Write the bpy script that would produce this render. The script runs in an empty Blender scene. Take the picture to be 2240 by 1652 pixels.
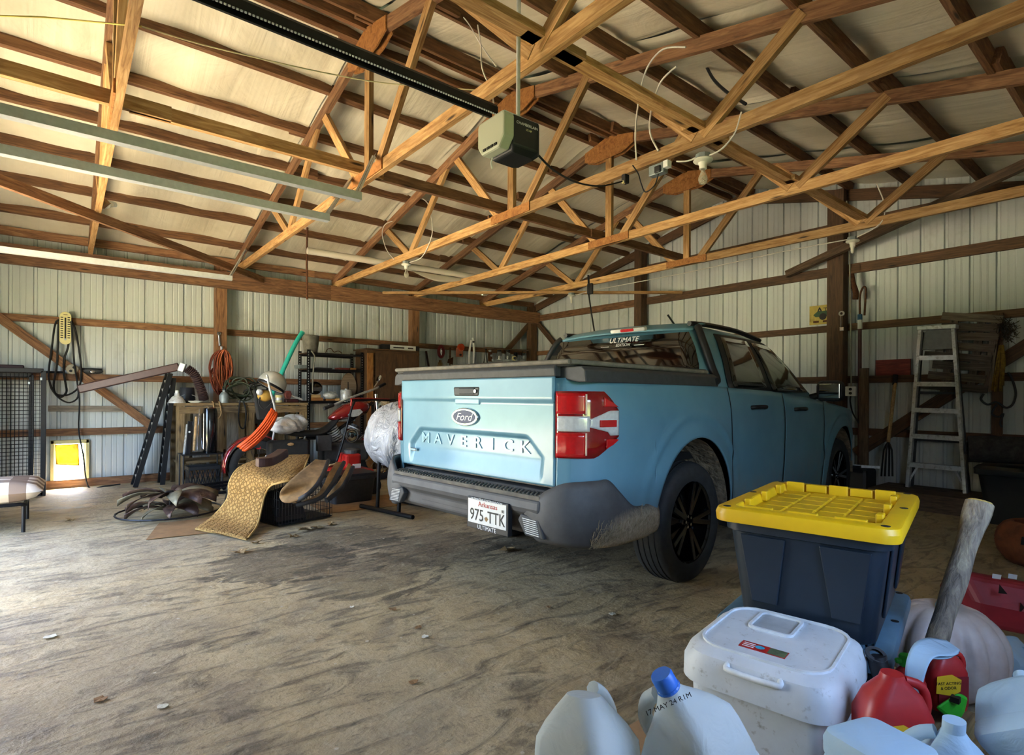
import bpy, bmesh, math, random
from mathutils import Vector, Matrix
random.seed(7)
D = bpy.data
SC = bpy.context.scene
COL = SC.collection

# ------------------------------------------------------------------ camera
FPX, CX, HY, TH, AZ, EYE = 1210.7, 1120.0, 866.0, 0.0055, math.radians(51.05), 1.19
FW = Vector((math.cos(AZ), math.sin(AZ), 0)); RT = Vector((math.sin(AZ), -math.cos(AZ), 0)); UP = Vector((0, 0, 1))
CR = RT*math.cos(TH)+UP*math.sin(TH); CU = UP*math.cos(TH)-RT*math.sin(TH)
EYEP = Vector((0, 0, EYE))
cd = D.cameras.new('camera'); cam = D.objects.new('camera', cd); COL.objects.link(cam)
cd.sensor_fit = 'HORIZONTAL'; cd.sensor_width = 36; cd.lens = 36*FPX/2240
cd.shift_y = (HY-826)/2240; cd.clip_start = 0.02; cd.clip_end = 300
m = Matrix.Identity(4)
for i in range(3):
    m[i][0] = CR[i]; m[i][1] = CU[i]; m[i][2] = -FW[i]; m[i][3] = EYEP[i]
cam.matrix_world = m
SC.camera = cam

# ------------------------------------------------------------------ building size
YA, XB, XG, YS = 9.0, 7.83, -1.45, -0.5      # far eave wall, far gable wall, door gable wall, near eave wall
YR, ZR, ZE = 4.25, 4.17, 3.06               # ridge line, ridge height, height of the top chord at the eave
SL = (ZR-ZE)/(YA-YR)
DOORS = ((0.62, 3.30), (3.92, 6.62)); DOORH = 2.38     # near door shut, far door open
WIN = (1.0, 1.95, 0.95, 1.95)      # open window in the near wall, beside the camera: x range and z range
def zroof(y): return ZR-SL*abs(y-YR)

# ------------------------------------------------------------------ sky, sun, daylight, exposure
w = D.worlds.new('sky'); SC.world = w; w.use_nodes = True
nt = w.node_tree; bg = nt.nodes['Background']
sky = nt.nodes.new('ShaderNodeTexSky'); sky.sky_type = 'NISHITA'; sky.sun_disc = False
sky.sun_elevation = math.radians(52); sky.sun_rotation = math.radians(22); sky.air_density = 1.0; sky.dust_density = 4.0; sky.ozone_density = 1.0
nt.links.new(sky.outputs[0], bg.inputs['Color']); bg.inputs['Strength'].default_value = 1.0
sl = D.lights.new('sun', 'SUN'); sl.energy = 30.0; sl.angle = math.radians(1.0); sl.color = (1.0, 0.95, 0.87)
so = D.objects.new('sun', sl); COL.objects.link(so)
so.rotation_euler = Vector((-0.04, -0.58, -0.80)).to_track_quat('-Z', 'Y').to_euler()
def portal(name, loc, rot, sx, sy):
    l = D.lights.new(name, 'AREA'); l.shape = 'RECTANGLE'; l.size = sx; l.size_y = sy
    l.cycles.is_portal = True
    o = D.objects.new(name, l); COL.objects.link(o); o.location = loc; o.rotation_euler = rot
portal('door_daylight', (XG-0.02, (DOORS[1][0]+DOORS[1][1])/2, DOORH/2), (0, -math.pi/2, 0), DOORH, DOORS[1][1]-DOORS[1][0])
portal('window_daylight', ((WIN[0]+WIN[1])/2, YS-.03, (WIN[2]+WIN[3])/2), (math.pi/2, 0, 0), WIN[1]-WIN[0], WIN[3]-WIN[2])
vs = SC.view_settings; vs.view_transform = 'Standard'; vs.look = 'None'; vs.gamma = 1.0; vs.use_curve_mapping = False
SC.display_settings.display_device = 'sRGB'
vs.exposure = 2.3

# ------------------------------------------------------------------ helpers
def ray(x, y): return FW+CR*((x-CX)/FPX)+CU*((HY-y)/FPX)
def AX(x, y, X): d = ray(x, y); return EYEP+d*(X/d.x)
def AY(x, y, Y): d = ray(x, y); return EYEP+d*(Y/d.y)
def AZ_(x, y, z): d = ray(x, y); return EYEP+d*((z-EYE)/d.z)
def AD(x, y, dist): return EYEP+ray(x, y)*dist
V = lambda *a: Vector(a)
W = {}
def W_of(o): return W.get(o.name, Matrix.Identity(4)) if o else Matrix.Identity(4)
def link(o, parent=None, mw=None):
    COL.objects.link(o)
    if mw is None: mw = W_of(parent)
    if parent: o.parent = parent
    o.matrix_basis = W_of(parent).inverted() @ mw if parent else mw
    W[o.name] = mw.copy()
    return o
def tag(o, label, cat, group=None):
    o['label'] = label; o['category'] = cat
    if group: o['group'] = group
    return o
def thing(name, label, cat, loc=(0, 0, 0), rz=0.0, group=None, M=None):
    o = D.objects.new(name, None); o.empty_display_size = 0.1
    link(o, None, M if M is not None else Matrix.Translation(loc) @ Matrix.Rotation(rz, 4, 'Z'))
    return tag(o, label, cat, group)
def struct(name, loc=(0, 0, 0)):
    o = D.objects.new(name, None); link(o, None, Matrix.Translation(loc)); o['kind'] = 'structure'; return o

class MB:
    def __init__(s): s.v = []; s.f = []
    def add(s, v, f):
        n = len(s.v); s.v += [Vector(p) for p in v]; s.f += [tuple(i+n for i in q) for q in f]; return s
    def box(s, lo, hi):
        x0, y0, z0 = lo; x1, y1, z1 = hi
        return s.add([(x0, y0, z0), (x1, y0, z0), (x1, y1, z0), (x0, y1, z0), (x0, y0, z1), (x1, y0, z1), (x1, y1, z1), (x0, y1, z1)],
                     [(0, 3, 2, 1), (4, 5, 6, 7), (0, 1, 5, 4), (1, 2, 6, 5), (2, 3, 7, 6), (3, 0, 4, 7)])
    def cbox(s, c, sz, R=None):
        b = MB().box([-q/2 for q in sz], [q/2 for q in sz])
        M = Matrix.Translation(c) @ (R.to_4x4() if R else Matrix.Identity(4))
        return s.add([M @ p for p in b.v], b.f)
    def bar(s, p, q, wd, ht, up=(0, 0, 1)):
        p = Vector(p); q = Vector(q); x = (q-p).normalized(); u = Vector(up)
        if abs(x.dot(u)) > .98: u = Vector((1, 0, 0)) if abs(x.x) < .9 else Vector((0, 1, 0))
        y = u.cross(x).normalized(); z = x.cross(y)
        vs_ = []
        for c in (p, q):
            for a, b in ((-1, -1), (1, -1), (1, 1), (-1, 1)): vs_.append(c+y*(a*wd/2)+z*(b*ht/2))
        return s.add(vs_, [(0, 3, 2, 1), (4, 5, 6, 7), (0, 1, 5, 4), (1, 2, 6, 5), (2, 3, 7, 6), (3, 0, 4, 7)])
    def loft(s, rings, closed=True, cap=True, loop=False):
        n = len(rings[0]); base = len(s.v)
        for r in rings: s.v += [Vector(p) for p in r]
        R = len(rings)
        for i in range(R if loop else R-1):
            for j in range(n if closed else n-1):
                a = base+i*n+j; b = base+i*n+(j+1) % n; i2 = (i+1) % R
                c = base+i2*n+(j+1) % n; d = base+i2*n+j
                s.f.append((a, b, c, d))
        if cap and closed and not loop:
            s.f.append(tuple(base+j for j in range(n))[::-1]); s.f.append(tuple(base+(R-1)*n+j for j in range(n)))
        return s
    def tube(s, pts, r, n=8, closed=False, cap=True, sub=0):
        pts = [Vector(p) for p in pts]
        if sub: pts = catmull(pts, sub, closed)
        N = len(pts); rings = []; up = None
        for i in range(N):
            a = pts[(i-1) % N] if (closed or i > 0) else pts[i]; b = pts[(i+1) % N] if (closed or i < N-1) else pts[i]
            t = b-a
            if t.length < 1e-9: t = Vector((0, 0, 1))
            t.normalize()
            if up is None:
                up = Vector((0, 0, 1)) if abs(t.z) < .9 else Vector((1, 0, 0))
            sd = t.cross(up)
            if sd.length < 1e-6: sd = t.orthogonal()
            sd.normalize(); up = sd.cross(t).normalized()
            rr = r[min(i*len(r)//N, len(r)-1)] if isinstance(r, (list, tuple)) else r
            rings.append([pts[i]+sd*(rr*math.cos(2*math.pi*k/n))+up*(rr*math.sin(2*math.pi*k/n)) for k in range(n)])
        return s.loft(rings, True, cap, closed)
    def lathe(s, prof, n=24, c=(0, 0, 0), ax='z', cap=True):
        rings = []
        for r, h in prof:
            R = []
            for k in range(n):
                a = 2*math.pi*k/n; p, q = r*math.cos(a), r*math.sin(a)
                R.append(Vector(c)+(Vector((p, q, h)) if ax == 'z' else Vector((h, p, q)) if ax == 'x' else Vector((q, h, p))))
            rings.append(R)
        return s.loft(rings, True, cap)
    def ell(s, c, r, nu=16, nv=10, R=None):
        r = (r, r, r) if isinstance(r, (int, float)) else r
        rings = []
        for i in range(nv+1):
            t = math.pi*(i/nv)*.998+.001*math.pi
            ring = []
            for k in range(nu):
                a = 2*math.pi*k/nu
                p = Vector((r[0]*math.sin(t)*math.cos(a), r[1]*math.sin(t)*math.sin(a), -r[2]*math.cos(t)))
                ring.append(Vector(c)+(R @ p if R else p))
            rings.append(ring)
        return s.loft(rings)
    def prism(s, poly, a, b, ax='y'):
        f = {'x': lambda u, v, t: (t, u, v), 'y': lambda u, v, t: (u, t, v), 'z': lambda u, v, t: (u, v, t)}[ax]
        return s.loft([[f(u, v, a) for u, v in poly], [f(u, v, b) for u, v in poly]])
    def grid(s, nu, nv, fn, closed_u=False):
        base = len(s.v)
        for j in range(nv+1):
            for i in range(nu+1): s.v.append(Vector(fn(i/nu, j/nv)))
        for j in range(nv):
            for i in range(nu):
                a = base+j*(nu+1)+i; s.f.append((a, a+1, a+nu+2, a+nu+1))
        return s
    def xf(s, M): s.v = [M @ p for p in s.v]; return s
    def mesh(s, name, smooth=None, recalc=True):
        me = D.meshes.new(name); me.from_pydata([tuple(p) for p in s.v], [], s.f); me.update()
        if recalc:
            bm = bmesh.new(); bm.from_mesh(me); bmesh.ops.recalc_face_normals(bm, faces=bm.faces); bm.to_mesh(me); bm.free()
        if smooth is not None:
            me.shade_smooth() if smooth >= 180 else me.set_sharp_from_angle(angle=math.radians(smooth))
            me.polygons.foreach_set('use_smooth', [True]*len(me.polygons))
        return me
    def build(s, name, mat, parent=None, smooth=None, world=False, bevel=0, thick=0, sub=0, label=None, recalc=True, seg=2):
        mw = W_of(parent)
        if world:
            inv = mw.inverted(); s.v = [inv @ p for p in s.v]
        me = s.mesh(name, smooth, recalc)
        o = D.objects.new(name, me); me.materials.append(mat)
        link(o, parent)
        if thick: t = o.modifiers.new('solid', 'SOLIDIFY'); t.thickness = abs(thick); t.offset = 0 if thick > 0 else -1
        if sub: t = o.modifiers.new('sub', 'SUBSURF'); t.levels = sub; t.render_levels = sub
        if bevel: t = o.modifiers.new('bev', 'BEVEL'); t.width = bevel; t.segments = seg; t.limit_method = 'ANGLE'; t.angle_limit = math.radians(40)
        if label: o['label'] = label
        return o
def one(mb, name, mat, label, cat, group=None, base=None, **k):
    """a thing that is one mesh, vertices given in world space; origin at its base"""
    if base is None:
        xs = [p.x for p in mb.v]; ys = [p.y for p in mb.v]; zs = [p.z for p in mb.v]
        base = Vector(((min(xs)+max(xs))/2, (min(ys)+max(ys))/2, min(zs)))
    mb.v = [p-Vector(base) for p in mb.v]
    o = mb.build(name, mat, None, **k); o.matrix_basis = Matrix.Translation(base); W[o.name] = o.matrix_basis.copy()
    return tag(o, label, cat, group)
def catmull(p, k, closed=False):
    out = []; N = len(p)
    for i in range(N if closed else N-1):
        g = (lambda j: p[j % N]) if closed else (lambda j: p[max(0, min(N-1, j))])
        a, b, c, d = g(i-1), g(i), g(i+1), g(i+2)
        for t in range(k):
            u = t/k
            out.append(.5*((2*b)+(c-a)*u+(2*a-5*b+4*c-d)*u*u+(3*b-a-3*c+d)*u**3))
    if not closed: out.append(p[-1].copy())
    return out
def rrect(w_, h_, r, n=4, z=0, cx=0, cy=0):
    out = []
    for sx, sy, a0 in ((1, 1, 0), (-1, 1, 90), (-1, -1, 180), (1, -1, 270)):
        for k in range(n+1):
            a = math.radians(a0+90*k/n)
            out.append((cx+sx*(w_/2-r)+r*math.cos(a), cy+sy*(h_/2-r)+r*math.sin(a), z))
    return out
def dup(root, mw, label=None, group=None):
    """copy of a thing with its parts and sub-parts"""
    def cp(o, par, mwo):
        c = o.copy(); COL.objects.link(c); c.parent = par
        W[c.name] = mwo
        for ch in [q for q in D.objects if q.parent == o and q.name in W]:
            cp(ch, c, mwo @ ch.matrix_basis)
        return c
    c = cp(root, None, mw); c.matrix_basis = mw
    if label: c['label'] = label
    if group: c['group'] = group
    return c
def text(s, size, mat, parent, M, name='lettering', depth=.001, sx=1.0, shear=0, align='CENTER', world=True, bold=0):
    cu = D.curves.new('txt', 'FONT'); cu.body = s; cu.size = size; cu.extrude = depth; cu.align_x = align; cu.align_y = 'CENTER'; cu.shear = shear; cu.offset = bold
    cu.resolution_u = 3
    t = D.objects.new('txt', cu); COL.objects.link(t)
    dg = bpy.context.evaluated_depsgraph_get()
    me = D.meshes.new_from_object(t.evaluated_get(dg)); D.objects.remove(t)
    for v_ in me.vertices: v_.co.x *= sx
    me.name = name; me.materials.clear(); me.materials.append(mat)
    o = D.objects.new(name, me)
    link(o, parent, M if world else W_of(parent) @ M)
    return o
def frame(loc, x, y):
    """matrix with given x axis and approx y axis (text lies in xy, reads along x, top along y)"""
    x = Vector(x).normalized(); z = x.cross(Vector(y)).normalized(); y = z.cross(x)
    M = Matrix.Identity(4)
    for i in range(3): M[i][0] = x[i]; M[i][1] = y[i]; M[i][2] = z[i]; M[i][3] = loc[i]
    return M

# ------------------------------------------------------------------ materials
def lin(c):
    if isinstance(c, str): c = tuple(int(c[i:i+2], 16) for i in (0, 2, 4))
    return tuple(((v/255)/12.92 if v/255 <= .04045 else ((v/255+.055)/1.055)**2.4) for v in c[:3])+(1,)
class NT:
    def __init__(s, name):
        s.m = D.materials.new(name); s.m.use_nodes = True; s.t = s.m.node_tree; s.p = s.t.nodes['Principled BSDF']
    def n(s, ty, ins=None, **kw):
        q = s.t.nodes.new('ShaderNode'+ty)
        for k, v_ in kw.items(): setattr(q, k, v_)
        for k, v_ in (ins or {}).items():
            if isinstance(v_, bpy.types.NodeSocket): s.t.links.new(v_, q.inputs[k])
            else: q.inputs[k].default_value = v_
        return q
    def set(s, k, v_):
        if isinstance(v_, bpy.types.NodeSocket): s.t.links.new(v_, s.p.inputs[k])
        else: s.p.inputs[k].default_value = v_
    def coord(s, scale=(1, 1, 1), kind='Object', rnd=False):
        tc = s.n('TexCoord').outputs[kind]
        if rnd:
            oi = s.n('ObjectInfo').outputs['Random']
            mu = s.n('Math', {0: oi, 1: 37.0}, operation='MULTIPLY').outputs[0]
            cx_ = s.n('CombineXYZ', {0: mu, 1: mu, 2: mu}).outputs[0]
            tc = s.n('VectorMath', {0: tc, 1: cx_}, operation='ADD').outputs[0]
        return s.n('Mapping', {'Vector': tc, 'Scale': scale}).outputs[0]
    def noise(s, vec, scale=5, detail=4, rough=.55, dist=0):
        return s.n('TexNoise', {'Vector': vec, 'Scale': scale, 'Detail': detail, 'Roughness': rough, 'Distortion': dist}).outputs['Fac']
    def ramp(s, fac, stops, interp='LINEAR'):
        r = s.n('ValToRGB', {0: fac}); e = r.color_ramp.elements; r.color_ramp.interpolation = interp
        while len(e) < len(stops): e.new(.5)
        for q, (p, c) in zip(e, stops):
            q.position = p; q.color = c if not isinstance(c, (int, float)) else (c, c, c, 1)
        return r.outputs[0]
    def mix(s, f, a, b, mode='MIX'):
        q = s.n('Mix', data_type='RGBA', blend_type=mode)
        for k, v_ in ((0, f), (6, a), (7, b)):
            if isinstance(v_, bpy.types.NodeSocket): s.t.links.new(v_, q.inputs[k])
            else: q.inputs[k].default_value = v_
        return q.outputs[2]
    def bump(s, h, st=.3, dist=.01):
        s.set('Normal', s.n('Bump', {'Height': h, 'Strength': st, 'Distance': dist}).outputs[0])
def mat(name, c, rough=.5, metal=0, var=.12, ns=18, bump=0, bs=60, coat=0, trans=0, ior=1.45, dirt=None, alpha=1, sheen=0, emit=0, bd=.004):
    q = NT(name); c = lin(c)
    if var or dirt or bump:
        vec = q.coord()
    if var:
        f = q.noise(vec, ns, 5, .6)
        lo = tuple(x*(1-var*1.6) for x in c[:3])+(1,); hi = tuple(min(1, x*(1+var)) for x in c[:3])+(1,)
        col = q.ramp(f, [(.3, lo), (.7, hi)])
    else: col = c
    if dirt:
        dc, amt, sc = dirt
        f2 = q.ramp(q.noise(vec, sc, 6, .65), [(.62-amt*.3, 0), (.75, 1)])
        col = q.mix(f2, col, lin(dc))
    q.set('Base Color', col); q.set('Roughness', rough); q.set('Metallic', metal)
    if coat: q.set('Coat Weight', coat); q.set('Coat Roughness', .06)
    if trans: q.set('Transmission Weight', trans); q.set('IOR', ior)
    if alpha < 1: q.set('Alpha', alpha)
    if bump: q.bump(q.noise(vec, bs, 4), bump, bd)
    if emit: q.set('Emission Color', c); q.set('Emission Strength', emit)
    return q.m
def wood(name, dark, mid, light, rough=.7, gs=(1.3, 16, 16), knots=True, vary=.35, tint=None):
    q = NT(name); vec = q.coord(gs, 'Object', True)
    g = q.noise(vec, 2.2, 5, .62, 1.2)
    col = q.ramp(g, [(.28, lin(dark)), (.45, lin(mid)), (.72, lin(light))])
    v2 = q.coord((1.2, 5, 5), 'Object', True)
    wv = q.n('TexWave', {'Vector': v2, 'Scale': 3.5, 'Distortion': 7.0, 'Detail': 2.0, 'Detail Scale': 1.0}, wave_type='BANDS', bands_direction='Y').outputs['Fac']
    col = q.mix(q.ramp(wv, [(.0, .35), (.35, 0)]), col, lin(dark))
    if knots:
        v3 = q.coord((1.6, 9, 9), 'Object', True)
        vo = q.n('TexVoronoi', {'Vector': v3, 'Scale': 1.0}).outputs['Distance']
        col = q.mix(q.ramp(vo, [(.05, 1), (.13, .0)]), col, lin(tuple(int(int(dark[i:i+2], 16)*.5) for i in (0, 2, 4))))
    oi = q.n('ObjectInfo').outputs['Random']
    val = q.n('MapRange', {0: oi, 3: 1-vary, 4: 1+vary*.5}).outputs[0]
    hs = q.n('HueSaturation', {'Color': col, 'Value': val}).outputs[0]
    q.set('Base Color', hs); q.set('Roughness', rough); q.bump(g, .25, .004)
    return q.m
M_ = {}
M_['pine'] = wood('pine_lumber', '80552c', 'b08650', 'd6b07c')
M_['aged'] = wood('aged_lumber', '4d3320', '7d573a', 'a07a55')
M_['purlin'] = wood('purlin_lumber', '4a3120', '755033', '97704c')
M_['girt'] = wood('girt_lumber', '4d3220', '7d573a', 'a57b55')
M_['post'] = wood('post_timber', '38271a', '5a402a', '755438', vary=.2)
M_['grey_wood'] = wood('weathered_board', '4a443c', '7a7064', '9a9082', vary=.3)
M_['ply'] = wood('plywood', '70451c', '9a6530', 'b88046', gs=(2, 9, 9), knots=False, vary=.15)
M_['cab'] = wood('brown_panel', '33241a', '533923', '684a30', gs=(1.2, 14, 14), knots=False, vary=.1)
M_['bench'] = wood('bench_wood', '4b3a28', '76603f', '95805c', vary=.3)
M_['handle'] = wood('tool_handle', '8a6a44', 'b3905f', 'd0b080', knots=False, vary=.1)
M_['pole'] = wood('rough_pole', '33261a', '574330', '75604a', vary=.1)
M_['pallet'] = wood('pallet_wood', '3c332b', '62564a', '807365', vary=.4)
M_['redboard'] = wood('red_painted_board', '4a1d17', '7e3128', '96483a', knots=False, vary=.05)
M_['black'] = mat('black_metal', '16161a', .45, .3, .2)
M_['blackp'] = mat('black_plastic', '1a1b1e', .5, 0, .2, 12)
M_['rubber'] = mat('black_rubber', '1d1e20', .75, 0, .2, 30, .15)
M_['darkgrey'] = mat('dark_grey_plastic', '3a3b3d', .6, 0, .15, 30, .1, 200)
M_['steel'] = mat('galvanised_steel', 'cfd5d9', .35, .45, .08, 30)
M_['alu'] = mat('aluminium', 'd3d6d8', .4, .35, .1, 25, dirt=('7a756c', .35, 22))
M_['chrome'] = mat('chrome', 'e4e6e8', .1, 1, 0)
M_['white'] = mat('white_plastic', 'e2e4e2', .45, 0, .05)
M_['cream'] = mat('cream_enamel', 'e6dca0', .4, 0, .04)
M_['ink'] = mat('black_ink', '14110f', .6, 0, 0)
M_['whiteink'] = mat('white_ink', 'eeeeee', .6, 0, 0)
M_['red'] = mat('red_paint', 'b3201c', .35, .0, .1, coat=.4)
M_['orange'] = mat('orange_cord', 'ee5a1c', .5, 0, .08)
M_['brick'] = mat('faded_orange_cord', '8a3f28', .6, 0, .2, 50)
M_['green'] = mat('dull_green_cord', '38402f', .6, 0, .25, 40)
M_['teal'] = mat('teal_foam', '2ab5a8', .6, 0, .05)
M_['brown'] = mat('brown_aluminium', '4a3230', .4, .2, .1)
M_['wire'] = mat('white_cable', 'd8d5cc', .5, 0, .05)
M_['cardboard'] = mat('cardboard', '96724a', .85, 0, .15, 9, .1)
M_['rope'] = mat('tan_rope', 'a8875c', .9, 0, .2, 60, .3)
M_['glass'] = mat('clear_glass', 'f2f6f4', .04, 0, 0, trans=1.0, ior=1.45)
M_['bulb'] = mat('lamp_glass', 'f0ead8', .15, 0, 0, trans=.75, ior=1.3)
M_['porcelain'] = mat('porcelain', 'dedccf', .3, 0, .04)
M_['rust'] = mat('rusty_steel', '5f3a24', .75, .3, .3, 30, .2)
M_['bluegrey'] = mat('electrical_box', '8c979a', .5, .4, .1)
# ------------------------------------------------------------------ structure materials
def concrete():
    q = NT('worn_concrete'); vec = q.coord()
    big = q.noise(vec, .55, 5, .6, .4); mid = q.noise(vec, 3.2, 6, .62, .6); fine = q.noise(vec, 26, 5, .65)
    col = q.ramp(mid, [(.25, lin('94836a')), (.48, lin('bba780')), (.75, lin('cfbd98'))])
    col = q.mix(q.ramp(big, [(.42, .0), (.62, .55)]), col, lin('8c857a'))
    mp = q.n('Mapping', {'Vector': q.n('TexCoord').outputs['Object'], 'Rotation': (0, 0, .5), 'Scale': (1.0, 3.4, 1)}).outputs[0]
    smear = q.noise(mp, 2.4, 7, .62, 1.6)
    col = q.mix(q.ramp(smear, [(.50, 0), (.60, .5), (.72, .9)]), col, lin('4d453b'))
    # oil stains with their own shapes
    for (x, y, r, s) in ((1.75, 4.45, .42, .55), (1.25, 4.1, .36, .55), (2.25, 3.75, .42, .45), (1.55, 3.5, .36, .4), (3.2, 3.3, .55, .5)):
        d = q.n('VectorMath', {0: q.n('Mapping', {'Vector': q.n('TexCoord').outputs['Object'], 'Location': (-x, -y, 0)}).outputs[0]}, operation='LENGTH').outputs['Value']
        dd = q.n('Math', {0: d, 1: q.n('Math', {0: smear, 1: -.9}, operation='MULTIPLY').outputs[0]}, operation='ADD').outputs[0]
        col = q.mix(q.ramp(dd, [(max(0, r-.55), s), (max(.01, r-.32), 0)]), col, lin('3a332c'))
    vo = q.n('TexVoronoi', {'Vector': vec, 'Scale': 7.0, 'Randomness': 1.0}).outputs['Distance']
    fl = q.n('Math', {0: vo, 1: q.noise(vec, 9, 3, .6)}, operation='MULTIPLY').outputs[0]
    col = q.mix(q.ramp(fl, [(.018, .9), (.028, 0)]), col, lin('cfc6b2'))
    col = q.mix(q.ramp(q.noise(vec, 11, 7, .72, .8), [(.55, 0), (.68, .65)]), col, lin('bfb296'))
    col = q.mix(q.ramp(q.noise(q.n('Mapping', {'Vector': q.n('TexCoord').outputs['Object'], 'Rotation': (0, 0, .5), 'Scale': (1.0, 2.2, 1)}).outputs[0], 15, 7, .75, 1.0), [(.56, 0), (.68, .7)]), col, lin('5b5144'))
    q.set('Base Color', col); q.set('Roughness', q.ramp(smear, [(.3, .82), (.7, .55)]))
    h = q.n('Math', {0: q.n('Math', {0: smear, 1: 1.6}, operation='MULTIPLY').outputs[0], 1: q.n('Math', {0: mid, 1: fine}, operation='ADD').outputs[0]}, operation='ADD').outputs[0]
    q.bump(h, .45, .02)
    return q.m
def siding():
    q = NT('metal_siding'); vec = q.coord((2.5, 2.5, .3))
    st = q.noise(vec, 2, 4, .5)
    col = q.ramp(st, [(.3, lin('bfc5c6')), (.6, lin('cad0d0')), (.8, lin('d3d7d3'))])
    v2 = q.coord()
    col = q.mix(q.ramp(q.noise(v2, 1.1, 5, .7), [(.6, 0), (.78, .5)]), col, lin('7d7d70'))
    q.set('Base Color', col); q.set('Roughness', .5); q.set('Metallic', .15)
    return q.m
def insulation():
    q = NT('vinyl_insulation_facing'); v1 = q.coord((9, .55, .55), 'Object', True); v2 = q.coord((1, 1, 1), 'Object', True)
    a = q.noise(v1, .8, 3, .45, .8); b = q.noise(v2, 2.0, 4, .5, 1.5)
    col = q.ramp(q.noise(v2, 1.3, 5, .6), [(.3, lin('d2c9b0')), (.6, lin('e6dfcb')), (.8, lin('eee8d8'))])
    q.set('Base Color', col); q.set('Roughness', .42)
    h = q.n('Math', {0: a, 1: b}, operation='ADD').outputs[0]
    q.bump(h, .4, .045)
    return q.m
M_['concrete'] = concrete(); M_['siding'] = siding(); M_['insul'] = insulation()
M_['gravel'] = mat('gravel_drive', 'c4b594', .9, 0, .25, 3, .4, 40)
M_['grass'] = mat('lawn', '6f7f45', .9, 0, .3, 4)
M_['roofmetal'] = mat('roof_sheet', '9aa0a0', .4, .6, .1)

# ------------------------------------------------------------------ ground and floor
g = MB().box((-60, -60, -.3), (60, 60, -.06)).build('ground', M_['grass']); g['kind'] = 'structure'
g = MB().box((-16, -5, -.06), (XG-.12, 13, -.02)).build('drive', M_['gravel']); g['kind'] = 'structure'
g = MB().box((-2.2, YA+.25, -.06), (3.2, YA+3.5, -.02)).build('path', M_['gravel']); g['kind'] = 'structure'
fl = MB().box((XG-.15, YS-.1, -.12), (XB+.06, YA+.06, 0)).build('floor', M_['concrete']); fl['kind'] = 'structure'

# ------------------------------------------------------------------ board helper (local x runs along the grain)
BM = {}
def board(name, p, q, wd, ht, m, parent, up=(0, 0, 1), label=None, bev=0):
    p = Vector(p); q = Vector(q); L = (q-p).length
    x = (q-p).normalized(); u = Vector(up)
    if abs(x.dot(u)) > .98: u = Vector((1, 0, 0)) if abs(x.x) < .9 else Vector((0, 1, 0))
    y = u.cross(x).normalized(); z = x.cross(y)
    M = Matrix.Identity(4)
    for i in range(3): M[i][0] = x[i]; M[i][1] = y[i]; M[i][2] = z[i]; M[i][3] = p[i]
    key = (round(L, 3), wd, ht, m.name)
    if key not in BM:
        me = MB().box((0, -wd/2, -ht/2), (L, wd/2, ht/2)).mesh(name); me.materials.append(m); BM[key] = me
    o = D.objects.new(name, BM[key]); link(o, parent, M)
    if label: o['label'] = label
    return o

# ------------------------------------------------------------------ ribbed metal sheets
def prof(n_rib=4, pitch=.2286):
    pts = []
    for k in range(n_rib):
        u = k*pitch
        pts += [(u, 0), (u+.010, .026), (u+.034, .026), (u+.044, 0), (u+.100, 0), (u+.105, .003), (u+.112, .003), (u+.117, 0), (u+.16, 0), (u+.165, .003), (u+.172, .003), (u+.177, 0)]
    pts.append((n_rib*pitch, 0))
    return pts
def sheet(parent, org, along, out, length, ztop, zbot=0.0, hole=None):
    """one sheet: profile runs along 'along', ribs point 'out'; ztop is a function of the world point"""
    org = Vector(org); along = Vector(along); out = Vector(out); mb = MB(); pr = [p for p in prof() if p[0] <= length+1e-6]
    if pr[-1][0] < length: pr.append((length, 0))
    pp = [org+along*u+out*d for u, d in pr]
    for a, b in zip(pp, pp[1:]):
        ua = (a-org).dot(along); ub = (b-org).dot(along); um = (ua+ub)/2
        spans = [(zbot, None)]
        if hole and hole[0] < um < hole[1]: spans = [(zbot, hole[2]), (hole[3], None)]
        for z0, z1 in spans:
            za = ztop(a) if z1 is None else z1; zb = ztop(b) if z1 is None else z1
            n = len(mb.v); mb.v += [V(a.x, a.y, z0), V(b.x, b.y, z0), V(b.x, b.y, zb), V(a.x, a.y, za)]; mb.f.append((n, n+1, n+2, n+3))
    return mb.build('metal_sheet', M_['siding'], parent, world=True, recalc=False)
wa = struct('wall_back'); wb = struct('wall_right'); wg = struct('wall_door'); ws = struct('wall_near')
HOLE = (-.10, .215, .09, .555)      # pet door opening in wall_back: x range, z range
x = XG
while x < XB-.05:
    L = min(.9144, XB-x)
    h = (HOLE[0]-x, HOLE[1]-x, HOLE[2], HOLE[3]) if HOLE[1] > x and HOLE[0] < x+L else None
    sheet(wa, (x, YA, 0), (1, 0, 0), (0, 1, 0), L, lambda p: ZE+.14, .0, h); x += .9144
y = YS
while y < YA-.05:
    L = min(.9144, YA-y)
    sheet(wb, (XB, y, 0), (0, 1, 0), (1, 0, 0), L, lambda p: zroof(p.y)+.18); y += .9144
x = XG
while x < XB-.05:
    L = min(.9144, XB-x); sheet(ws, (x, YS, 0), (1, 0, 0), (0, -1, 0), L, lambda p: ZE+.14, 0, (WIN[0]-x, WIN[1]-x, WIN[2], WIN[3])); x += .9144
y = YS
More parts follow.
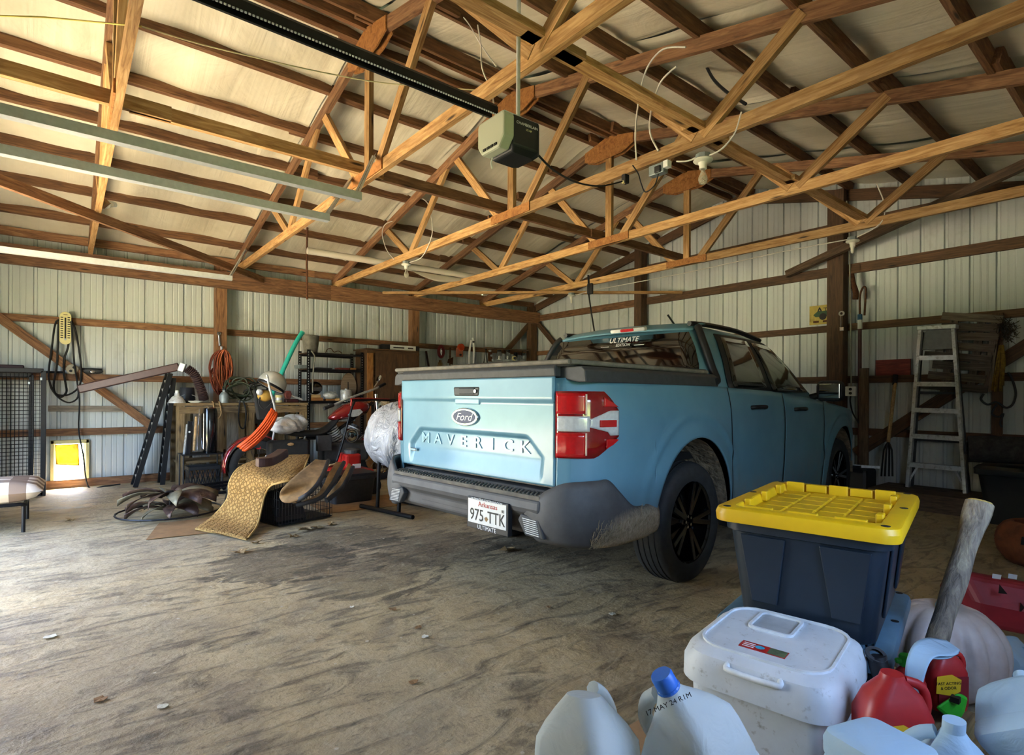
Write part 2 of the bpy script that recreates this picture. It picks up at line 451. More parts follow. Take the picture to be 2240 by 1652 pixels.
while y < YA-.05:
    L = min(.9144, YA-y)
    mbx = MB(); pr = prof()
    pp = [(y+u, d) for u, d in pr if u <= L+1e-6]
    for (a, da), (b, db) in zip(pp, pp[1:]):
        mid = (a+b)/2; z0 = DOORH if any(d0 < mid < d1 for d0, d1 in DOORS) else 0
        n = len(mbx.v); mbx.v += [V(XG-da, a, z0), V(XG-db, b, z0), V(XG-db, b, zroof(b)+.18), V(XG-da, a, zroof(a)+.18)]; mbx.f.append((n, n+1, n+2, n+3))
    mbx.build('metal_sheet', M_['siding'], wg, recalc=False); y += .9144
# door frames in the door wall
for a, b in DOORS:
    for yy in (a-.05, b+.05): board('door_jamb', (XG+.06, yy, 0), (XG+.06, yy, DOORH+.1), .09, .1, M_['girt'], wg)
    board('door_header', (XG+.06, a-.1, DOORH+.06), (XG+.06, b+.1, DOORH+.06), .09, .14, M_['girt'], wg)
d2 = struct('door_2', (XG, 1.96, 0))
M_['doorpanel'] = mat('white_door_panel', 'c9c7bf', .5, .1, .05)
for k in range(4):
    z0 = k*DOORH/4; MB().box((XG+.012, DOORS[0][0], z0+.004), (XG+.05, DOORS[0][1], z0+DOORH/4-.004)).build('door_panel', M_['doorpanel'], d2, world=True, bevel=.006)
# framing of the back wall
for xp in (1.742, 4.88, 7.68, -1.3): board('post', (xp, 8.855, 0), (xp, 8.855, 3.06), .145, .145, M_['post'] if xp > 5 else M_['girt'], wa)
for x0, x1 in ((XG, 3.3), (3.3, XB-.05)):
    board('header_beam', (x0, 8.735, 2.82), (x1, 8.735, 2.82), .08, .235, M_['girt'], wa)
board('eave_board', (XG, 8.90, 3.12), (3.1, 8.90, 3.12), .045, .10, M_['aged'], wa); board('eave_board', (3.1, 8.90, 3.12), (XB-.06, 8.90, 3.12), .045, .10, M_['aged'], wa)
for zc, hh in ((2.10, .088), (1.395, .088), (.70, .088), (.05, .10)):
    for x0, x1 in ((XG, 1.742), (1.742, 4.88), (4.88, XB-.06)): board('girt', (x0, 8.955, zc), (x1, 8.955, zc), .04, hh, M_['girt'], wa)
board('loose_board', (-.16, 8.96, 1.0), (.80, 8.96, .985), .03, .075, M_['grey_wood'], wa, label='grey weathered board')
board('diagonal_brace', AY(-40, 668, 8.913), AY(338, 937, 8.913), .10, .04, M_['girt'], wa, up=(0, -1, 0))
board('knee_brace', AY(1104, 772, 8.90), AY(1156, 712, 8.90), .10, .04, M_['post'], wa, up=(0, 1, 0))
# framing of the right gable wall
for yp, wd in ((2.90, .19), (6.02, .15), (8.86, .145)): board('post', (7.70, yp, 0), (7.70, yp, zroof(yp)-.02), wd, .16, M_['post'], wb)
for zc, hh in ((2.83, .12), (2.09, .088), (1.42, .088), (.765, .088), (.05, .1)):
    for y0, y1 in ((YS, 2.9), (2.9, 6.02), (6.02, 8.9)): board('girt', (7.79, y0, zc), (7.79, y1, zc), .04, hh, M_['girt'] if y0 > 4 else M_['post'], wb)
board('upper_girt', (7.79, .9, 3.40), (7.79, 7.5, 3.40), .04, .10, M_['post'], wb)
for s, a, b in ((1, YA-.1, YR), (-1, YS+.1, YR)):
    board('gable_rafter', (7.76, a, zroof(a)-.06), (7.76, b, zroof(b)-.06), .04, .14, M_['post'], wb)
board('diagonal_brace', AX(2300, 722, 7.748), AX(1872, 992, 7.748), .13, .04, M_['post'], wb, up=(-1, 0, 0))
board('diagonal_brace', AX(1170, 700, 7.748), AX(1228, 770, 7.748), .10, .04, M_['post'], wb, up=(-1, 0, 0))
board('stud', (7.75, 1.34, .8), (7.75, 1.34, 2.1), .09, .035, M_['post'], wb)
board('stud', (7.66, 6.15, 0), (7.66, 6.15, 2.3), .09, .05, M_['post'], wb)
# near wall framing (beside the camera, out of view)
for zc in (.7, 1.4, 2.1, 2.8):
    for x0, x1 in (((XG, WIN[0]-.05), (WIN[1]+.05, XB-.06)) if zc == 1.4 else ((XG, XB-.06),)): board('girt', (x0, YS+.03, zc), (x1, YS+.03, zc), .04, .088, M_['girt'], ws)
w1 = struct('window_1', ((WIN[0]+WIN[1])/2, YS, WIN[2]))
for xx in (WIN[0]-.02, WIN[1]+.02): board('window_frame', (xx, YS+.03, WIN[2]-.04), (xx, YS+.03, WIN[3]+.04), .05, .08, M_['girt'], w1)
for zz_ in (WIN[2]-.02, WIN[3]+.02): board('window_sill', (WIN[0]-.04, YS+.03, zz_), (WIN[1]+.04, YS+.03, zz_), .09, .05, M_['girt'], w1)

# ------------------------------------------------------------------ pet door in the back wall
d1 = struct('door_1', (.05, YA, 0))
mb = MB()
for lo, hi in (((-.135, 8.945, .045), (-.10, 9.02, .60)), ((.215, 8.945, .045), (.25, 9.02, .60)), ((-.135, 8.945, .555), (.25, 9.02, .60)), ((-.135, 8.945, .045), (.25, 9.02, .09))): mb.box(lo, hi)
mb.build('door_frame', M_['cream'] , d1, world=True, bevel=.004)
q = NT('amber_vinyl_flap'); q.set('Base Color', q.ramp(q.noise(q.coord(), 14, 4), [(.35, lin('7a5c10')), (.65, lin('b89424'))])); q.set('Roughness', .35); q.set('Transmission Weight', .55)
MB().grid(8, 8, lambda u, v: (-.09+.23*u+.012*v, 8.97-.05*v*v, .545-.245*v-.03*u*v)).build('door_flap', q.m, d1, world=True, thick=.006, smooth=60)

# ------------------------------------------------------------------ roof: sheets, insulation facing, purlins
ce = struct('ceiling')
TX = [6.40, 4.86, 3.42, 1.92, .245]
bays = [XG-.1, -1.2, .30, 1.92, 3.42, 4.86, 6.40, XB+.02]
for sgn, ye in ((1, YA+.02), (-1, YS-.02)):
    ym = YR
    o = MB().grid(1, 1, lambda u, v: (XG-.3+u*(XB-XG+.6), ye+sgn*.25+(ym-ye-sgn*.25)*v, zroof(ye+sgn*.25+(ym-ye-sgn*.25)*v)+.20)).build('roof_sheet', M_['roofmetal'], ce, thick=.02)
    for a, b in zip(bays, bays[1:]):
        rr = random.Random(int(a*100)+int(ye))
        ph = [rr.uniform(0, 6) for _ in range(6)]
        def fn(u, v, a=a, b=b, ph=ph):
            X = a+(b-a)*u; Y = ye+(ym-ye)*v
            sag = -.02*abs(math.sin(math.pi*(Y-YR+.15)/.645))
            wr = .008*math.sin(9*X+ph[0]+2*math.sin(2*Y+ph[1]))+.006*math.sin(5*Y+7*X+ph[2])
            edge = .012*math.sin(40*u+ph[3])*max(0, 1-min(u, 1-u)*6)
            return (X, Y, zroof(Y)+.115+sag+wr+edge)
        MB().grid(26, 60, fn).build('insulation_sheet', M_['insul'], ce, smooth=180, recalc=False)
PY = [4.42, 5.08, 5.72, 6.37, 7.03, 7.68, 8.36]
for k, yy in enumerate(PY):
    for sgn in (1, -1):
        Y = yy if sgn > 0 else 2*YR-yy
        segs = ((XG, 2.0+.25*(k % 2)), (1.75+.25*(k % 2), 4.95), (4.7, XB-.02))
        for j, (a, b) in enumerate(segs):
            dy = .045 if j == 1 else 0
            board('purlin', (a, Y+dy, zroof(Y)+.05), (b, Y+dy, zroof(Y)+.05), .042, .10, M_['purlin'], ce, up=(0, sgn*SL, 1))
MB().box((XG, YR-.02, ZR-.02), (XB, YR+.02, ZR+.08)).build('ridge_board', M_['purlin'], ce)
# bracing laid across the trusses
for a, b, dy, dz in ((XG, .55, .10, 0), (.32, 2.10, .12, .0), (1.95, 3.55, .14, 0), (3.35, 5.05, .16, 0), (4.7, 6.5, .14, 0)):
    board('brace_board', (a, YR+dy, 3.07+dz), (b, YR+dy, 3.07+dz), .042, .092, M_['pine'] if a < 1 else M_['aged'], ce)
for a, b, dy in ((XG, 2.2, 0), (1.8, 3.7, .02), (3.3, 5.0, .06), (4.75, 6.6, .03)):
    board('brace_board', (a, 2.14+dy, 3.045), (b, 2.14+dy, 3.045), .092, .042, M_['pine'], ce)
board('wind_brace', AZ_(-60, 372, 2.89), AY(575, 612, 8.70), .042, .09, M_['aged'], ce)
board('wind_brace', AY(838, 641, 8.72), AX(1492, 640, 7.72), .07, .04, M_['pine'], ce)
board('wind_brace', AX(1722, 600, 7.72), AX(2290, 338, 6.9), .07, .09, M_['pole'], ce, label='rough bark-brown pole')

# ------------------------------------------------------------------ trusses
def truss(X, label):
    t = thing('roof_truss', label, 'truss', (X, YR, 2.93), group='timber roof trusses')
    pale = M_['pine']; zc = 2.975; hh = .092; th = .042
    for s in (1, -1):
        f = lambda y: YR+s*(y-YR)
        he = 8.93
        top = lambda y: zroof(f(y))-.05
        board('top_chord', (X, f(he), top(he)), (X, f(YR), top(YR)), th, hh+.01, M_['aged'], t)
        board('bottom_chord', (X, f(he), zc), (X, f(4.05), zc), th, hh, pale, t)
        dx = .03*s
        for y0, y1 in ((6.35, 7.02), (6.30, 5.42), (4.45, 5.28)):
            board('web', (X+dx*.2, f(y0), zc+.02), (X+dx*.2, f(y1), top(y1)+.01), .085, th*.96, pale, t, up=(1, 0, 0))
    board('king_post', (X, YR, zc-.02), (X, YR, ZR-.12), th*.94, .088, pale, t, up=(0, 1, 0))
    pg = [(YR-.36, zroof(YR-.36)-.11), (YR-.36, zroof(YR-.36)+.0), (YR, ZR+.0), (YR+.36, zroof(YR+.36)+.0), (YR+.36, zroof(YR+.36)-.11), (YR+.2, ZR-.25), (YR-.2, ZR-.25)]
    for dx in (-.028, .028): MB().prism(pg, X+dx-.006, X+dx+.006, 'x').build('gusset', M_['ply'], t, world=True)
    for dx in (-.028,): MB().box((X+dx-.006, YR-.3, 2.935), (X+dx+.006, YR+.3, 3.02)).build('splice_plate', M_['ply'], t, world=True)
    return t
TL = ['timber roof truss next to the right gable wall, carrying two lamp holders', 'timber roof truss above the truck cab, no lamp hung from its chord',
      'timber roof truss carrying the bare bulb and the metal junction box', 'timber roof truss over the far ends of the garage door tracks',
      'timber roof truss above the metal door tracks with the spiral bulb on its chord']
for X, l in zip(TX, TL): truss(X, l)
# ------------------------------------------------------------------ pickup truck (local: x forward from rear bumper, y left, z up)
def carpaint():
    q = NT('blue_grey_paint'); vec = q.coord()
    col = q.ramp(q.noise(vec, 2.5, 5, .6), [(.3, lin('5a8aa0')), (.7, lin('6898ad'))])
    tc = q.n('SeparateXYZ', {0: q.n('TexCoord').outputs['Object']}).outputs[2]
    dm = q.n('Math', {0: q.ramp(tc, [(.35, .55), (.75, 0)]), 1: q.ramp(q.noise(vec, 9, 6, .7), [(.35, 0), (.7, 1)])}, operation='MULTIPLY').outputs[0]
    col = q.mix(dm, col, lin('8a8478'))
    q.set('Base Color', col); q.set('Roughness', .48); q.set('Metallic', .1); q.set('Coat Weight', .35); q.set('Coat Roughness', .12)
    return q.m
def muddy(name, base, mud, zlo, zhi, xlo, xhi, rough=.6):
    q = NT(name); vec = q.coord(); s = q.n('SeparateXYZ', {0: q.n('TexCoord').outputs['Object']}).outputs
    st = q.noise(q.coord((9, 9, 3)), 5, 6, .75, 1.5)
    a = q.ramp(q.n('MapRange', {0: s[2], 1: zlo, 2: zhi}).outputs[0], [(.0, 1), (1, 0)])
    b = q.n('MapRange', {0: s[0], 1: xlo, 2: xhi}).outputs[0]
    k = q.n('Math', {0: q.n('Math', {0: a, 1: b}, operation='MULTIPLY').outputs[0], 1: st}, operation='MULTIPLY').outputs[0]
    f = q.ramp(k, [(.07, 0), (.2, 1)])
    bc = q.ramp(q.noise(vec, 8, 5, .65), [(.3, lin(base)), (.75, tuple(min(1, c*1.6) for c in lin(base)[:3])+(1,))])
    mc = q.ramp(q.noise(q.coord((20, 20, 6)), 6, 4, .7), [(.3, lin('8d7c64')), (.7, lin(mud))])
    q.set('Base Color', q.mix(f, bc, mc)); q.set('Roughness', rough); q.bump(q.n('Math', {0: f, 1: st}, operation='MULTIPLY').outputs[0], .5, .02)
    return q.m
M_['paint'] = carpaint()
M_['bumper'] = muddy('grey_bumper_plastic', '4b4b4c', 'cdc2aa', .40, .62, .03, .3)
M_['step'] = mat('dusty_step_plastic', '6a655c', .75, 0, .25, 14, .2, 80)
M_['tint'] = mat('tinted_glass', '07090a', .03, 0, 0, coat=1)
M_['sideglass'] = mat('dark_side_glass', '0b1210', .04, 0, 0, coat=1)
M_['redlens'] = mat('red_lens', 'c8141a', .12, 0, .1, 40, coat=1)
M_['reddark'] = mat('dark_red_lens', '8a0c12', .12, 0, .1, 40, coat=1)
M_['clearlens'] = mat('clear_lens', 'dfe2e0', .12, .2, .08, 60, coat=1)
M_['amberline'] = mat('lens_seam', 'e8c8b0', .2, 0, 0)
M_['mud'] = mat('dried_mud', '8a7a63', .95, 0, .4, 14, .9, 22, bd=.03)
M_['tyre'] = mat('tyre_rubber', '2b2e31', .7, 0, .2, 18, .15, 90)
M_['rim'] = mat('gloss_black_wheel', '0b0b0d', .2, .4, 0, coat=.8)
M_['cover'] = mat('vinyl_bed_cover', '3d3b38', .65, 0, .25, 6, .1, 60)
M_['fordblue'] = mat('badge_blue', '182a58', .5, 0, .05)
M_['mirror'] = mat('mirror_glass', 'c8ccc8', .02, 1, 0)
tk = thing('pickup_truck', 'blue grey crew-cab pickup truck parked with its tailgate towards the concrete', 'truck', (1.9395, 2.8253, 0), .0898)
def lerp_tab(t, x):
    for (a, va), (b, vb) in zip(t, t[1:]):
        if x <= b: return va+(vb-va)*max(0, min(1, (x-a)/(b-a)))
    return t[-1][1]
ARCH = ((1.13, .40, .50, .53), (4.20, .40, .49, .50))
def zlow(x):
    z = .33 if 1.3 < x < 4.0 else .50
    for cx, cz, rx, rz in ARCH:
        u = (x-cx)/rx
        if abs(u) < 1: z = max(z, cz+rz*math.sqrt(max(0, 1-u*u)))
    return z
ZU = [(0, 1.285), (1.5, 1.262), (1.75, 1.252), (2.4, 1.238), (3.2, 1.188), (3.6, 1.155), (4.6, 1.06), (4.95, .98)]
YPLAN = [(0, .721), (.03, .79), (.1, .85), (.2, .893), (.35, .912), (4.3, .915), (4.7, .87), (4.93, .78), (5.0, .62)]
YPROF = [(.3, -.035), (.5, -.012), (.7, 0), (.95, .006), (1.1, -.002), (1.2, -.02), (1.3, -.045)]
def yside(x, z):
    y = lerp_tab(YPLAN, x)+lerp_tab(YPROF, z)
    for cx, cz, rx, rz in ARCH:
        d = math.hypot((x-cx)/rx, (z-cz)/rz)
        y += .022*math.exp(-((d-1.0)/.16)**2)+.012*math.exp(-((d-1.28)/.05)**2)*(z > .55)
    return y
def side_panel(name, x0, x1, s, mat_, nx=None, inset=0):
    xs = []; n = nx or max(6, int((x1-x0)/.03))
    xs = [x0+(x1-x0)*i/n for i in range(n+1)]
    if x0 < .02: xs += [.003, .008, .015, .022, .03, .05]
    for cx, cz, rx, rz in ARCH:
        for e in (cx-rx, cx+rx):
            for d in (-.004, .004, .012, .025, -.012): 
                if x0 < e+d < x1: xs.append(e+d)
    xs = sorted(xs); nz = 22; mb = MB()
    rows = []
    for x in xs:
        z0, z1 = zlow(x), lerp_tab(ZU, x)
        rows.append([(x, s*yside(x, z0+(z1-z0)*k/nz), z0+(z1-z0)*k/nz) for k in range(nz+1)])
    mb.loft(rows, closed=False, cap=False)
    return mb.build(name, mat_, tk, smooth=50, thick=.012 if s else 0)
for s in (-1, 1):
    side_panel('bed_side', 0.0, 1.63, s, M_['paint'])
    rd = side_panel('rear_door', 1.638, 2.63, s, M_['paint']); fd = side_panel('front_door', 2.638, 3.62, s, M_['paint'])
    side_panel('front_fender', 3.628, 4.99, s, M_['paint'])
    for dr, xh, zh in ((rd, 2.10, 1.11), (fd, 2.98, 1.085)):
        y = yside(xh, zh)
        MB().tube([(xh-.12, s*(y-.003), zh), (xh-.10, s*(y+.028), zh+.004), (xh, s*(y+.036), zh+.006), (xh+.10, s*(y+.028), zh+.004), (xh+.12, s*(y-.003), zh)], .016, 8, sub=3).build('door_handle', M_['blackp'], dr, smooth=60)
    # sill trim, wheel well liner
    MB().box((1.64, s*.86-.04, .27), (3.70, s*.86+.04, .345)).build('sill_trim', M_['blackp'], tk, bevel=.01)
    for cx, cz, rx, rz in ARCH:
        mb = MB(); rings = []
        for k in range(17):
            a = math.pi*k/16; ca, sa = math.cos(a), math.sin(a)
            rings.append([(cx+(rx+.012)*ca, s*yq, cz+(rz+.012)*sa-.02) for yq in (.89, .75, .55)])
        mb.loft(rings, closed=False, cap=False); mb.build('wheel_well', M_['mud'], tk, smooth=60)
        MB().box((cx-rx, s*.55-.01, .3), (cx+rx, s*.55+.01, .93)).build('wheel_well_back', M_['blackp'], tk)
for s in (-1, 1):
    for xs_ in (1.634, 2.634, 3.624):
        z0, z1 = zlow(xs_)+.01, lerp_tab(ZU, xs_)
        MB().loft([[(xs_+dx, s*(yside(xs_, z0+(z1-z0)*k/14)+.0075), z0+(z1-z0)*k/14) for k in range(15)] for dx in (-.006, .006)], closed=False, cap=False).build('door_seam', M_['blackp'], tk)
# tailgate with raised top band and recessed letter panel
def gate_x(y, z):
    sm = lambda a, b, t: max(0, min(1, (t-a)/(b-a)))**2*(3-2*max(0, min(1, (t-a)/(b-a))))
    x = -.012*sm(1.150, 1.175, z)
    hw = .52+(.965-z)*1.05 if z > .86 else .63
    inside = sm(0, .025, hw-abs(y))*sm(.0, .02, .975-z)*sm(-.0, .16, z-.70)
    return x+.026*inside
gate = MB().grid(90, 60, lambda u, v: (gate_x(-.717+1.434*u, .712+.58*v), -.717+1.434*u, .712+.58*v)).build('tailgate', M_['paint'], tk, smooth=60, thick=.014)
MB().box((.02, -.70, .70), (.07, .70, 1.28)).build('tailgate_inner', M_['blackp'], gate)
MB().prism([(-.012, 1.292), (-.018, 1.335), (.0, 1.362), (.07, 1.362), (.07, 1.292)], -.72, .72, 'y').build('tailgate_cap', M_['darkgrey'], gate, bevel=.006)
R_back = lambda loc: frame(loc, (0, -1, 0), (0, 0, 1))     # lettering read from behind the truck
TW = W_of(tk)
M_['emboss'] = mat('lightened_paint', '86b2c4', .4, .1, .04, coat=.4)  # body blue made lighter, so the raised letters carry painted-in highlights
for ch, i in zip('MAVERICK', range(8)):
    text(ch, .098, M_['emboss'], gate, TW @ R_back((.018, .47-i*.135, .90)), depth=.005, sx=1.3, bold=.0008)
MB().prism([(a, b) for a, b in ((-.12, 1.185), (-.128, 1.245), (.128, 1.245), (.12, 1.185))], -.022, .0, 'x').build('handle_recess', M_['blackp'], gate, bevel=.01)
MB().prism([(-.085, 1.198), (-.085, 1.236), (.062, 1.236), (.062, 1.198)], -.03, -.015, 'x').build('tailgate_handle', M_['darkgrey'], gate, bevel=.005)
MB().lathe([(.011, -.032), (.011, -.018)], 14, (0, -.095, 1.216), 'x').build('lock', M_['chrome'], gate)
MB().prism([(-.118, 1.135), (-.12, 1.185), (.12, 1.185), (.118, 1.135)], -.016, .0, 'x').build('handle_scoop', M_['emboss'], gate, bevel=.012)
def oval(ry, rz, x0, x1, yc, zc, name, m, bev=0):
    return MB().prism([(yc+ry*math.cos(2*math.pi*k/40), zc+rz*math.sin(2*math.pi*k/40)) for k in range(40)], x0, x1, 'x').build(name, m, gate, bevel=bev)
b = oval(.128, .056, -.022, .0, .018, 1.058, 'badge', M_['chrome'], .006)
oval(.108, .042, -.0245, -.018, .018, 1.058, 'badge_centre', M_['fordblue'], .002)
text('Ford', .066, M_['whiteink'], gate, TW @ R_back((-.0255, .018, 1.056)), depth=.001, sx=1.2, shear=.35)
MB().box((-.006, .555, .806), (.004, .625, .826)).build('side_badge', M_['chrome'], gate, bevel=.002)
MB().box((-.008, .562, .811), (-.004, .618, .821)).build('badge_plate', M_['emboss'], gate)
# tail lamps wrap the rear corners
LP = [(.0, .722), (.012, .765), (.04, .815), (.09, .857), (.15, .885), (.215, .905), (.265, .916)]
def lamp(s):
    def pt(u, z, off):
        t = u*(len(LP)-1); i = min(int(t), len(LP)-2); f = t-i
        x = LP[i][0]+(LP[i+1][0]-LP[i][0])*f; y = LP[i][1]+(LP[i+1][1]-LP[i][1])*f
        n = Vector((-(LP[i+1][1]-LP[i][1]), (LP[i+1][0]-LP[i][0]))).normalized()
        return (x+n.x*off, s*(y+n.y*off), z)
    def patch(name, u0, u1, zf0, zf1, m, off, par, nu=14):
        mb = MB(); rows = []
        for k in range(nu+1):
            u = u0+(u1-u0)*k/nu; a, b_ = zf0(u), zf1(u)
            rows.append([pt(u, a+(b_-a)*j/6, off) for j in range(7)])
        mb.loft(rows, closed=False, cap=False); return mb.build(name, m, par, smooth=60, thick=.01)
    zt = lambda u: 1.215 if u < .72 else 1.215-(u-.72)*.36
    zb = lambda u: .868 if u < .6 else .868+(u-.6)*.28
    base = patch('tail_lamp', 0, 1, zb, zt, M_['reddark'], .010, tk)
    base['label'] = 'red tail lamp wrapped around the bed corner'
    C = lambda v: (lambda u: v)
    patch('lens', .03, .46, C(1.098), C(1.205), M_['redlens'], .018, base)
    patch('lens', .03, .46, C(.875), C(1.0), M_['redlens'], .018, base)
    patch('reverse_lens', .05, .50, C(1.008), C(1.086), M_['clearlens'], .020, base)
    patch('side_lens', .50, .97, lambda u: 1.03-(u-.5)*.10 if u < .8 else .985, lambda u: 1.068+(u-.5)*.16 if u < .8 else 1.115, M_['clearlens'], .019, base)
    patch('side_marker', .64, .90, C(1.030), C(1.066), M_['redlens'], .026, base)
    patch('lens', .74, .96, lambda u: .915+(u-.74)*.2, C(.965), M_['redlens'], .020, base)
    patch('lens', .70, .96, C(1.135), lambda u: 1.185-(u-.7)*.2, M_['redlens'], .020, base)
    patch('seam', .455, .475, C(.885), C(1.0), M_['amberline'], .026, base, 3); patch('seam', .455, .475, C(1.09), C(1.2), M_['amberline'], .026, base, 3)
for s in (-1, 1): lamp(s)
# bed rail caps and soft cover
for s in (-1, 1):
    MB().prism([(s*.70, 1.345), (s*.86, 1.345), (s*.885, 1.325), (s*.892, 1.262), (s*.84, 1.262), (s*.70, 1.29)], .03, 1.49, 'x').build('bed_rail_cap', M_['darkgrey'], tk, bevel=.006)
MB().grid(10, 14, lambda u, v: (.0+1.49*u, -.80+1.60*v, 1.372+.018*(1-(2*v-1)**2)-.02*max(0, .03-u)/.03)).build('bed_cover', M_['cover'], tk, smooth=40, thick=.02)
MB().tube([(.0, -.81, 1.368), (1.48, -.81, 1.362)], .014, 8).tube([(.0, .81, 1.368), (1.48, .81, 1.362)], .014, 8).tube([(-.005, -.81, 1.368), (-.005, .81, 1.37)], .013, 8).build('cover_seal', mat('dusty_seal', '7a746a', .8, 0, .2), tk, smooth=60)
MB().box((.1, -.7, .75), (1.5, .7, .80)).build('bed_floor', M_['blackp'], tk)
# cab shell
CAB = [(1.17, 1.44, 3.90, .885), (1.25, 1.46, 3.72, .868), (1.45, 1.52, 3.42, .79), (1.62, 1.57, 3.13, .705), (1.69, 1.60, 2.98, .655), (1.725, 1.66, 2.86, .60), (1.742, 1.75, 2.72, .52), (1.75, 1.95, 2.5, .36)]
def cabv(z, k): return lerp_tab([(c[0], c[k]) for c in CAB], z)
rings = []
for z, x0, x1, hw in CAB:
    cx_, L = (x0+x1)/2, x1-x0
    r = []
    for a, b_, c in rrect(L, 2*hw, min(.10, hw*.4), 4, z, cx_, 0):
        f = 1-.12*max(0, (a-cx_)/(L/2))**3
        r.append((a-.05*(abs(b_)/hw)**2*(1 if a > cx_ else -.5), b_*f, c+(.012*(1-(b_/hw)**2) if z > 1.6 else 0)))
    rings.append(r)
MB().loft(rings).build('cab', M_['paint'], tk, smooth=40)
def side_glass(name, xl, xr, z0, z1, s, m, off=.012):
    rows = []
    for k in range(9):
        z = z0+(z1-z0)*k/8
        rows.append([(xl(z)+(xr(z)-xl(z))*j/8, s*(cabv(z, 3)*(1-.12*max(0, (xl(z)+(xr(z)-xl(z))*j/8-(cabv(z, 1)+cabv(z, 2))/2)/((cabv(z, 2)-cabv(z, 1))/2))**3)+off), z) for j in range(9)])
    return MB().loft(rows, closed=False, cap=False).build(name, m, tk, smooth=60, thick=.008)
for s in (-1, 1):
    side_glass('window_trim', lambda z: 1.70+.42*max(0, z-1.30), lambda z: 3.44-1.02*(z-1.2), 1.235, 1.672, s, M_['blackp'], .006)
    side_glass('rear_window', lambda z: 1.77+.42*max(0, z-1.30), lambda z: 2.36+.06*(z-1.25), 1.262, 1.650, s, M_['sideglass'], .014)
    side_glass('front_window', lambda z: 2.47, lambda z: 3.33-1.0*(z-1.22), 1.245, 1.642, s, M_['sideglass'], .014)
    # black trim that runs from the roof down to the bed rail
    MB().tube([(1.64, s*.66, 1.705), (1.60, s*.70, 1.65), (1.565, s*.765, 1.52), (1.545, s*.82, 1.39), (1.52, s*.865, 1.31), (1.45, s*.88, 1.29)], .028, 8, sub=4).build('cab_trim', M_['blackp'], tk, smooth=60)
    MB().tube([(1.62, s*.60, 1.735), (1.9, s*.615, 1.745), (2.4, s*.62, 1.738), (2.9, s*.60, 1.70)], .02, 6, sub=3).build('roof_moulding', M_['blackp'], tk, smooth=60)
    # door mirror
    mi = MB().loft([rrect(.20, .17, .05, 4, 0), rrect(.235, .19, .05, 4, .03), rrect(.21, .165, .05, 4, .09), rrect(.10, .09, .03, 4, .13)]).xf(Matrix.Translation((3.40, s*1.03, 1.25)) @ Matrix.Rotation(math.pi/2, 4, 'Y') @ Matrix.Rotation(math.pi/2, 4, 'Z')).build('door_mirror', M_['blackp'], tk, smooth=50)
    MB().prism([(s*1.03-.085, 1.185), (s*1.03-.085, 1.315), (s*1.03+.085, 1.315), (s*1.03+.085, 1.185)], 3.392, 3.399, 'x').build('mirror_glass', M_['mirror'], mi, bevel=.003)
    MB().tube([(3.44, s*.93, 1.21), (3.43, s*.86, 1.19)], .03, 8).build('mirror_arm', M_['blackp'], mi, smooth=60)
rg = [[(cabv(z, 1)-.030+.022*(abs(2*j/12-1))**2, hw*(2*j/12-1), z) for j in range(13)] for z, hw in ((1.30, .76), (1.42, .74), (1.55, .69), (1.668, .62))]
rgo = MB().loft(rg, closed=False, cap=False).build('rear_glass', M_['tint'], tk, smooth=60, thick=.008)
bl = MB().loft([rrect(.34, .035, .012, 3, 0), rrect(.32, .026, .010, 3, .02)]).xf(TW.inverted() @ (TW @ frame((1.572, -.10, 1.722), (0, -1, 0), (-.25, 0, 1)))).build('high_brake_lamp', M_['clearlens'], tk)
MB().loft([rrect(.13, .028, .008, 3, 0), rrect(.12, .022, .008, 3, .022)]).xf(frame((1.567, -.10, 1.722), (0, -1, 0), (-.25, 0, 1))).build('brake_lens', M_['redlens'], bl)
text('ULTIMATE', .060, M_['whiteink'], rgo, TW @ frame((1.533, -.08, 1.640), (0, -1, 0), (.28, 0, 1)), depth=.0005, shear=.2)
text('EDITION', .034, M_['whiteink'], rgo, TW @ frame((1.521, -.08, 1.600), (0, -1, 0), (.28, 0, 1)), depth=.0005, shear=.2)
for y0, y1 in ((.05, .13), (-.28, -.19)): MB().box((1.515, y0, 1.590), (1.517, y1, 1.594)).build('lettering_line', M_['whiteink'], rgo)
MB().grid(16, 8, lambda u, v: (1.565+.20*v-.0+.05*(2*u-1)**2, -.63+1.26*u, 1.690+.060*math.sin(math.pi/2*min(1, v*1.3))-.018*(2*u-1)**2+.012)).build('roof_spoiler', M_['paint'], tk, smooth=60, thick=.012)
an = MB().ell((2.2, -.18, 1.765), (.09, .03, .035), 12, 6).build('roof_antenna', M_['blackp'], tk, smooth=60)
MB().tube([(2.2, -.18, 1.78), (2.12, -.13, 1.90)], .008, 6).build('antenna_whip', M_['blackp'], an)
# windscreen, bonnet, front end
MB().loft([[(3.70, y, 1.20) for y in (-.7, 0, .7)], [(3.02, y*.83, 1.66) for y in (-.7, 0, .7)]], closed=False, cap=False).xf(Matrix.Translation((.03, 0, .02))).build('windscreen', M_['tint'], tk, thick=.008)
MB().grid(12, 12, lambda u, v: (3.55+1.4*u, (-.86+1.72*v)*(1-.14*u**3), lerp_tab(ZU, 3.55+1.4*u)+.055*(1-(2*v-1)**4)-.05*u**4)).build('bonnet', M_['paint'], tk, smooth=60, thick=.02)
fr = MB().prism([(4.80, .35), (5.02, .42), (5.05, .70), (4.99, .98), (4.80, 1.0)], -.78, .78, 'y').build('front_bumper', M_['blackp'], tk, bevel=.03)
MB().prism([(5.03, .72), (5.04, .90), (5.06, .90), (5.06, .72)], -.5, .5, 'y').build('grille', M_['black'], fr)
for s in (-1, 1): MB().box((4.96, s*.66-.1, .80), (5.04, s*.66+.1, .92)).build('head_lamp', M_['clearlens'], tk, bevel=.02)
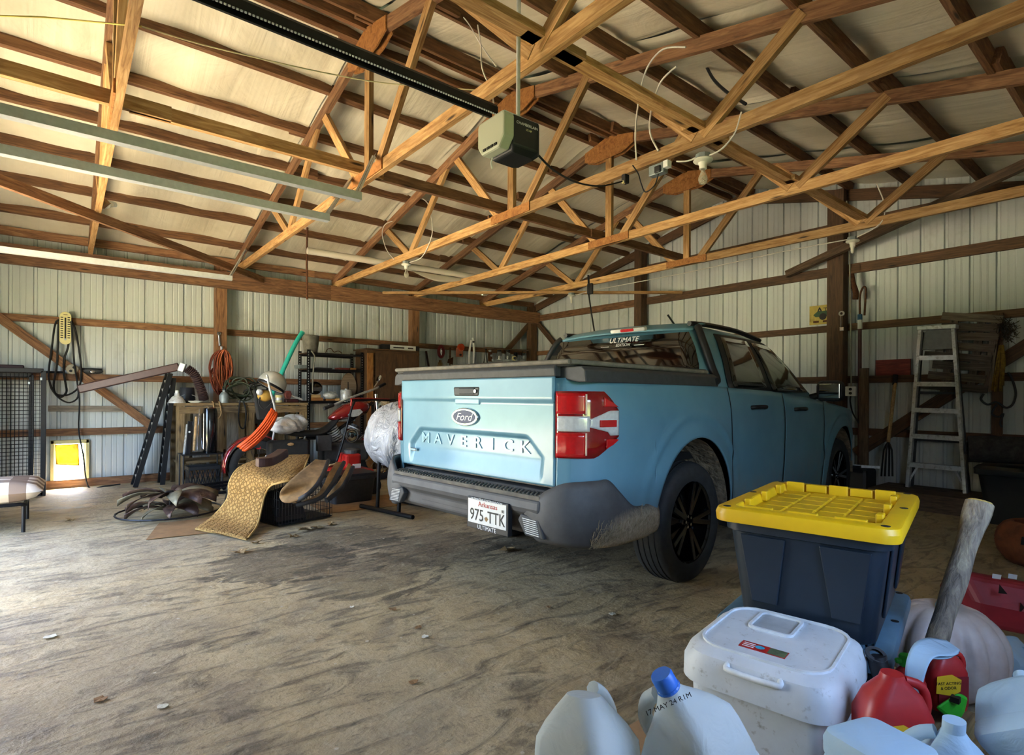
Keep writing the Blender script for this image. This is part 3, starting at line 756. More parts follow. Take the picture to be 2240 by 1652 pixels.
MB().box((.16, -.52, .40), (4.8, .52, .72)).box((1.65, -.86, .36), (3.68, .86, .50)).build('chassis', M_['blackp'], tk)
MB().tube([(.3, -.35, .36), (1.0, -.4, .33)], .035, 8).build('exhaust', M_['rust'], tk)
# rear bumper
bp = MB().prism([(-.105, .645), (-.115, .60), (-.105, .575), (-.07, .545), (-.062, .47), (-.02, .44), (.10, .44), (.12, .685), (.0, .685), (-.03, .655)], -.70, .70, 'y').build('rear_bumper', M_['bumper'], tk, bevel=.012)
MB().box((-.095, -.69, .645), (.01, .69, .668)).build('step_pad', M_['step'], bp, bevel=.004)
mb = MB()
for i in range(46):
    y = -.67+1.34*i/45; mb.bar((-.088, y-.012, .671), (-.018, y+.03, .674), .008, .010)
mb.build('step_ridges', M_['step'], bp)
PTH = [(-.100, .60, .56, .645), (-.100, .68, .45, .65), (-.09, .75, .435, .70), (-.05, .83, .425, .742), (.03, .895, .415, .750), (.10, .925, .41, .752), (.17, .94, .405, .748), (.27, .945, .40, .67), (.39, .945, .40, .585), (.52, .94, .40, .575), (.655, .93, .41, .575)]
for s in (-1, 1):
    rows = []
    P3 = catmull([Vector((a, b_, 0)) for a, b_, c, d in PTH], 4); Z0 = catmull([Vector((c, d, 0)) for a, b_, c, d in PTH], 4)
    for p, z in zip(P3, Z0):
        rows.append([(p.x+.02*(abs(2*k/10-1))**2, s*(p.y-.03*(abs(2*k/10-1))**2.5), z.x+(z.y-z.x)*k/10) for k in range(11)])
    MB().loft(rows, closed=False, cap=False).build('bumper_corner', M_['bumper'], bp, smooth=60, thick=.02)
    pv = MB().prism([(s*.565, .565), (s*.545, .53), (s*.60, .455), (s*.735, .455), (s*.70, .555)], -.110, -.07, 'x').build('corner_panel', M_['darkgrey'], bp, bevel=.008)
    mbl = MB()
    for k in range(8):
        z = .473+k*.0105; mbl.bar((-.113, s*(.585+.012*(7-k)*.3), z+.0), (-.113, s*(.705-.003*k), z-.004), .004, .004)
    mbl.build('louvres', M_['clearlens'], pv)
MB().box((-.066, -.10, .50), (-.058, .40, .55)).build('bumper_inset', M_['darkgrey'], bp, bevel=.004)
pl = MB().box((-.128, -.492, .428), (-.095, -.146, .606)).build('plate_frame', M_['blackp'], bp, bevel=.004)
MB().box((-.131, -.478, .462), (-.126, -.160, .598)).build('number_plate', M_['white'], pl)
text('975', .094, M_['ink'], pl, TW @ R_back((-.1322, -.237, .508)), depth=.0005, sx=.86)
text('TTK', .094, M_['ink'], pl, TW @ R_back((-.1322, -.400, .508)), depth=.0005, sx=.82)
text('Arkansas', .040, M_['red'], pl, TW @ R_back((-.1322, -.330, .574)), depth=.0005, sx=1.1)
text('ULTIMATEAUTOGROUP.COM', .019, M_['whiteink'], pl, TW @ R_back((-.1335, -.319, .600)), depth=.0006, sx=1.05)
text('ULTIMATE', .034, M_['whiteink'], pl, TW @ R_back((-.1295, -.319, .443)), depth=.001)
text('02', .022, M_['ink'], pl, TW @ R_back((-.1322, -.455, .560)), depth=.0005)
mb = MB()
for a in (-50, -25, 0, 25, 50): mb.bar((-.1322, -.319, .485), (-.1322, -.319-.02*math.sin(math.radians(a)), .485+.026*math.cos(math.radians(a))), .004, .001, (1, 0, 0))
mb.build('plate_emblem', M_['rope'], pl)
# hay stuck to the muddy bumper corner
mb = MB(); rr = random.Random(3)
for i in range(620):
    x = rr.uniform(.06, .58); z = .405+abs(rr.gauss(0, .045)); y = -(lerp_tab([(.0, .885), (.10, .925), (.17, .94), (.39, .945), (.655, .93)], x)-.004-.03*(abs(2*(z-.41)/.18-1))**2.5)
    L = rr.uniform(.02, .055); a = rr.gauss(1.2, .55)
    mb.bar((x, y-.012, z), (x+L*math.cos(a), y-.016-rr.uniform(0, .012), z+L*math.sin(a)), .0025, .0015)
o = mb.build('dried_grass', mat('dried_grass', 'b3a78c', .9, 0, .25, 30), bp); o['kind'] = 'stuff'
# wheels
def wheel(x, s):
    e = D.objects.new('wheel', None); link(e, tk, TW @ Matrix.Translation((x, s*.79, .385)))
    P = [(.262, -.105), (.30, -.118), (.345, -.117), (.370, -.104), (.383, -.080), (.385, 0), (.383, .080), (.370, .104), (.345, .117), (.30, .118), (.262, .105)]
    MB().lathe(P, 48, (0, 0, 0), 'y', cap=False).build('tyre', M_['tyre'], e, smooth=40)
    mb = MB()
    for r in (-.06, -.02, .02, .06): mb.lathe([(.3855, r-.004), (.388, r-.003), (.388, r+.003), (.3855, r+.004)], 48, (0, 0, 0), 'y', cap=False)
    mb.build('tread', M_['rubber'], e)
    MB().lathe([(.262, -.10), (.25, -.09), (.25, .09), (.262, .10), (.268, .108), (.24, .105), (.235, .085), (.235, -.09)], 40, (0, 0, 0), 'y', cap=False).build('rim', M_['rim'], e, smooth=40)
    MB().lathe([(.0, .06), (.05, .062), (.055, .05), (.235, .0), (.235, -.02), (0, -.02)], 40, (0, s*.0, 0), 'y').xf(Matrix.Scale(s, 4, (0, 1, 0))).build('hub', M_['rim'], e, smooth=40)
    for k in range(5):
        a0 = 2*math.pi*k/5
        mb = MB()
        for d in (-.16, .16):
            a = a0+d
            mb.bar((.045*math.cos(a0), s*.075, .045*math.sin(a0)), (.25*math.cos(a), s*.095, .25*math.sin(a)), .032, .028, (0, 1, 0))
        mb.build('spoke', M_['rim'], e, bevel=.004)
        MB().lathe([(.010, .07), (.010, .085)], 6, (.035*math.cos(a0+.6), 0, .035*math.sin(a0+.6)), 'y').xf(Matrix.Scale(s, 4, (0, 1, 0))).build('wheel_nut', M_['chrome'], e)
    return e
for xw in (1.12, 4.20):
    for s in (-1, 1): wheel(xw, s)
# ------------------------------------------------------------------ garage door opener, tracks, lamps, cables under the roof
t = thing('garage_door_opener', 'grey and black garage door opener hung from the roof on a steel pipe', 'door opener', (1.80, 2.19, 2.37))
q = NT('speckled_grey_plastic'); q.set('Base Color', lin('a9ab98')); q.set('Roughness', .55)
bx = [(1.68, 2.29), (1.68, 2.08), (1.84, 2.075), (1.875, 2.11), (1.875, 2.26), (1.84, 2.30)]
MB().loft([[(x, y, 2.41) for x, y in bx], [(x, y, 2.385) for x, y in [(1.70, 2.26), (1.70, 2.11), (1.82, 2.11), (1.845, 2.13), (1.845, 2.24), (1.82, 2.26)]][::1]][::-1]+[[(x, y, 2.555) for x, y in bx]]).build('motor_housing', M_['blackp'], t, world=True, bevel=.008)
MB().prism([(2.075, 2.44), (2.075, 2.545), (2.09, 2.56), (2.28, 2.56), (2.295, 2.545), (2.295, 2.44), (2.26, 2.39), (2.12, 2.39)], 1.62, 1.685, 'x').build('light_cover', q.m, t, world=True, bevel=.012)
for k in range(4): MB().box((1.615, 2.13+k*.03, 2.405), (1.622, 2.15+k*.03, 2.416)).build('vent_slot', M_['ink'], t, world=True)
MB().box((1.64, 2.10, 2.555), (1.86, 2.28, 2.568)).build('mounting_plate', M_['steel'], t, world=True)
text('CHAMBERLAIN', .019, M_['whiteink'], t, frame((1.765, 2.0755, 2.520), (1, -.03, 0), (0, 0, 1)), depth=.0004, sx=1.05)
text('1/2 HP', .014, M_['cream'], t, frame((1.775, 2.0750, 2.497), (1, -.03, 0), (0, 0, 1)), depth=.0004)
MB().tube([(1.80, 2.19, 2.565), (1.80, 2.19, 3.66)], .011, 8).build('hanger_pipe', M_['steel'], t, world=True, smooth=60)
MB().tube([AX(1077, 345, 1.62), AX(1074, 356, 1.62), AX(1077, 370, 1.62)], .004, 6).build('pull_string', M_['wire'], t, world=True)
r = MB().prism([(2.150, 2.565), (2.150, 2.60), (2.160, 2.615), (2.20, 2.615), (2.21, 2.60), (2.21, 2.565), (2.198, 2.565), (2.198, 2.602), (2.162, 2.602), (2.162, 2.565)], XG+.05, 1.64, 'x').build('rail', M_['black'], t, world=True)
mb = MB()
for k in range(230):
    x = XG+.1+k*.0134; mb.cbox((x, 2.149, 2.560), (.007, .004, .006))
o = mb.build('chain', M_['steel'], t, world=True); o['kind'] = 'stuff'
tag(MB().tube([AX(1176, 338, 1.88), AX(1215, 375, 2.15), AX(1265, 400, 2.7), AX(1315, 407, 3.1), AX(1365, 396, 3.36)], .006, 6, sub=5).build('opener_cord', M_['rubber'], None), 'black power cord swagged from the door opener to the truss', 'cord')
def track(Y, x1, hx, hy, hX, label):
    t = thing('door_track', label, 'door track', (.1, Y, 2.43), group='galvanised door tracks')
    MB().prism([(Y-.026, 2.425), (Y-.026, 2.475), (Y-.021, 2.475), (Y-.021, 2.430), (Y+.02, 2.430), (Y+.02, 2.476), (Y+.028, 2.476), (Y+.028, 2.425)], XG+.25, x1, 'x').build('channel', M_['steel'], t, world=True)
    mb = MB()
    c = Vector((XG+.25, Y, 2.08))
    rows = [[(c.x-.35*math.sin(a), Y+dy, c.z+.37*math.cos(a)) for dy in (-.025, .025)] for a in [math.pi/2*k/8 for k in range(9)]]
    MB().loft(rows, closed=False, cap=False).build('curved_track', M_['steel'], t, world=True, thick=.03)
    MB().box((XG+.07, Y-.025, 0.02), (XG+.10, Y+.025, 2.08)).build('vertical_track', M_['steel'], t, world=True)
    p = V(x1-.03, Y, 2.44); qv = AX(hx, hy, hX)
    hb = MB().bar(p, qv, .034, .004, (1, 0, 0)).bar(p+V(.0, .017, 0), qv+V(.0, .017, 0), .004, .03, (1, 0, 0)).build('hanger_angle', M_['steel'], t, world=True)
    n = int((qv-p).length/.03)
    mb = MB()
    for k in range(1, n):
        c = p.lerp(qv, k/n); mb.cbox(c+V(-.003, 0, 0), (.004, .009, .012))
    o = mb.build('punched_holes', M_['ink'], hb, world=True); o['kind'] = 'stuff'
track(3.355, 1.46, 820, 340, 1.90, 'galvanised door track beside the opener rail, hung on a punched angle')
track(3.90, 1.46, 770, 390, 1.90, 'galvanised door track between the two other tracks, with a punched angle hanger')
track(6.60, 1.41, 538, 546, 1.90, 'galvanised door track running close to the ribbed back wall')

def holder(p, kind, label, side=None):
    """porcelain lamp holder screwed under a chord at p"""
    t = thing('lamp_holder', label, 'lamp', p, group='porcelain lamp holders on the trusses')
    MB().lathe([(.05, .0), (.052, -.03), (.05, -.035)], 8).build('ceiling_box', M_['bluegrey'], t)
    MB().lathe([(.0, -.035), (.062, -.035), (.066, -.042), (.060, -.05), (.034, -.058), (.026, -.075), (.025, -.10), (.0, -.10)], 20).build('porcelain_base', M_['porcelain'], t, smooth=40)
    if kind == 'bulb':
        b = MB().lathe([(.013, -.10), (.014, -.115), (.020, -.135), (.029, -.155), (.031, -.175), (.026, -.195), (.014, -.206), (.001, -.209)], 18).build('bulb', M_['bulb'], t, smooth=60)
    elif kind == 'small':
        MB().lathe([(.02, -.10), (.017, -.12), (.015, -.15), (.011, -.165), (.001, -.17)], 14).build('bulb', M_['porcelain'], t, smooth=60)
    return t
h = holder(AX(1538, 338, 3.40), 'bulb', 'clear bare bulb in a porcelain holder on the truss with the junction box')
holder(AX(889, 572, 3.42), 'bulb', 'small clear bulb in a porcelain holder above the white rolled screen')
holder(AX(1865, 519, 6.38), 'small', 'porcelain holder with a stubby lamp beside the thick brown wall post')
holder(AX(1250, 641, 6.38), 'small', 'porcelain holder with a stubby lamp over the truck cab roof near the hanging strap')
t = thing('lamp_holder', 'spiral fluorescent bulb sticking out sideways from a truss chord', 'lamp', AX(226, 446, .28), group='porcelain lamp holders on the trusses')
pb = AX(226, 446, .28)
dirv = (AX(290, 450, .55)-pb).normalized(); Mq = frame(pb, dirv.orthogonal(), dirv.cross(dirv.orthogonal()))
MB().cbox((0, 0, 0), (.08, .05, .09)).xf(Mq).build('ceiling_box', M_['cardboard'], t, world=True)
MB().lathe([(.0, .04), (.045, .04), (.045, .05), (.024, .06), (.024, .10), (.028, .102), (.028, .13), (.0, .13)], 16).xf(Mq).build('porcelain_base', M_['porcelain'], t, world=True, smooth=40)
MB().tube([(.022*math.cos(a), .022*math.sin(a), .13+.009*a/1.6) for a in [k*.45 for k in range(40)]], .007, 6).xf(Mq).build('bulb', M_['white'], t, world=True, smooth=60)

def cable(name, pts, r, m, label, cat='cable', group=None, sub=5, n=6):
    return one(MB().tube(pts, r, n, sub=sub), name, m, label, cat, group, smooth=60)
X3 = 3.385
cable('cable', [AX(1500, 103, 3.3), AX(1450, 108, 3.3), AX(1415, 150, X3), AX(1398, 215, X3), AX(1390, 290, X3), AX(1392, 350, X3)], .007, M_['wire'], 'white cable looping down to the truss left of the junction box')
cable('cable', [AX(1480, 145, 3.3), AX(1445, 180, X3), AX(1425, 240, X3), AX(1422, 290, X3), AX(1440, 330, X3)], .007, M_['wire'], 'white cable curving down into the grey junction box')
cable('cable', [AX(1480, 353, X3), AX(1505, 352, X3), AX(1528, 342, X3)], .006, M_['wire'], 'short white cable between junction box and bare bulb')
cable('cable', [AX(1552, 340, X3), AX(1580, 325, X3), AX(1608, 290, 3.40), AX(1622, 245, 3.40)], .006, M_['wire'], 'white cable rising from the bare bulb to the roof')
cable('cable', [AX(862, 568, X3), AX(845, 545, X3), AX(836, 512, X3), AX(842, 492, 3.36), AX(858, 484, 3.34)], .006, M_['wire'], 'white cable looping up on the left of the small clear bulb')
cable('cable', [AX(896, 574, X3), AX(920, 565, X3), AX(938, 535, X3), AX(946, 500, X3), AX(938, 450, 3.5), AX(925, 435, 3.5)], .006, M_['wire'], 'white cable looping up on the right of the small clear bulb')
cable('cable', [AX(1262, 645, 6.37), AX(1310, 633, 6.37), AX(1500, 597, 6.37), AX(1700, 553, 6.37), AX(1855, 524, 6.37)], .006, M_['wire'], 'white cable stapled along the truss between two stubby lamps', sub=2)
cable('cable', [AX(1872, 520, 6.37), AX(1925, 490, 6.37), AX(1935, 450, 6.45), AX(1918, 403, 6.5)], .006, M_['wire'], 'white cable looping up beside the stubby lamp at the wall post')
cable('cable', [AX(1545, 145, 4.05), AX(1562, 175, 4.05), AX(1592, 203, 4.05), AX(1632, 228, 4.05)], .012, M_['blackp'], 'dark cable sagging behind a web below the roof')
cable('cable', [AX(1045, 55, 2.2), AX(1052, 100, 2.2), AX(1055, 150, 2.15), AX(1075, 200, 2.1), AX(1082, 245, 2.0)], .005, M_['wire'], 'white wire dangling down to the door opener')
cable('cable', [AX(975, 0, 2.3), AX(1020, 45, 2.3), AX(1050, 95, 2.25), AX(1085, 145, 2.2)], .004, M_['wire'], 'thin white wire draped from the roof above the door opener')
cable('cord', [AZ_(-30, 34, 3.05), AZ_(45, 36, 3.05), AZ_(100, 38, 3.08), AZ_(228, 50, 3.08), AZ_(310, 58, 3.03)], .004, mat('yellow_string', 'e2cf6a', .7, 0, .05), 'yellow string tied around the truss above the tracks', 'string', sub=2)
cable('cord', [AZ_(310, 58, 3.03), AZ_(440, 97, 3.02), AZ_(620, 140, 3.0), AZ_(740, 165, 3.05), AZ_(850, 183, 3.05), AZ_(1040, 197, 3.03)], .0035, mat('pale_string', 'd9d0a2', .7, 0, .05), 'pale string stretched between trusses behind the opener rail', 'string', sub=3)
t = thing('junction_box', 'grey metal junction box with sockets under the truss chord', 'junction box', AX(1440, 372, 3.38))
c = AX(1440, 372, 3.38)
MB().cbox(c, (.06, .13, .075)).build('steel_box', M_['bluegrey'], t, world=True, bevel=.005)
MB().cbox(c+V(-.035, -.02, -.01), (.02, .05, .05)).build('plug', M_['blackp'], t, world=True, bevel=.006)
MB().cbox(c+V(-.01, -.085, .012), (.05, .04, .05)).build('cable_clamp', M_['white'], t, world=True, bevel=.004)
cable('cord', [AX(1440, 380, 3.33), AX(1432, 405, 3.33), AX(1412, 420, 3.33), AX(1402, 400, 3.33), AX(1396, 380, 3.33), AX(1384, 362, 3.33)], .005, M_['rubber'], 'black cord looped under the junction box', 'cord')
t = thing('socket_adapter', 'small black plug adapter on the chord where the opener cord ends', 'adapter', AX(1368, 394, 3.37))
MB().cbox(AX(1368, 392, 3.37), (.05, .04, .07)).build('body', M_['blackp'], t, world=True, bevel=.006)
MB().lathe([(.012, 0), (.012, .02)], 10, AX(1362, 398, 3.34), 'x').build('collar', M_['cream'], t, world=True)
# rolled white screen resting on the truss chords
p, qv = AZ_(672, 556, 3.05), AZ_(1052, 614, 3.05)
t = thing('rolled_screen', 'white rolled-up projection screen resting across the truss chords', 'screen', (p+qv)/2)
q = NT('white_screen_cloth'); q.set('Base Color', lin('d6cfbe')); q.set('Roughness', .7)
MB().tube([p.lerp(qv, k/10)+V(0, 0, .045) for k in range(11)], .045, 10).build('roll', q.m, t, world=True, smooth=60)
a, b = p.lerp(qv, .55), p.lerp(qv, .97)
MB().grid(12, 4, lambda u, v: a.lerp(b, u)+V(-.02*v, -.03*v, -.01-.11*v*math.sin(math.pi*min(1, u*1.15+.02)))).build('loose_flap', q.m, t, world=True, smooth=60, thick=.003)
one(MB().tube([AY(673, 484, 7.65), AY(671, 560, 7.65), AY(672, 655, 7.65)], .014, 8, sub=2), 'hanging_rod', M_['rust'], 'rusty steel rod hanging from a purlin above the back wall shelf', 'rod', smooth=60)
t = thing('hanging_strap', 'black strap with buckle hanging from the truss above the truck cab', 'strap', AX(1292, 640, 6.3))
MB().bar(AX(1287, 602, 6.372), AX(1288, 626, 6.345), .03, .012).build('strap', M_['rubber'], t, world=True)
MB().cbox(AX(1291, 632, 6.325), (.05, .10, .17)).build('buckle', M_['blackp'], t, world=True, bevel=.015)
MB().tube([AX(1288, 645, 6.3), AX(1293, 680, 6.25), AX(1300, 724, 6.2)], .012, 6, sub=3).build('tail', M_['rubber'], t, world=True)
# ------------------------------------------------------------------ things along the back wall
YW = 8.91   # face of girts
def wires(mb, o, u, v, nu, nv, r):
    """wire grid in a parallelogram from o spanned by u, v"""
    o, u, v = Vector(o), Vector(u), Vector(v)
    for i in range(nu+1): mb.tube([o+u*(i/nu), o+u*(i/nu)+v], r, 4)
    for j in range(nv+1): mb.tube([o+v*(j/nv), o+v*(j/nv)+u], r, 4)
    return mb
# wire kennel panels
def kennel(x0, x1, y, h, label):
    t = thing('kennel_panel', label, 'kennel panel', ((x0+x1)/2, y, 0), group='black kennel panels')
    for nm, p, q_ in (('frame_post', (x0, y, 0), (x0, y, h)), ('frame_post', (x1, y, 0), (x1, y, h)), ('frame_post', ((x0+x1)/2-.02, y, .02), ((x0+x1)/2-.02, y, h)), ('frame_rail', (x0, y, h), (x1, y, h)), ('frame_rail', (x0, y, .03), (x1, y, .03))):
        MB().bar(p, q_, .05, .05, (0, 1, 0)).build(nm, M_['black'], t, world=True, bevel=.005)
    o = wires(MB(), (x0, y, .05), (x1-x0, 0, 0), (0, 0, h-.08), int((x1-x0)/.035), int(h/.045), .0022).build('wire_mesh', M_['black'], t, world=True); o['kind'] = 'stuff'
    MB().box((x1-.03, y-.03, h-.11), (x1-.012, y-.025, h-.08)).build('latch', M_['steel'], t, world=True)
kennel(-1.15, -.19, 8.40, 1.45, 'black steel framed kennel panel of welded wire behind the plaid pet bed')
kennel(-1.25, -.30, 8.50, 1.40, 'second black kennel panel of welded wire, nearer the back wall')
t = thing('tool_case', 'maroon metal tool case lying on the girt above the kennel panels', 'case', AY(20, 812, 8.9))
c = AY(8, 812, 8.85)
MB().cbox(c, (.36, .14, .15)).build('body', mat('maroon_metal', '3c1d22', .45, .3, .1), t, world=True, bevel=.008)
MB().cbox(c+V(.22, 0, -.02), (.08, .13, .10)).build('end_box', D.materials['maroon_metal'], t, world=True, bevel=.006)
MB().cbox(c+V(.03, -.075, .02), (.16, .01, .025)).build('handle', M_['alu'], t, world=True, bevel=.003)
MB().cbox(c+V(.155, -.075, -.045), (.025, .012, .04)).build('clasp', M_['alu'], t, world=True)
# pet bed
t = thing('pet_bed', 'raised pet bed with a brown plaid cushion on a black tube frame', 'pet bed', (-.75, 6.6, 0))
q = NT('brown_plaid'); s = q.coord((9, 9, 9)); sx = q.n('SeparateXYZ', {0: s}).outputs
fa = q.n('Math', {0: q.n('Math', {0: sx[0], 1: 1.0}, operation='PINGPONG').outputs[0], 1: .5}, operation='GREATER_THAN').outputs[0]
fb = q.n('Math', {0: q.n('Math', {0: sx[1], 1: 1.0}, operation='PINGPONG').outputs[0], 1: .5}, operation='GREATER_THAN').outputs[0]
ab = q.n('Math', {0: fa, 1: fb}, operation='ADD').outputs[0]
q.set('Base Color', q.ramp(q.n('Math', {0: ab, 1: .5}, operation='MULTIPLY').outputs[0], [(.0, lin('7d6656')), (.4, lin('8a7462')), (.9, lin('d8c9b6'))], 'CONSTANT')); q.set('Roughness', .9)
mb = MB()
def cush(u, v, sg):
    x = -1.32+1.18*u; y = 6.22+.82*v
    e = (1-abs(2*u-1)**6)*(1-abs(2*v-1)**6)
    return (x, y, .345+sg*(.09*max(0, e)**.5+.012*math.sin(9*u+5*v)*e))
mb.grid(24, 18, lambda u, v: cush(u, v, 1)); mb.grid(24, 18, lambda u, v: cush(u, v, -1)); mb.build('cushion', q.m, t, world=True, smooth=180)
mb = MB().tube([(-1.3, 6.28, .245), (-.29, 6.28, .245), (-.26, 6.30, .235), (-.26, 6.96, .235), (-.29, 6.98, .245), (-1.3, 6.98, .245)], .016, 8, closed=True).build('bed_frame', M_['black'], t, world=True, smooth=60)
for x in (-.27, -1.28):
    for y in (6.31, 6.95): MB().tube([(x, y, 0), (x, y, .24)], .014, 8).build('leg', M_['black'], t, world=True, smooth=60)
# thermometer
t = thing('wall_thermometer', 'cream oblong wall thermometer hung on the back wall girt', 'thermometer', AY(143, 753, 8.85))
c = AY(143, 718, 8.85)
MB().loft([[(c.x+a, 8.862-dy, c.z+b) for a, b, _ in rrect(.115, .405, .055, 6)] for dy in (0, .012)]).build('plate', M_['cream'], t, world=True, bevel=.003)
MB().box((c.x-.008, 8.845, c.z-.13), (c.x+.008, 8.851, c.z+.13)).build('tube', M_['ink'], t, world=True)
MB().lathe([(.012, 0), (.012, .006)], 12, (c.x, 8.844, c.z-.14), 'y').build('tube_bulb', M_['steel'], t, world=True)
for s_ in (-1, 1):
    for k in range(10): MB().box((c.x+s_*.034-.013, 8.847, c.z-.125+k*.028), (c.x+s_*.034+.013, 8.8505, c.z-.113+k*.028)).build('figure', M_['ink'], t, world=True)
MB().box((c.x-.02, 8.847, c.z+.165), (c.x+.02, 8.8505, c.z+.170)).build('figure', M_['rust'], t, world=True)
MB().tube([(c.x, 8.94, 2.13), (c.x, 8.855, 2.14)], .006, 6).build('nail', M_['steel'], t, world=True)
zz = lambda x, y: AY(x/6.883, 660+y/6.883, 8.880)
h1 = [zz(*p) for p in ((900, 270), (830, 340), (780, 700), (735, 1030), (745, 1200), (830, 1380), (1000, 1410), (1150, 1330), (1215, 1200), (1215, 900), (1150, 500), (1100, 330), (1040, 260), (960, 250), (895, 300), (870, 700), (850, 1000), (808, 1250), (835, 1385), (920, 1440), (1000, 1360), (990, 1250), (960, 1050), (970, 850), (1020, 700), (1050, 450), (1065, 290))]
h1 = [p+V(0, -.002*(i % 3), 0) for i, p in enumerate(h1)]
cable('black_hose', h1, .012, M_['rubber'], 'thin black hose coiled over a nail behind the thermometer', 'hose', sub=4)
h2 = [zz(*p)+V(0, -.03, 0) for p in ((1070, 300), (1095, 600), (1120, 950), (1160, 1200), (1175, 1430), (1050, 1520), (900, 1460), (775, 1310), (740, 1150))]
h3 = [zz(1160, 1200)+V(0, -.054, 0), zz(1185, 1400)+V(0, -.05, 0), AY(174, 885, 8.84), AY(172, 940, 8.85), AY(182, 995, 8.83), AY(193, 1052, 8.80)]
cable('extension_cord', h2, .011, M_['rubber'], 'black cord loop hanging lower than the coiled hose by the thermometer', 'cord', sub=4)
h3[-1].z = .012
cable('extension_cord', h3+[V(h3[-1].x+.15, 8.72, .012), V(h3[-1].x+.33, 8.80, .012)], .009, M_['rubber'], 'black cord trailing from the hose down past the pet door to the floor', 'cord', sub=4)
t = thing('wall_socket', 'round pale socket cover with two dark holes on the diagonal brace', 'socket', AY(158, 808, 8.88))
c = AY(158, 808, 8.892)
MB().lathe([(.062, 0), (.065, -.012), (.058, -.022), (.0, -.022)], 14, c, 'y').build('cover', mat('pale_cover', 'b0a690', .6, 0, .1), t, world=True, smooth=40)
for dx, dz in ((.018, .022), (-.014, -.022)): MB().lathe([(.017, -.020), (.017, -.027)], 12, c+V(dx, 0, dz), 'y').build('hole', M_['ink'], t, world=True)
one(MB().tube([V(AY(60, 810, 8.95).x, 8.95, 1.453), V(AY(140, 809, 8.95).x, 8.95, 1.453)], .014, 8), 'black_rod', M_['black'], 'straight black rod lying along the girt beside the round socket', 'rod', smooth=60)
t = thing('head_torch', 'grey and black hand lamp with a silver lens lying on the girt', 'hand lamp', V(AY(200, 812, 8.945).x, 8.945, 1.439))
c = V(AY(200, 808, 8.945).x, 8.945, 1.478)
MB().ell(c, (.125, .05, .04), 16, 8).build('body', M_['darkgrey'], t, world=True, smooth=60)
MB().cbox(c+V(0, 0, .03), (.23, .08, .012)).build('top_band', M_['black'], t, world=True, bevel=.004)
MB().ell(c+V(.01, -.045, -.01), (.035, .012, .018), 12, 6).build('lens', M_['chrome'], t, world=True, smooth=60)
# downspout with elbow and flexible pipe
t = thing('downspout', 'brown downspout pipe with a corrugated flexible end leaning across the folding ramp', 'pipe', AY(300, 830, 8.4))
pa, pb = AY(172, 852, 8.60), AY(392, 802, 8.32)
MB().bar(pa, pb, .075, .10, (0, 0, 1)).build('pipe', M_['brown'], t, world=True, bevel=.012)
pc = AY(405, 806, 8.30)
MB().bar(pb, pc, .095, .115).build('collar', M_['steel'], t, world=True, bevel=.01)
pts = catmull([AY(408, 806, 8.30), AY(424, 818, 8.30), AY(436, 842, 8.32), AY(443, 862, 8.34), AY(446, 875, 8.36)], 12)
mb = MB()
n = len(pts)
mb.tube(pts, [.062 if k % 2 else .048 for k in range(n)], 12)
mb.build('flexible_pipe', mat('brown_corrugated', '3d2c2c', .5, 0, .1), t, world=True, smooth=30)
# folding loading ramp: two ladder-like leaves joined at the top
t = thing('loading_ramp', 'black folding loading ramp standing like a narrow ladder against the back wall', 'ramp', (.85, 8.6, 0))
for (xa, xb, ya, yb, ht, nr) in ((.70, 1.08, 8.45, 8.74, 1.46, 13), (1.00, 1.12, 8.50, 8.76, 1.40, 12)):
    for y in (ya, yb): MB().bar((xa, y, .0), (xb, y, ht), .03, .055, (1, 0, 0)).build('side_rail', M_['black'], t, world=True)
    for k in range(1, nr):
        f = k/nr; MB().bar((xa+(xb-xa)*f, ya, ht*f), (xa+(xb-xa)*f, yb, ht*f), .05, .014, (1, 0, .25)).build('rung', M_['alu'], t, world=True)
# work bench
t = thing('workbench', 'rough timber workbench with grey plank back against the ribbed wall', 'workbench', (1.75, 8.5, 0))
for k, (y0, y1) in enumerate(((8.20, 8.38), (8.385, 8.56), (8.565, 8.78))): board('top_plank', (1.12, (y0+y1)/2, 1.055), (2.78, (y0+y1)/2, 1.055), y1-y0, .035, M_['bench'], t)
for x in (1.16, 2.0, 2.72):
    for y in (8.24, 8.74): board('leg', (x, y, 0), (x, y, 1.035), .085, .085, M_['bench'], t)
board('apron', (1.14, 8.21, .98), (2.76, 8.21, .98), .035, .09, M_['bench'], t)
rr = random.Random(11)
for k in range(7):
    x = 1.25+k*.21; board('back_plank', (x, 8.72, .15), (x+.01, 8.72, 1.02-rr.uniform(0, .1)), .02, .17, M_['grey_wood'] if k % 2 else M_['bench'], t, up=(1, 0, 0))
board('lower_shelf', (1.14, 8.45, .30), (2.76, 8.45, .30), .45, .03, M_['bench'], t)
board('side_block', (1.62, 8.23, .45), (1.62, 8.23, .98), .04, .16, M_['bench'], t, up=(1, 0, 0))
# on the bench
B = lambda x, y, Y=8.35: AY(x, y, Y)
ZT = 1.073
def onbench(x, Y, z=ZT): p = AY(x, 900, Y); return V(p.x, Y, z)
t = thing('bucket', 'dark blue-black bucket turned upside down on the workbench', 'bucket', onbench(409, 8.52))
MB().lathe([(.10, .0), (.102, .02), (.085, .20), (.08, .205), (.0, .205)], 20).build('body', mat('navy_plastic', '23272f', .45, 0, .1), t, smooth=40)
MB().lathe([(.108, .0), (.112, .01), (.108, .02), (.102, .01)], 20, cap=False).build('rim', M_['blackp'], t, smooth=60)
MB().tube([(.11*math.cos(a), .11*math.sin(a)*.2-.1, .05+.06*math.sin(a)) for a in [math.pi*k/10 for k in range(11)]], .004, 5).build('bail', M_['steel'], t)
t = thing('clamp_lamp', 'grey bell-shaped lamp shade lying at the bench end', 'lamp', onbench(387, 8.27))
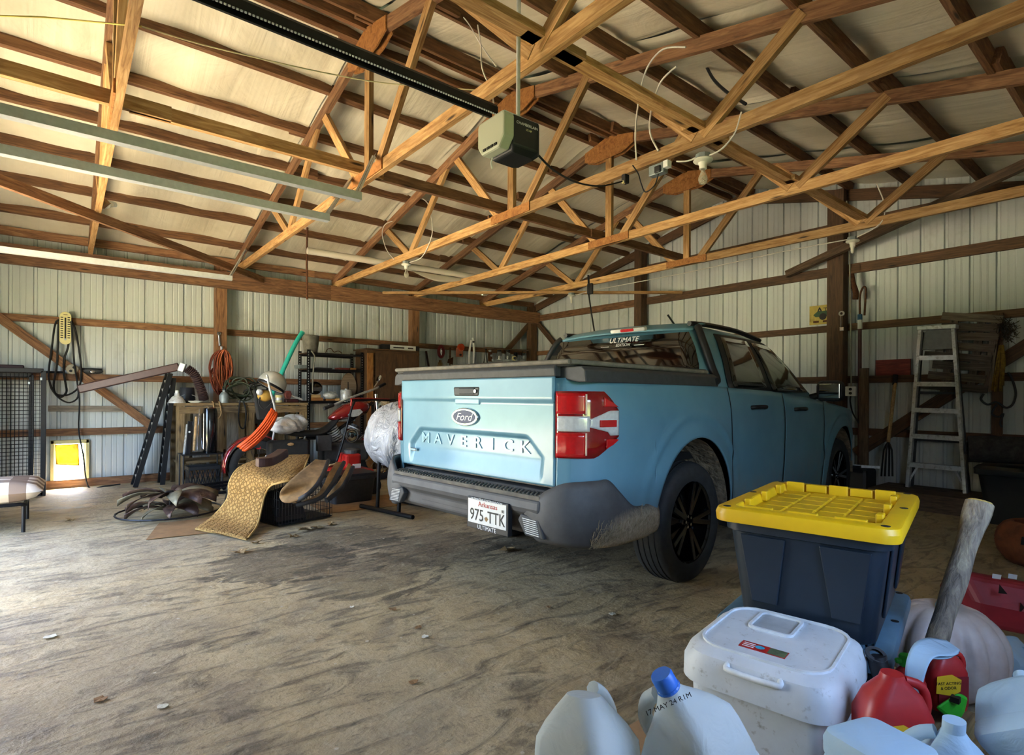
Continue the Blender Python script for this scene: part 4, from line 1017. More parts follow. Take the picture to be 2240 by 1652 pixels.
MB().lathe([(.10, .0), (.095, .025), (.06, .075), (.03, .10), (.028, .13), (.0, .135)], 18).build('shade', M_['alu'], t, smooth=50)
MB().lathe([(.022, .13), (.022, .16), (.012, .165)], 12).build('socket', M_['white'], t)
t = thing('dish', 'pale oval dish on the workbench beside the flexible pipe', 'dish', onbench(428, 8.26))
MB().lathe([(.0, .0), (.06, .0), (.09, .025), (.085, .028), (.06, .008), (.0, .008)], 20).xf(Matrix.Diagonal((1, .6, 1, 1))).build('bowl', M_['porcelain'], t, smooth=50)
MB().ell((.0, 0, .02), (.03, .02, .014), 10, 6).build('soap', M_['alu'], t, smooth=60)
def loops(c, rx, rz, n, r, seed, tilt=.0, ry=.05, turns=1):
    rr = random.Random(seed); pts = []
    for k in range(n):
        ax_, bz = rx*rr.uniform(.25, 1), rz*rr.uniform(.7, 1)
        for j in range(8):
            a = 2*math.pi*j/8+math.pi/2
            pts.append(Vector(c)+V(ax_*math.cos(a)+tilt*bz*math.sin(a), rr.uniform(-ry, ry), bz*(math.sin(a)-1)))
    return pts
t = thing('cord_bundle', 'bundle of faded orange extension cord hanging from the wall post', 'cord', AY(484, 870, 8.70))
c0 = AY(485, 766, 8.68)
MB().tube(loops(c0, .16, .36, 18, .01, 4, .02), .009, 6, sub=4).build('coil', M_['brick'], t, world=True, smooth=60)
MB().tube(loops(c0+V(-.01, .0, -.22), .14, .22, 14, .01, 9, .02), .009, 6, sub=4).build('lower_coil', M_['brick'], t, world=True, smooth=60)
MB().tube(loops(c0+V(.02, -.05, 0), .10, .32, 5, .01, 14), .008, 6, sub=4).build('bright_coil', mat('orange_brown_cord', 'b05c35', .55), t, world=True, smooth=60)
t = thing('wrench', 'chrome combination wrench hanging on the post above the cord bundle', 'wrench', AY(480, 762, 8.76))
pt, pq = AY(479, 730, 8.765), AY(481, 757, 8.765)
MB().bar(pt, pq, .022, .008, (0, 1, 0)).build('shank', M_['chrome'], t, world=True, bevel=.003)
MB().lathe([(.012, -.006), (.026, -.006), (.026, .006), (.012, .006)], 14, pt, 'y', cap=False).build('ring_end', M_['chrome'], t, world=True)
MB().cbox(pq+V(.025, 0, -.04), (.03, .01, .08)).build('open_end', M_['chrome'], t, world=True, bevel=.004)
rr = random.Random(21)
def tangle(name, c, rad, n, r, m, label, seed, cat='cord'):
    rr = random.Random(seed); pts = []; a = 0; c = Vector(c)
    for k in range(n):
        a += rr.uniform(.7, 1.5); w_ = rr.uniform(.35, 1)
        pts.append(c+V(rad[0]*w_*math.cos(a), rad[1]*w_*math.sin(a*.7), rad[2]*w_*math.sin(a)))
    zmin = min(p.z for p in pts)
    return cable(name, pts, r, m, label, cat, sub=4)
tangle('cable_tangle', onbench(528, 8.41, 1.27), (.22, .13, .19), 46, .011, M_['green'], 'dull green tangle of wire heaped on the workbench', 5)
tangle('cable_tangle', onbench(565, 8.40, 1.24), (.20, .15, .15), 34, .009, M_['rubber'], 'black tangle of cables heaped beside the green wire on the bench', 8)
cable('cable_tangle', [onbench(525, 8.18, 1.12), onbench(522, 8.16, .90), onbench(526, 8.16, .75), onbench(535, 8.16, .74), onbench(538, 8.16, .95), onbench(532, 8.18, 1.1)], .010, M_['rubber'], 'black cord loop dangling over the bench front', 'cord')
cable('rope_loop', [onbench(462, 8.27, 1.083), onbench(466, 8.195, 1.083), B(470, 905, 8.175), B(478, 915, 8.17), B(484, 905, 8.17), B(483, 893, 8.175), onbench(480, 8.195, 1.083), onbench(478, 8.26, 1.083)], .008, M_['rope'], 'pale rope loop hanging over the bench front edge', 'rope')
t = thing('jug', 'small grey jug standing on the bench under the orange cord', 'jug', onbench(490, 8.235))
MB().lathe([(.055, 0), (.06, .03), (.06, .10), (.035, .14), (.022, .15), (.022, .17)], 16).build('body', M_['bluegrey'], t, smooth=50)
MB().lathe([(.024, .17), (.024, .19), (.0, .19)], 12).build('cap', M_['blackp'], t)
# side table, crate and things under the bench
t = thing('side_table', 'small black metal side table in front of the workbench', 'table', (1.33, 7.95, 0))
c = AY(428, 988, 7.85); zt = .45
TB = lambda x, y: AY(x, y, 7.85)
xa, xb = AY(394, 988, 7.85).x, AY(486, 988, 7.85).x
MB().box((xa, 7.72, zt-.015), (xb, 8.05, zt)).build('table_top', M_['black'], t, world=True, bevel=.003)
for x in (xa+.02, xb-.02):
    for y in (7.74, 8.03): MB().tube([(x, y, 0), (x, y, zt-.01)], .010, 6).build('leg', M_['black'], t, world=True)
t = thing('milk_crate', 'black plastic milk crate under the small side table', 'crate', ((xa+xb)/2, 7.88, 0))
cx_, cy_ = (xa+xb)/2+.02, 7.88
MB().box((cx_-.17, cy_-.13, .0), (cx_+.17, cy_+.13, .015)).build('base', M_['blackp'], t, world=True)
for (p, q_) in (((cx_-.17, cy_-.13), (cx_+.17, cy_-.13)), ((cx_-.17, cy_+.13), (cx_+.17, cy_+.13)), ((cx_-.17, cy_-.13), (cx_-.17, cy_+.13)), ((cx_+.17, cy_-.13), (cx_+.17, cy_+.13))):
    mb = MB().bar((*p, .27), (*q_, .27), .014, .04).bar((*p, .03), (*q_, .03), .014, .03)
    p, q_ = Vector((*p, 0)), Vector((*q_, 0))
    for k in range(6):
        a = p.lerp(q_, k/6); b = p.lerp(q_, (k+1)/6)
        mb.bar(a+V(0, 0, .03), b+V(0, 0, .26), .01, .01); mb.bar(b+V(0, 0, .03), a+V(0, 0, .26), .01, .01)
    mb.build('lattice_side', M_['blackp'], t, world=True)
t = thing('tower_speaker', 'tall glossy black appliance with a chrome edge standing on the side table', 'appliance', (AY(459, 985, 7.85).x, 7.85, zt))
MB().loft([rrect(.15, .17, .05, 5, .0), rrect(.16, .18, .06, 5, .04), rrect(.16, .18, .06, 5, .50), rrect(.14, .15, .05, 5, .56), rrect(.06, .06, .02, 5, .575)]).build('body', M_['rim'], t, smooth=50)
MB().box((-.085, -.06, .05), (-.072, .06, .50)).build('chrome_edge', M_['chrome'], t, bevel=.005)
t = thing('level_tool', 'black and silver tool leaning upright on the side table', 'tool', (AY(411, 985, 7.8).x, 7.80, zt))
MB().bar((0, 0, 0), (.04, .10, .40), .055, .03, (0, 1, 0)).build('body', M_['black'], t, bevel=.004)
MB().bar((-.045, 0, 0), (.005, .11, .36), .018, .02, (0, 1, 0)).build('blade', M_['alu'], t)
MB().lathe([(.012, 0), (.012, .01)], 10, (.022, .035, .27), 'y').build('button', M_['white'], t)
one(MB().tube([AY(424, 986, 7.8), AY(429, 912, 7.9)], .014, 8), 'dowel', M_['handle'], 'pale wooden dowel leaning beside the black appliance', 'dowel', smooth=60)
one(MB().tube([AY(434, 930, 8.1), AY(437, 895, 8.15)], .010, 8).tube([AY(432, 985, 8.0), AY(434, 930, 8.1)], .005, 6), 'steel_rod', M_['chrome'], 'thin shiny rod leaning against the bench front', 'rod', smooth=60)
t = thing('bed_rails', 'black steel angle rails stacked flat on the floor before the bench', 'rails', (1.3, 7.4, 0))
for k in range(4):
    MB().bar((.95+.03*k, 7.20+.07*k, .02+.028*k), (1.95-.05*k, 7.42+.07*k, .02+.028*k), .045, .026).build('rail', M_['black'], t, world=True)
for x, y in ((1.05, 7.19), (1.45, 7.28)): MB().lathe([(.012, 0), (.014, -.012)], 10, (x, y, .055), 'y').build('stud', M_['chrome'], t, world=True)
# garden spinner lying on cardboard
t = thing('wind_spinner', 'brown metal garden wind spinner with leaf blades lying on the floor', 'wind spinner', (.80, 6.25, 0))
M_['blade'] = mat('brown_painted_blade', '4d3832', .5, .4, .3, 10, dirt=('8a7560', .4, 12))
M_['blade2'] = mat('pale_painted_blade', '7c7560', .5, .3, .3, 10)
for ring, (rad, z, n, off) in enumerate(((.42, .22, 12, 0), (.38, .10, 10, .2))):
    for k in range(n):
        a = 2*math.pi*k/n+off
        d = V(math.cos(a), math.sin(a), 0); nrm = V(-d.y, d.x, 0)
        MB().grid(6, 2, lambda u, v: V(.80, 6.25, z)+d*(.07+(rad-.07)*u)+nrm*((v-.5)*.13*math.sin(math.pi*(.12+.85*u)))+V(0, 0, .05*math.sin(math.pi*u)+.03*(v-.5)*(1+u)-.04*u+.015*math.sin(a*3))).build('blade', M_['blade'] if k % 3 else M_['blade2'], t, world=True, thick=.004, smooth=60)
MB().lathe([(.05, 0), (.05, .02), (.02, .04)], 12, (.80, 6.25, .215)).build('hub', M_['black'], t, world=True)
MB().tube([(.80, 6.25, .0), (.80, 6.25, .24)], .012, 8).build('axle', M_['black'], t, world=True)
MB().tube([V(.80+.44*math.cos(a), 6.25+.44*math.sin(a), .06) for a in [2*math.pi*k/28 for k in range(28)]], .009, 6, closed=True).build('ring', M_['black'], t, world=True)
o = one(MB().grid(8, 6, lambda u, v: V(.52+.62*u+.16*v, 5.35+.62*v-.08*u, .007+.002*math.sin(7*u+3*v))), 'cardboard_sheet', M_['cardboard'], 'torn flattened cardboard under the garden spinner', 'cardboard', thick=.005)
o = one(MB().grid(4, 4, lambda u, v: V(2.05+1.2*u, 5.45+.68*v-.1*u, .004+.001*math.sin(5*u))), 'cardboard_sheet', M_['cardboard'], 'large flat cardboard sheet on the floor beside the covered stand', 'cardboard', thick=.004)
# black bag
rr = random.Random(4)
t = thing('rubbish_bag', 'shiny black rubbish bag slumped beside the tan rug', 'bag', (1.49, 6.28, 0))
def blob(c, r, seed, amp=.12, nu=26, nv=16, p=2.6, fl=0.0):
    rr = random.Random(seed); ph = [(rr.uniform(2, 7), rr.uniform(2, 7), rr.uniform(0, 6)) for _ in range(6)]
    mb = MB(); rings = []
    for i in range(nv+1):
        th_ = math.pi*(i/nv)*.998+.001
        ring = []
        for k in range(nu):
            a = 2*math.pi*k/nu
            n_ = sum(math.sin(f*a+g*th_+h) for f, g, h in [(round(q_[0]), q_[1], q_[2]) for q_ in ph])/6
            s_ = 1+amp*n_
            ring.append(V(c[0]+r[0]*s_*math.sin(th_)**.8*math.cos(a), c[1]+r[1]*s_*math.sin(th_)**.8*math.sin(a), max(fl, c[2]-r[2]*math.cos(th_)*(1+.5*amp*n_))))
        rings.append(ring)
    return mb.loft(rings)
q = NT('black_bag_film'); q.set('Base Color', lin('101114')); q.set('Roughness', .28); q.bump(q.noise(q.coord(), 16, 5, .7, 1), .8, .03)
blob((1.49, 6.28, .14), (.20, .20, .17), 3).build('sack', q.m, t, world=True, smooth=180)
# wire dog crate
CRM = Matrix.Translation((1.334, 5.056, 0)) @ Matrix.Rotation(.24, 4, 'Z') @ Matrix.Translation((.17, .04, 0)) @ Matrix.Diagonal((.78, .92, .95, 1))
t = thing('dog_crate', 'black wire dog crate on the floor under the tan rug', 'dog crate', M=CRM)
for nm, o_, u, v, nu, nv in (('side_panel', (0, 0, .02), (.70, 0, 0), (0, 0, .40), 18, 5), ('side_panel', (0, .50, .02), (.70, 0, 0), (0, 0, .40), 18, 5), ('end_panel', (0, 0, .02), (0, .5, 0), (0, 0, .40), 12, 5), ('end_panel', (.70, 0, .02), (0, .5, 0), (0, 0, .40), 12, 5), ('top_panel', (0, 0, .42), (.70, 0, 0), (0, .5, 0), 16, 5)):
    o = wires(MB(), o_, u, v, nu, nv, .0028).build(nm, M_['black'], t); o['kind'] = 'stuff'
MB().box((0.01, .01, .01), (.69, .49, .03)).build('tray', M_['blackp'], t)
MB().loft([[(.05, .12, .03), (.05, .45, .03), (.05, .3, .30)], [(.42, .10, .03), (.42, .42, .03), (.42, .30, .36)]]).build('dark_sheet', mat('black_plastic_sheet', '17181b', .5, 0, .1, 6, .2, 9), t)
def ruled(L, R, n=10, k=5, amp=0, sag=0):
    L = catmull([Vector(p) for p in L], k); R = catmull([Vector(p) for p in R], k); m_ = min(len(L), len(R)); mb = MB()
    mb.loft([[L[i].lerp(R[i], j/n)+V(0, 0, amp*math.sin(3*j/n+i*.5)-sag*4*(j/n)*(1-j/n)) for j in range(n+1)] for i in range(m_)], closed=False, cap=False)
    return mb, L, R
q = NT('tan_patterned_rug'); vec = q.coord((1, 1, 1))
vr = q.n('TexVoronoi', {'Vector': q.n('Mapping', {'Vector': vec, 'Rotation': (.3, .4, .6)}).outputs[0], 'Scale': 30.0, 'Randomness': .55}, feature='DISTANCE_TO_EDGE').outputs['Distance']
ln_ = q.ramp(vr, [(.06, 0), (.16, 1)])
q.set('Base Color', q.mix(q.n('Math', {0: q.noise(vec, 30, 4), 1: .4}, operation='MULTIPLY').outputs[0], q.mix(ln_, lin('7d5a2a'), lin('b58d50')), lin('94702f')))
q.set('Roughness', .9); q.bump(ln_, .7, .012); M_['rug'] = q.m
Lr = [AZ_(428, 1158, .022), AZ_(468, 1128, .06), AZ_(498, 1090, .22), AZ_(502, 1055, .38), AZ_(525, 1022, .50), AZ_(580, 1003, .54), AZ_(635, 997, .54), AZ_(676, 996, .53)]
Rr = [AZ_(540, 1180, .022), AZ_(562, 1150, .06), AZ_(572, 1112, .19), AZ_(580, 1082, .30), AZ_(592, 1063, .40), AZ_(612, 1056, .44), AZ_(645, 1048, .46), AZ_(664, 1030, .48)]
mb, Le, Re = ruled(Lr, Rr, 12, 6, .006)
t = thing('rug', 'tan patterned rug runner sliding off the dog crate onto the concrete', 'rug', AZ_(520, 1175, 0))
mb.build('pile', M_['rug'], t, world=True, smooth=180, thick=.014)
ed = Le+Re[::-1]
MB().tube(ed, .009, 6, closed=True).build('edge_binding', mat('tan_binding', 'c09a58', .8, 0, .1), t, world=True, smooth=60)
cardm = mat('tan_car_mat', '94744c', .95, 0, .25, 12, .3, 120, dirt=('6b5236', .6, 4))
trimm = mat('charcoal_mat_trim', '2d2c2e', .7, 0, .1)
def carmat(name, Lp, Rp, label):
    t = thing('car_mat', label, 'floor mat', Vector(Rp[0]), group='tan car floor mats')
    mb, A, Bq = ruled(Lp, Rp, 8, 5, .004)
    mb.build('carpet', cardm, t, world=True, smooth=180, thick=.010)
    MB().tube(Bq, .020, 6).build('edge_trim', trimm, t, world=True, smooth=60)
carmat('m', [AZ_(625, 1062, .44), AZ_(612, 1085, .34), AZ_(622, 1100, .30), AZ_(650, 1100, .30)][::-1]+[AZ_(690, 1005, .60)], [AZ_(642, 1098, .30), AZ_(668, 1085, .36), AZ_(690, 1065, .42), AZ_(706, 1040, .50), AZ_(718, 1008, .58)], 'tan car floor mat with dark edging lying next to the rug runner')
carmat('m', [AZ_(660, 1100, .28), AZ_(690, 1085, .34), AZ_(708, 1060, .42), AZ_(720, 1035, .50), AZ_(735, 1010, .58)], [AZ_(648, 1106, .27), AZ_(700, 1090, .32), AZ_(722, 1066, .40), AZ_(737, 1040, .48), AZ_(752, 1012, .56)], 'tan car floor mat folded between two others on the crate')
carmat('m', [AZ_(716, 1085, .31), AZ_(735, 1062, .39), AZ_(750, 1038, .47), AZ_(763, 1015, .54)], [AZ_(714, 1096, .29), AZ_(746, 1070, .36), AZ_(760, 1048, .44), AZ_(772, 1022, .52)], 'tan car floor mat with a heel pad nearest the covered stand')
# brown gutter elbow lying on the rug
t = thing('gutter_elbow', 'brown gutter elbow lying on top of the tan rug', 'gutter elbow', AZ_(590, 1015, .56))
path = catmull([AZ_(562, 1012, .60), AZ_(585, 1010, .60), AZ_(606, 1000, .62), AZ_(620, 990, .65)], 5)
rows = []
for i, p in enumerate(path):
    tg = (path[min(i+1, len(path)-1)]-path[max(0, i-1)]).normalized(); sd = tg.cross(UP).normalized(); u2 = sd.cross(tg)
    rows.append([p+sd*(a*.05)+u2*(b*.038) for a, b in ((-1, -1), (1, -1), (1, 1), (-1, 1))])
MB().loft(rows).build('elbow', M_['brown'], t, world=True, bevel=.008)
for k in range(4): MB().bar(path[6+k]+V(-.02, -.055, .015), path[6+k]+V(-.012, -.057, -.03), .006, .006).build('crimp', M_['chrome'], t, world=True)
# ------------------------------------------------------------------ motorcycle, mower, covered stand, shelving, cabinet, wall tools
YM = 7.2
m_ = lambda x, y, dy=0: AY(x, y, YM+dy)
bx0 = m_(560, 1022).x; bxf = bx0+1.62
t = thing('motorcycle', 'red and black cruiser motorcycle parked along the back of the garage', 'motorcycle', (bx0+.8, YM, 0))
def mwheel(x, R):
    e = D.objects.new('wheel', None); link(e, t, Matrix.Translation((x, YM, R)))
    MB().lathe([(R-.10, -.05), (R-.05, -.07), (R-.01, -.05), (R, 0), (R-.01, .05), (R-.05, .07), (R-.10, .05)], 36, ax='y', cap=False).build('tyre', M_['rubber'], e, smooth=50)
    MB().lathe([(R-.10, -.045), (R-.115, 0), (R-.10, .045), (R-.09, .03), (R-.09, -.03)], 36, ax='y', cap=False).build('rim', M_['chrome'], e, smooth=50)
    MB().lathe([(.0, -.06), (.05, -.06), (.05, .06), (.0, .06)], 16, ax='y').build('hub', M_['chrome'], e, smooth=40)
    for k in range(12):
        a = 2*math.pi*k/12; MB().tube([(.03*math.cos(a), 0, .03*math.sin(a)), ((R-.11)*math.cos(a+.3), .0, (R-.11)*math.sin(a+.3))], .004, 5).build('spoke', M_['chrome'], e)
mwheel(bx0, .32); mwheel(bxf, .34)
def fender(xc, R, a0, a1, m, name):
    rows = [[(xc+R*math.cos(a)*(1 if abs(w_) < .06 else .96), YM+w_, .33+R*math.sin(a)*(1 if abs(w_) < .06 else .96)) for w_ in (-.085, -.05, 0, .05, .085)] for a in [math.radians(a0+(a1-a0)*k/16) for k in range(17)]]
    return MB().loft(rows, closed=False, cap=False).build(name, m, t, world=True, smooth=60, thick=.008)
mred = mat('candy_red_paint', '8a1016', .22, .35, .08, coat=1)
fender(bx0, .37, 15, 190, mred, 'rear_fender'); fender(bxf, .38, 10, 150, mred, 'front_fender')
z_ = lambda y, dy=0: m_(700, y, dy).z
def blk(px0, px1, y0, y1, w_, name, m, bev=.03, dy=0, par=None):
    a, b = m_(px0, y1), m_(px1, y0)
    return MB().box((a.x, YM+dy-w_/2, a.z), (b.x, YM+dy+w_/2, b.z)).build(name, m, par or t, world=True, bevel=bev, seg=4)
sb = blk(572, 660, 958, 1012, .16, 'saddlebag', M_['rubber'], .04, -.24)
MB().ell(m_(636, 972, -.33), (.04, .01, .02), 10, 6).build('concho', M_['rope'], sb, world=True)
p = m_(665, 962, -.16)
mb = MB().tube([m_(642, 1000, -.2), m_(668, 955, -.2)], .012, 8)
rows_ = [m_(642, 1000, -.2).lerp(m_(668, 955, -.2), .25+.7*k/60) for k in range(61)]
mb.tube([q_+V(.028*math.cos(k*.8), .028*math.sin(k*.8), 0) for k, q_ in enumerate(rows_)], .006, 5)
mb.build('shock_absorber', M_['chrome'], t, world=True, smooth=60)
# seat: a swept saddle
sp = [m_(612, 938), m_(640, 945), m_(672, 947), m_(700, 944), m_(720, 932), m_(738, 914)]
ww = [.10, .14, .16, .15, .11, .07]
P5 = catmull(sp, 4); rows = []
for i, q_ in enumerate(P5):
    w_ = ww[min(len(ww)-1, int(i/4))]; w2 = ww[min(len(ww)-1, int(i/4)+1)]; w_ = w_+(w2-w_)*((i % 4)/4)
    rows.append([(q_.x, YM+w_*math.cos(a)*1.0, q_.z+.045*math.sin(a)-.01) for a in [2*math.pi*k/14 for k in range(14)]])
MB().loft(rows).build('seat', M_['rubber'], t, world=True, smooth=60)
# tank
rows = []
for x, yc, rw, rh in ((718, 915, .03, .02), (730, 912, .09, .07), (750, 904, .13, .11), (775, 896, .15, .13), (798, 892, .12, .11), (806, 890, .05, .05)):
    c = m_(x, yc); rows.append([(c.x, YM+rw*math.cos(a), c.z+rh*math.sin(a)*(1 if math.sin(a) > 0 else .8)) for a in [2*math.pi*k/20 for k in range(20)]])
tkm = MB().loft(rows).build('fuel_tank', mred, t, world=True, smooth=60)
MB().prism([(-.11, -.02), (-.05, .05), (.06, .06), (.1, .02), (.04, -.03), (-.04, -.045)], -.004, .004, 'y').xf(Matrix.Translation(m_(778, 905, -.155))).build('tank_badge', M_['alu'], tkm, world=True)
MB().lathe([(.03, 0), (.03, .03), (.0, .035)], 14, m_(756, 892, -.03)+V(0, 0, .08)).build('filler_cap', M_['chrome'], tkm, world=True)
# engine
eng = blk(700, 800, 962, 1012, .26, 'engine_case', M_['darkgrey'], .05)
for dx in (-18, 14):
    mb = MB(); a = m_(752, 985); b = m_(752+dx*1.8, 930)
    for k in range(9):
        c = a.lerp(b, .25+.7*k/9); d = (b-a).normalized(); M4 = d.to_track_quat('Z', 'Y').to_matrix().to_4x4()
        mb.add([Matrix.Translation(c) @ M4 @ V(.085*math.cos(2*math.pi*j/16), .085*math.sin(2*math.pi*j/16), h_) for h_ in (-.008, .008) for j in range(16)], [tuple(range(16))[::-1], tuple(range(16, 32))]+[(j, (j+1) % 16, 16+(j+1) % 16, 16+j) for j in range(16)])
    mb.build('cylinder', M_['alu'], t, world=True)
    MB().tube([a, b], .06, 10).build('cylinder_core', M_['darkgrey'], t, world=True)
ac = MB().lathe([(.0, -.05), (.05, -.05), (.09, -.035), (.098, 0), (.095, .04), (.0, .04)], 28, m_(767, 953, -.20), 'y').build('air_cleaner', M_['chrome'], t, world=True, smooth=40)
MB().lathe([(.075, -.051), (.08, -.055), (.085, -.045)], 28, m_(767, 953, -.20), 'y', cap=False).build('cleaner_ring', M_['darkgrey'], ac, world=True)
MB().lathe([(.0, -.062), (.025, -.06), (.03, -.05)], 16, m_(767, 953, -.20), 'y').build('cleaner_badge', M_['ink'], ac, world=True)
blk(682, 714, 950, 985, .06, 'battery_box', M_['darkgrey'], .012, -.17)
MB().tube([m_(560, 1040, -.2), m_(660, 1030, -.2), m_(740, 1015, -.2), m_(765, 985, -.18)], .035, 10, sub=4).build('exhaust', M_['chrome'], t, world=True, smooth=60)
MB().tube([m_(590, 975), m_(680, 958), m_(740, 940), m_(815, 880)], .022, 8, sub=3).tube([m_(690, 1015), m_(780, 1020), m_(812, 940), m_(815, 885)], .02, 8, sub=3).build('frame_tubes', M_['black'], t, world=True, smooth=60)
for s_ in (-.09, .09): MB().tube([m_(822, 862, s_), V(bxf, YM+s_, .34)], .022, 8).build('fork_leg', M_['chrome'], t, world=True, smooth=60)
MB().ell(m_(842, 890), (.10, .10, .10), 16, 10).build('headlamp', M_['chrome'], t, world=True, smooth=60)
hb = MB().tube([m_(712, 893, -.45), m_(735, 884, -.40), m_(765, 871, -.30), m_(800, 858, -.10), m_(818, 852, .12), m_(826, 848, .32), m_(838, 842, .42)], .016, 8, sub=4).build('handlebar', M_['alu'], t, world=True, smooth=60)
for a, b in ((m_(709, 894, -.46), m_(729, 886, -.41)), (m_(828, 847, .34), m_(842, 840, .45))): MB().tube([a, b], .022, 10).build('grip', M_['rubber'], hb, world=True, smooth=60)
mi = MB().lathe([(.0, -.012), (.05, -.01), (.055, 0), (.05, .008), (.0, .008)], 18, ax='x').xf(Matrix.Translation(m_(829, 828, .2)) @ Matrix.Rotation(.5, 4, 'Y')).build('mirror', M_['chrome'], hb, world=True, smooth=40)
MB().tube([m_(829, 832, .2), m_(818, 848, .15)], .007, 6).build('mirror_stem', M_['chrome'], hb, world=True)
MB().tube([m_(584, 820, -.32), m_(590, 850, -.30), m_(603, 905, -.22), m_(597, 962, -.14)], .013, 8, sub=3).build('sissy_bar', M_['alu'], t, world=True, smooth=60)
MB().loft([[m_(570, 852, -.02)+V(a*.09, b*.025, 0) for a, b in ((-1, -1), (1, -1), (1, 1), (-1, 1))], [m_(587, 918, .02)+V(a*.13, b*.04, 0) for a, b in ((-1, -1), (1, -1), (1, 1), (-1, 1))]]).build('backrest', M_['rubber'], t, world=True, bevel=.02)
MB().ell(m_(567, 975), (.06, .06, .05), 12, 8).build('tail_lamp', M_['redlens'], t, world=True, smooth=60)
# things laid on the motorcycle
t = thing('helmet', 'shiny silver half helmet with stickers hung on the sissy bar', 'helmet', m_(592, 850, -.08))
Mh = Matrix.Translation(m_(594, 842, -.1)) @ Matrix.Rotation(.5, 4, 'Y')
MB().lathe([(.16, -.03), (.165, .02), (.15, .08), (.11, .13), (.05, .158), (.001, .165)], 24, cap=False).xf(Mh).build('shell', mat('silver_shell', 'c9ccc8', .22, .45, .1, 9, coat=.6), t, world=True, smooth=60, thick=.01)
MB().lathe([(.168, -.035), (.175, -.02), (.168, -.005)], 24, cap=False).xf(Mh).build('rim_trim', M_['black'], t, world=True, smooth=60)
MB().lathe([(.15, -.025), (.152, .02), (.135, .075), (.095, .118), (.04, .142), (.001, .148)], 18, cap=False).xf(Mh).build('liner', M_['cardboard'], t, world=True, smooth=60)
MB().tube([m_(575, 858, -.15), m_(566, 880, -.15), m_(578, 895, -.15), m_(596, 880, -.15)], .008, 6, sub=4).build('chin_strap', M_['rubber'], t, world=True)
t = thing('dust_mask', 'yellow and tan respirator mask hanging below the helmet', 'mask', m_(578, 872, -.12))
MB().ell(m_(580, 866, -.12), (.09, .06, .07), 14, 8).build('face_piece', mat('ochre_plastic', 'b08a3a', .5, 0, .15), t, world=True, smooth=60)
MB().ell(m_(568, 858, -.16), (.04, .03, .04), 12, 8).build('filter', M_['alu'], t, world=True, smooth=60)
t = thing('orange_cord_coil', 'bright orange extension cord coiled over the rear of the motorcycle', 'cord', m_(570, 985, -.35))
pts = []
for k in range(9):
    for j in range(10):
        a = 2*math.pi*j/10; u, v = (.275-.006*(k % 3))*math.cos(a), .022*math.sin(a)+(k-4)*.0125-.05*math.cos(a)**2
        c = m_(572, 946, -.38); pts.append(c+V(u*.66+v*.72, .05*math.sin(a)-.012*(k % 2), u*.78-v*.62))
MB().tube(pts, .011, 6, sub=3).build('coil', M_['orange'], t, world=True, smooth=60)
t = thing('white_cushion', 'white plastic wrapped cushion resting on the motorcycle seat', 'cushion', m_(635, 950, -.05))
q = NT('white_film'); q.set('Base Color', lin('d5d3d0')); q.set('Roughness', .35); q.bump(q.noise(q.coord(), 9, 5, .6, 1), .7, .03)
blob(m_(622, 931, -.12), (.17, .18, .10), 12, .3, 40, 24, fl=-1).build('cushion_body', q.m, t, world=True, smooth=180)
blob(m_(645, 926, -.08), (.14, .15, .11), 17, .3, 40, 24, fl=-1).build('cushion_fold', q.m, t, world=True, smooth=180)
# push mower
t = thing('lawn_mower', 'push lawn mower with red deck and black folding handle beside the motorcycle', 'mower', (AY(755, 1020, 6.55).x, 6.55, 0))
n_ = lambda x, y, dy=0: AY(x, y, 6.5+dy)
a = n_(726, 1040); b = n_(778, 1005)
MB().box((a.x, 6.25, .14), (b.x+.15, 6.75, .30)).build('deck', M_['red'], t, world=True, bevel=.05, seg=3)
MB().box((a.x+.12, 6.36, .30), (b.x+.02, 6.66, .48)).build('engine', M_['red'], t, world=True, bevel=.03)
MB().box((a.x+.2, 6.345, .31), (b.x-.0, 6.36, .36)).build('name_strip', M_['white'], t, world=True)
MB().lathe([(.10, .48), (.10, .52), (.06, .54), (.0, .54)], 18, (a.x+.25, 6.5, 0)).build('starter_cover', M_['darkgrey'], t, world=True)
for x in (a.x+.05, b.x+.10):
    for y in (6.22, 6.78): MB().lathe([(.0, -.025), (.09, -.025), (.10, -.015), (.10, .015), (.09, .025), (.0, .025)], 20, (x, y, .10), 'y').build('wheel', M_['rubber'], t, world=True, smooth=40)
MB().tube([n_(737, 1008), n_(752, 960), n_(766, 905), n_(775, 880), n_(785, 876, .05), n_(850, 876, .35), n_(866, 885, .40), n_(830, 985, .35)], .014, 8, sub=2).build('handle_tube', M_['black'], t, world=True, smooth=60)
MB().tube([n_(768, 888, -.02), n_(769, 876, -.02), n_(776, 872, 0), n_(845, 873, .33), n_(856, 876, .38)], .010, 8, sub=2).build('bail_bar', M_['red'], t, world=True, smooth=60)
MB().tube([n_(735, 1010), n_(742, 985), n_(746, 968)], .009, 6).build('brace', M_['black'], t, world=True)
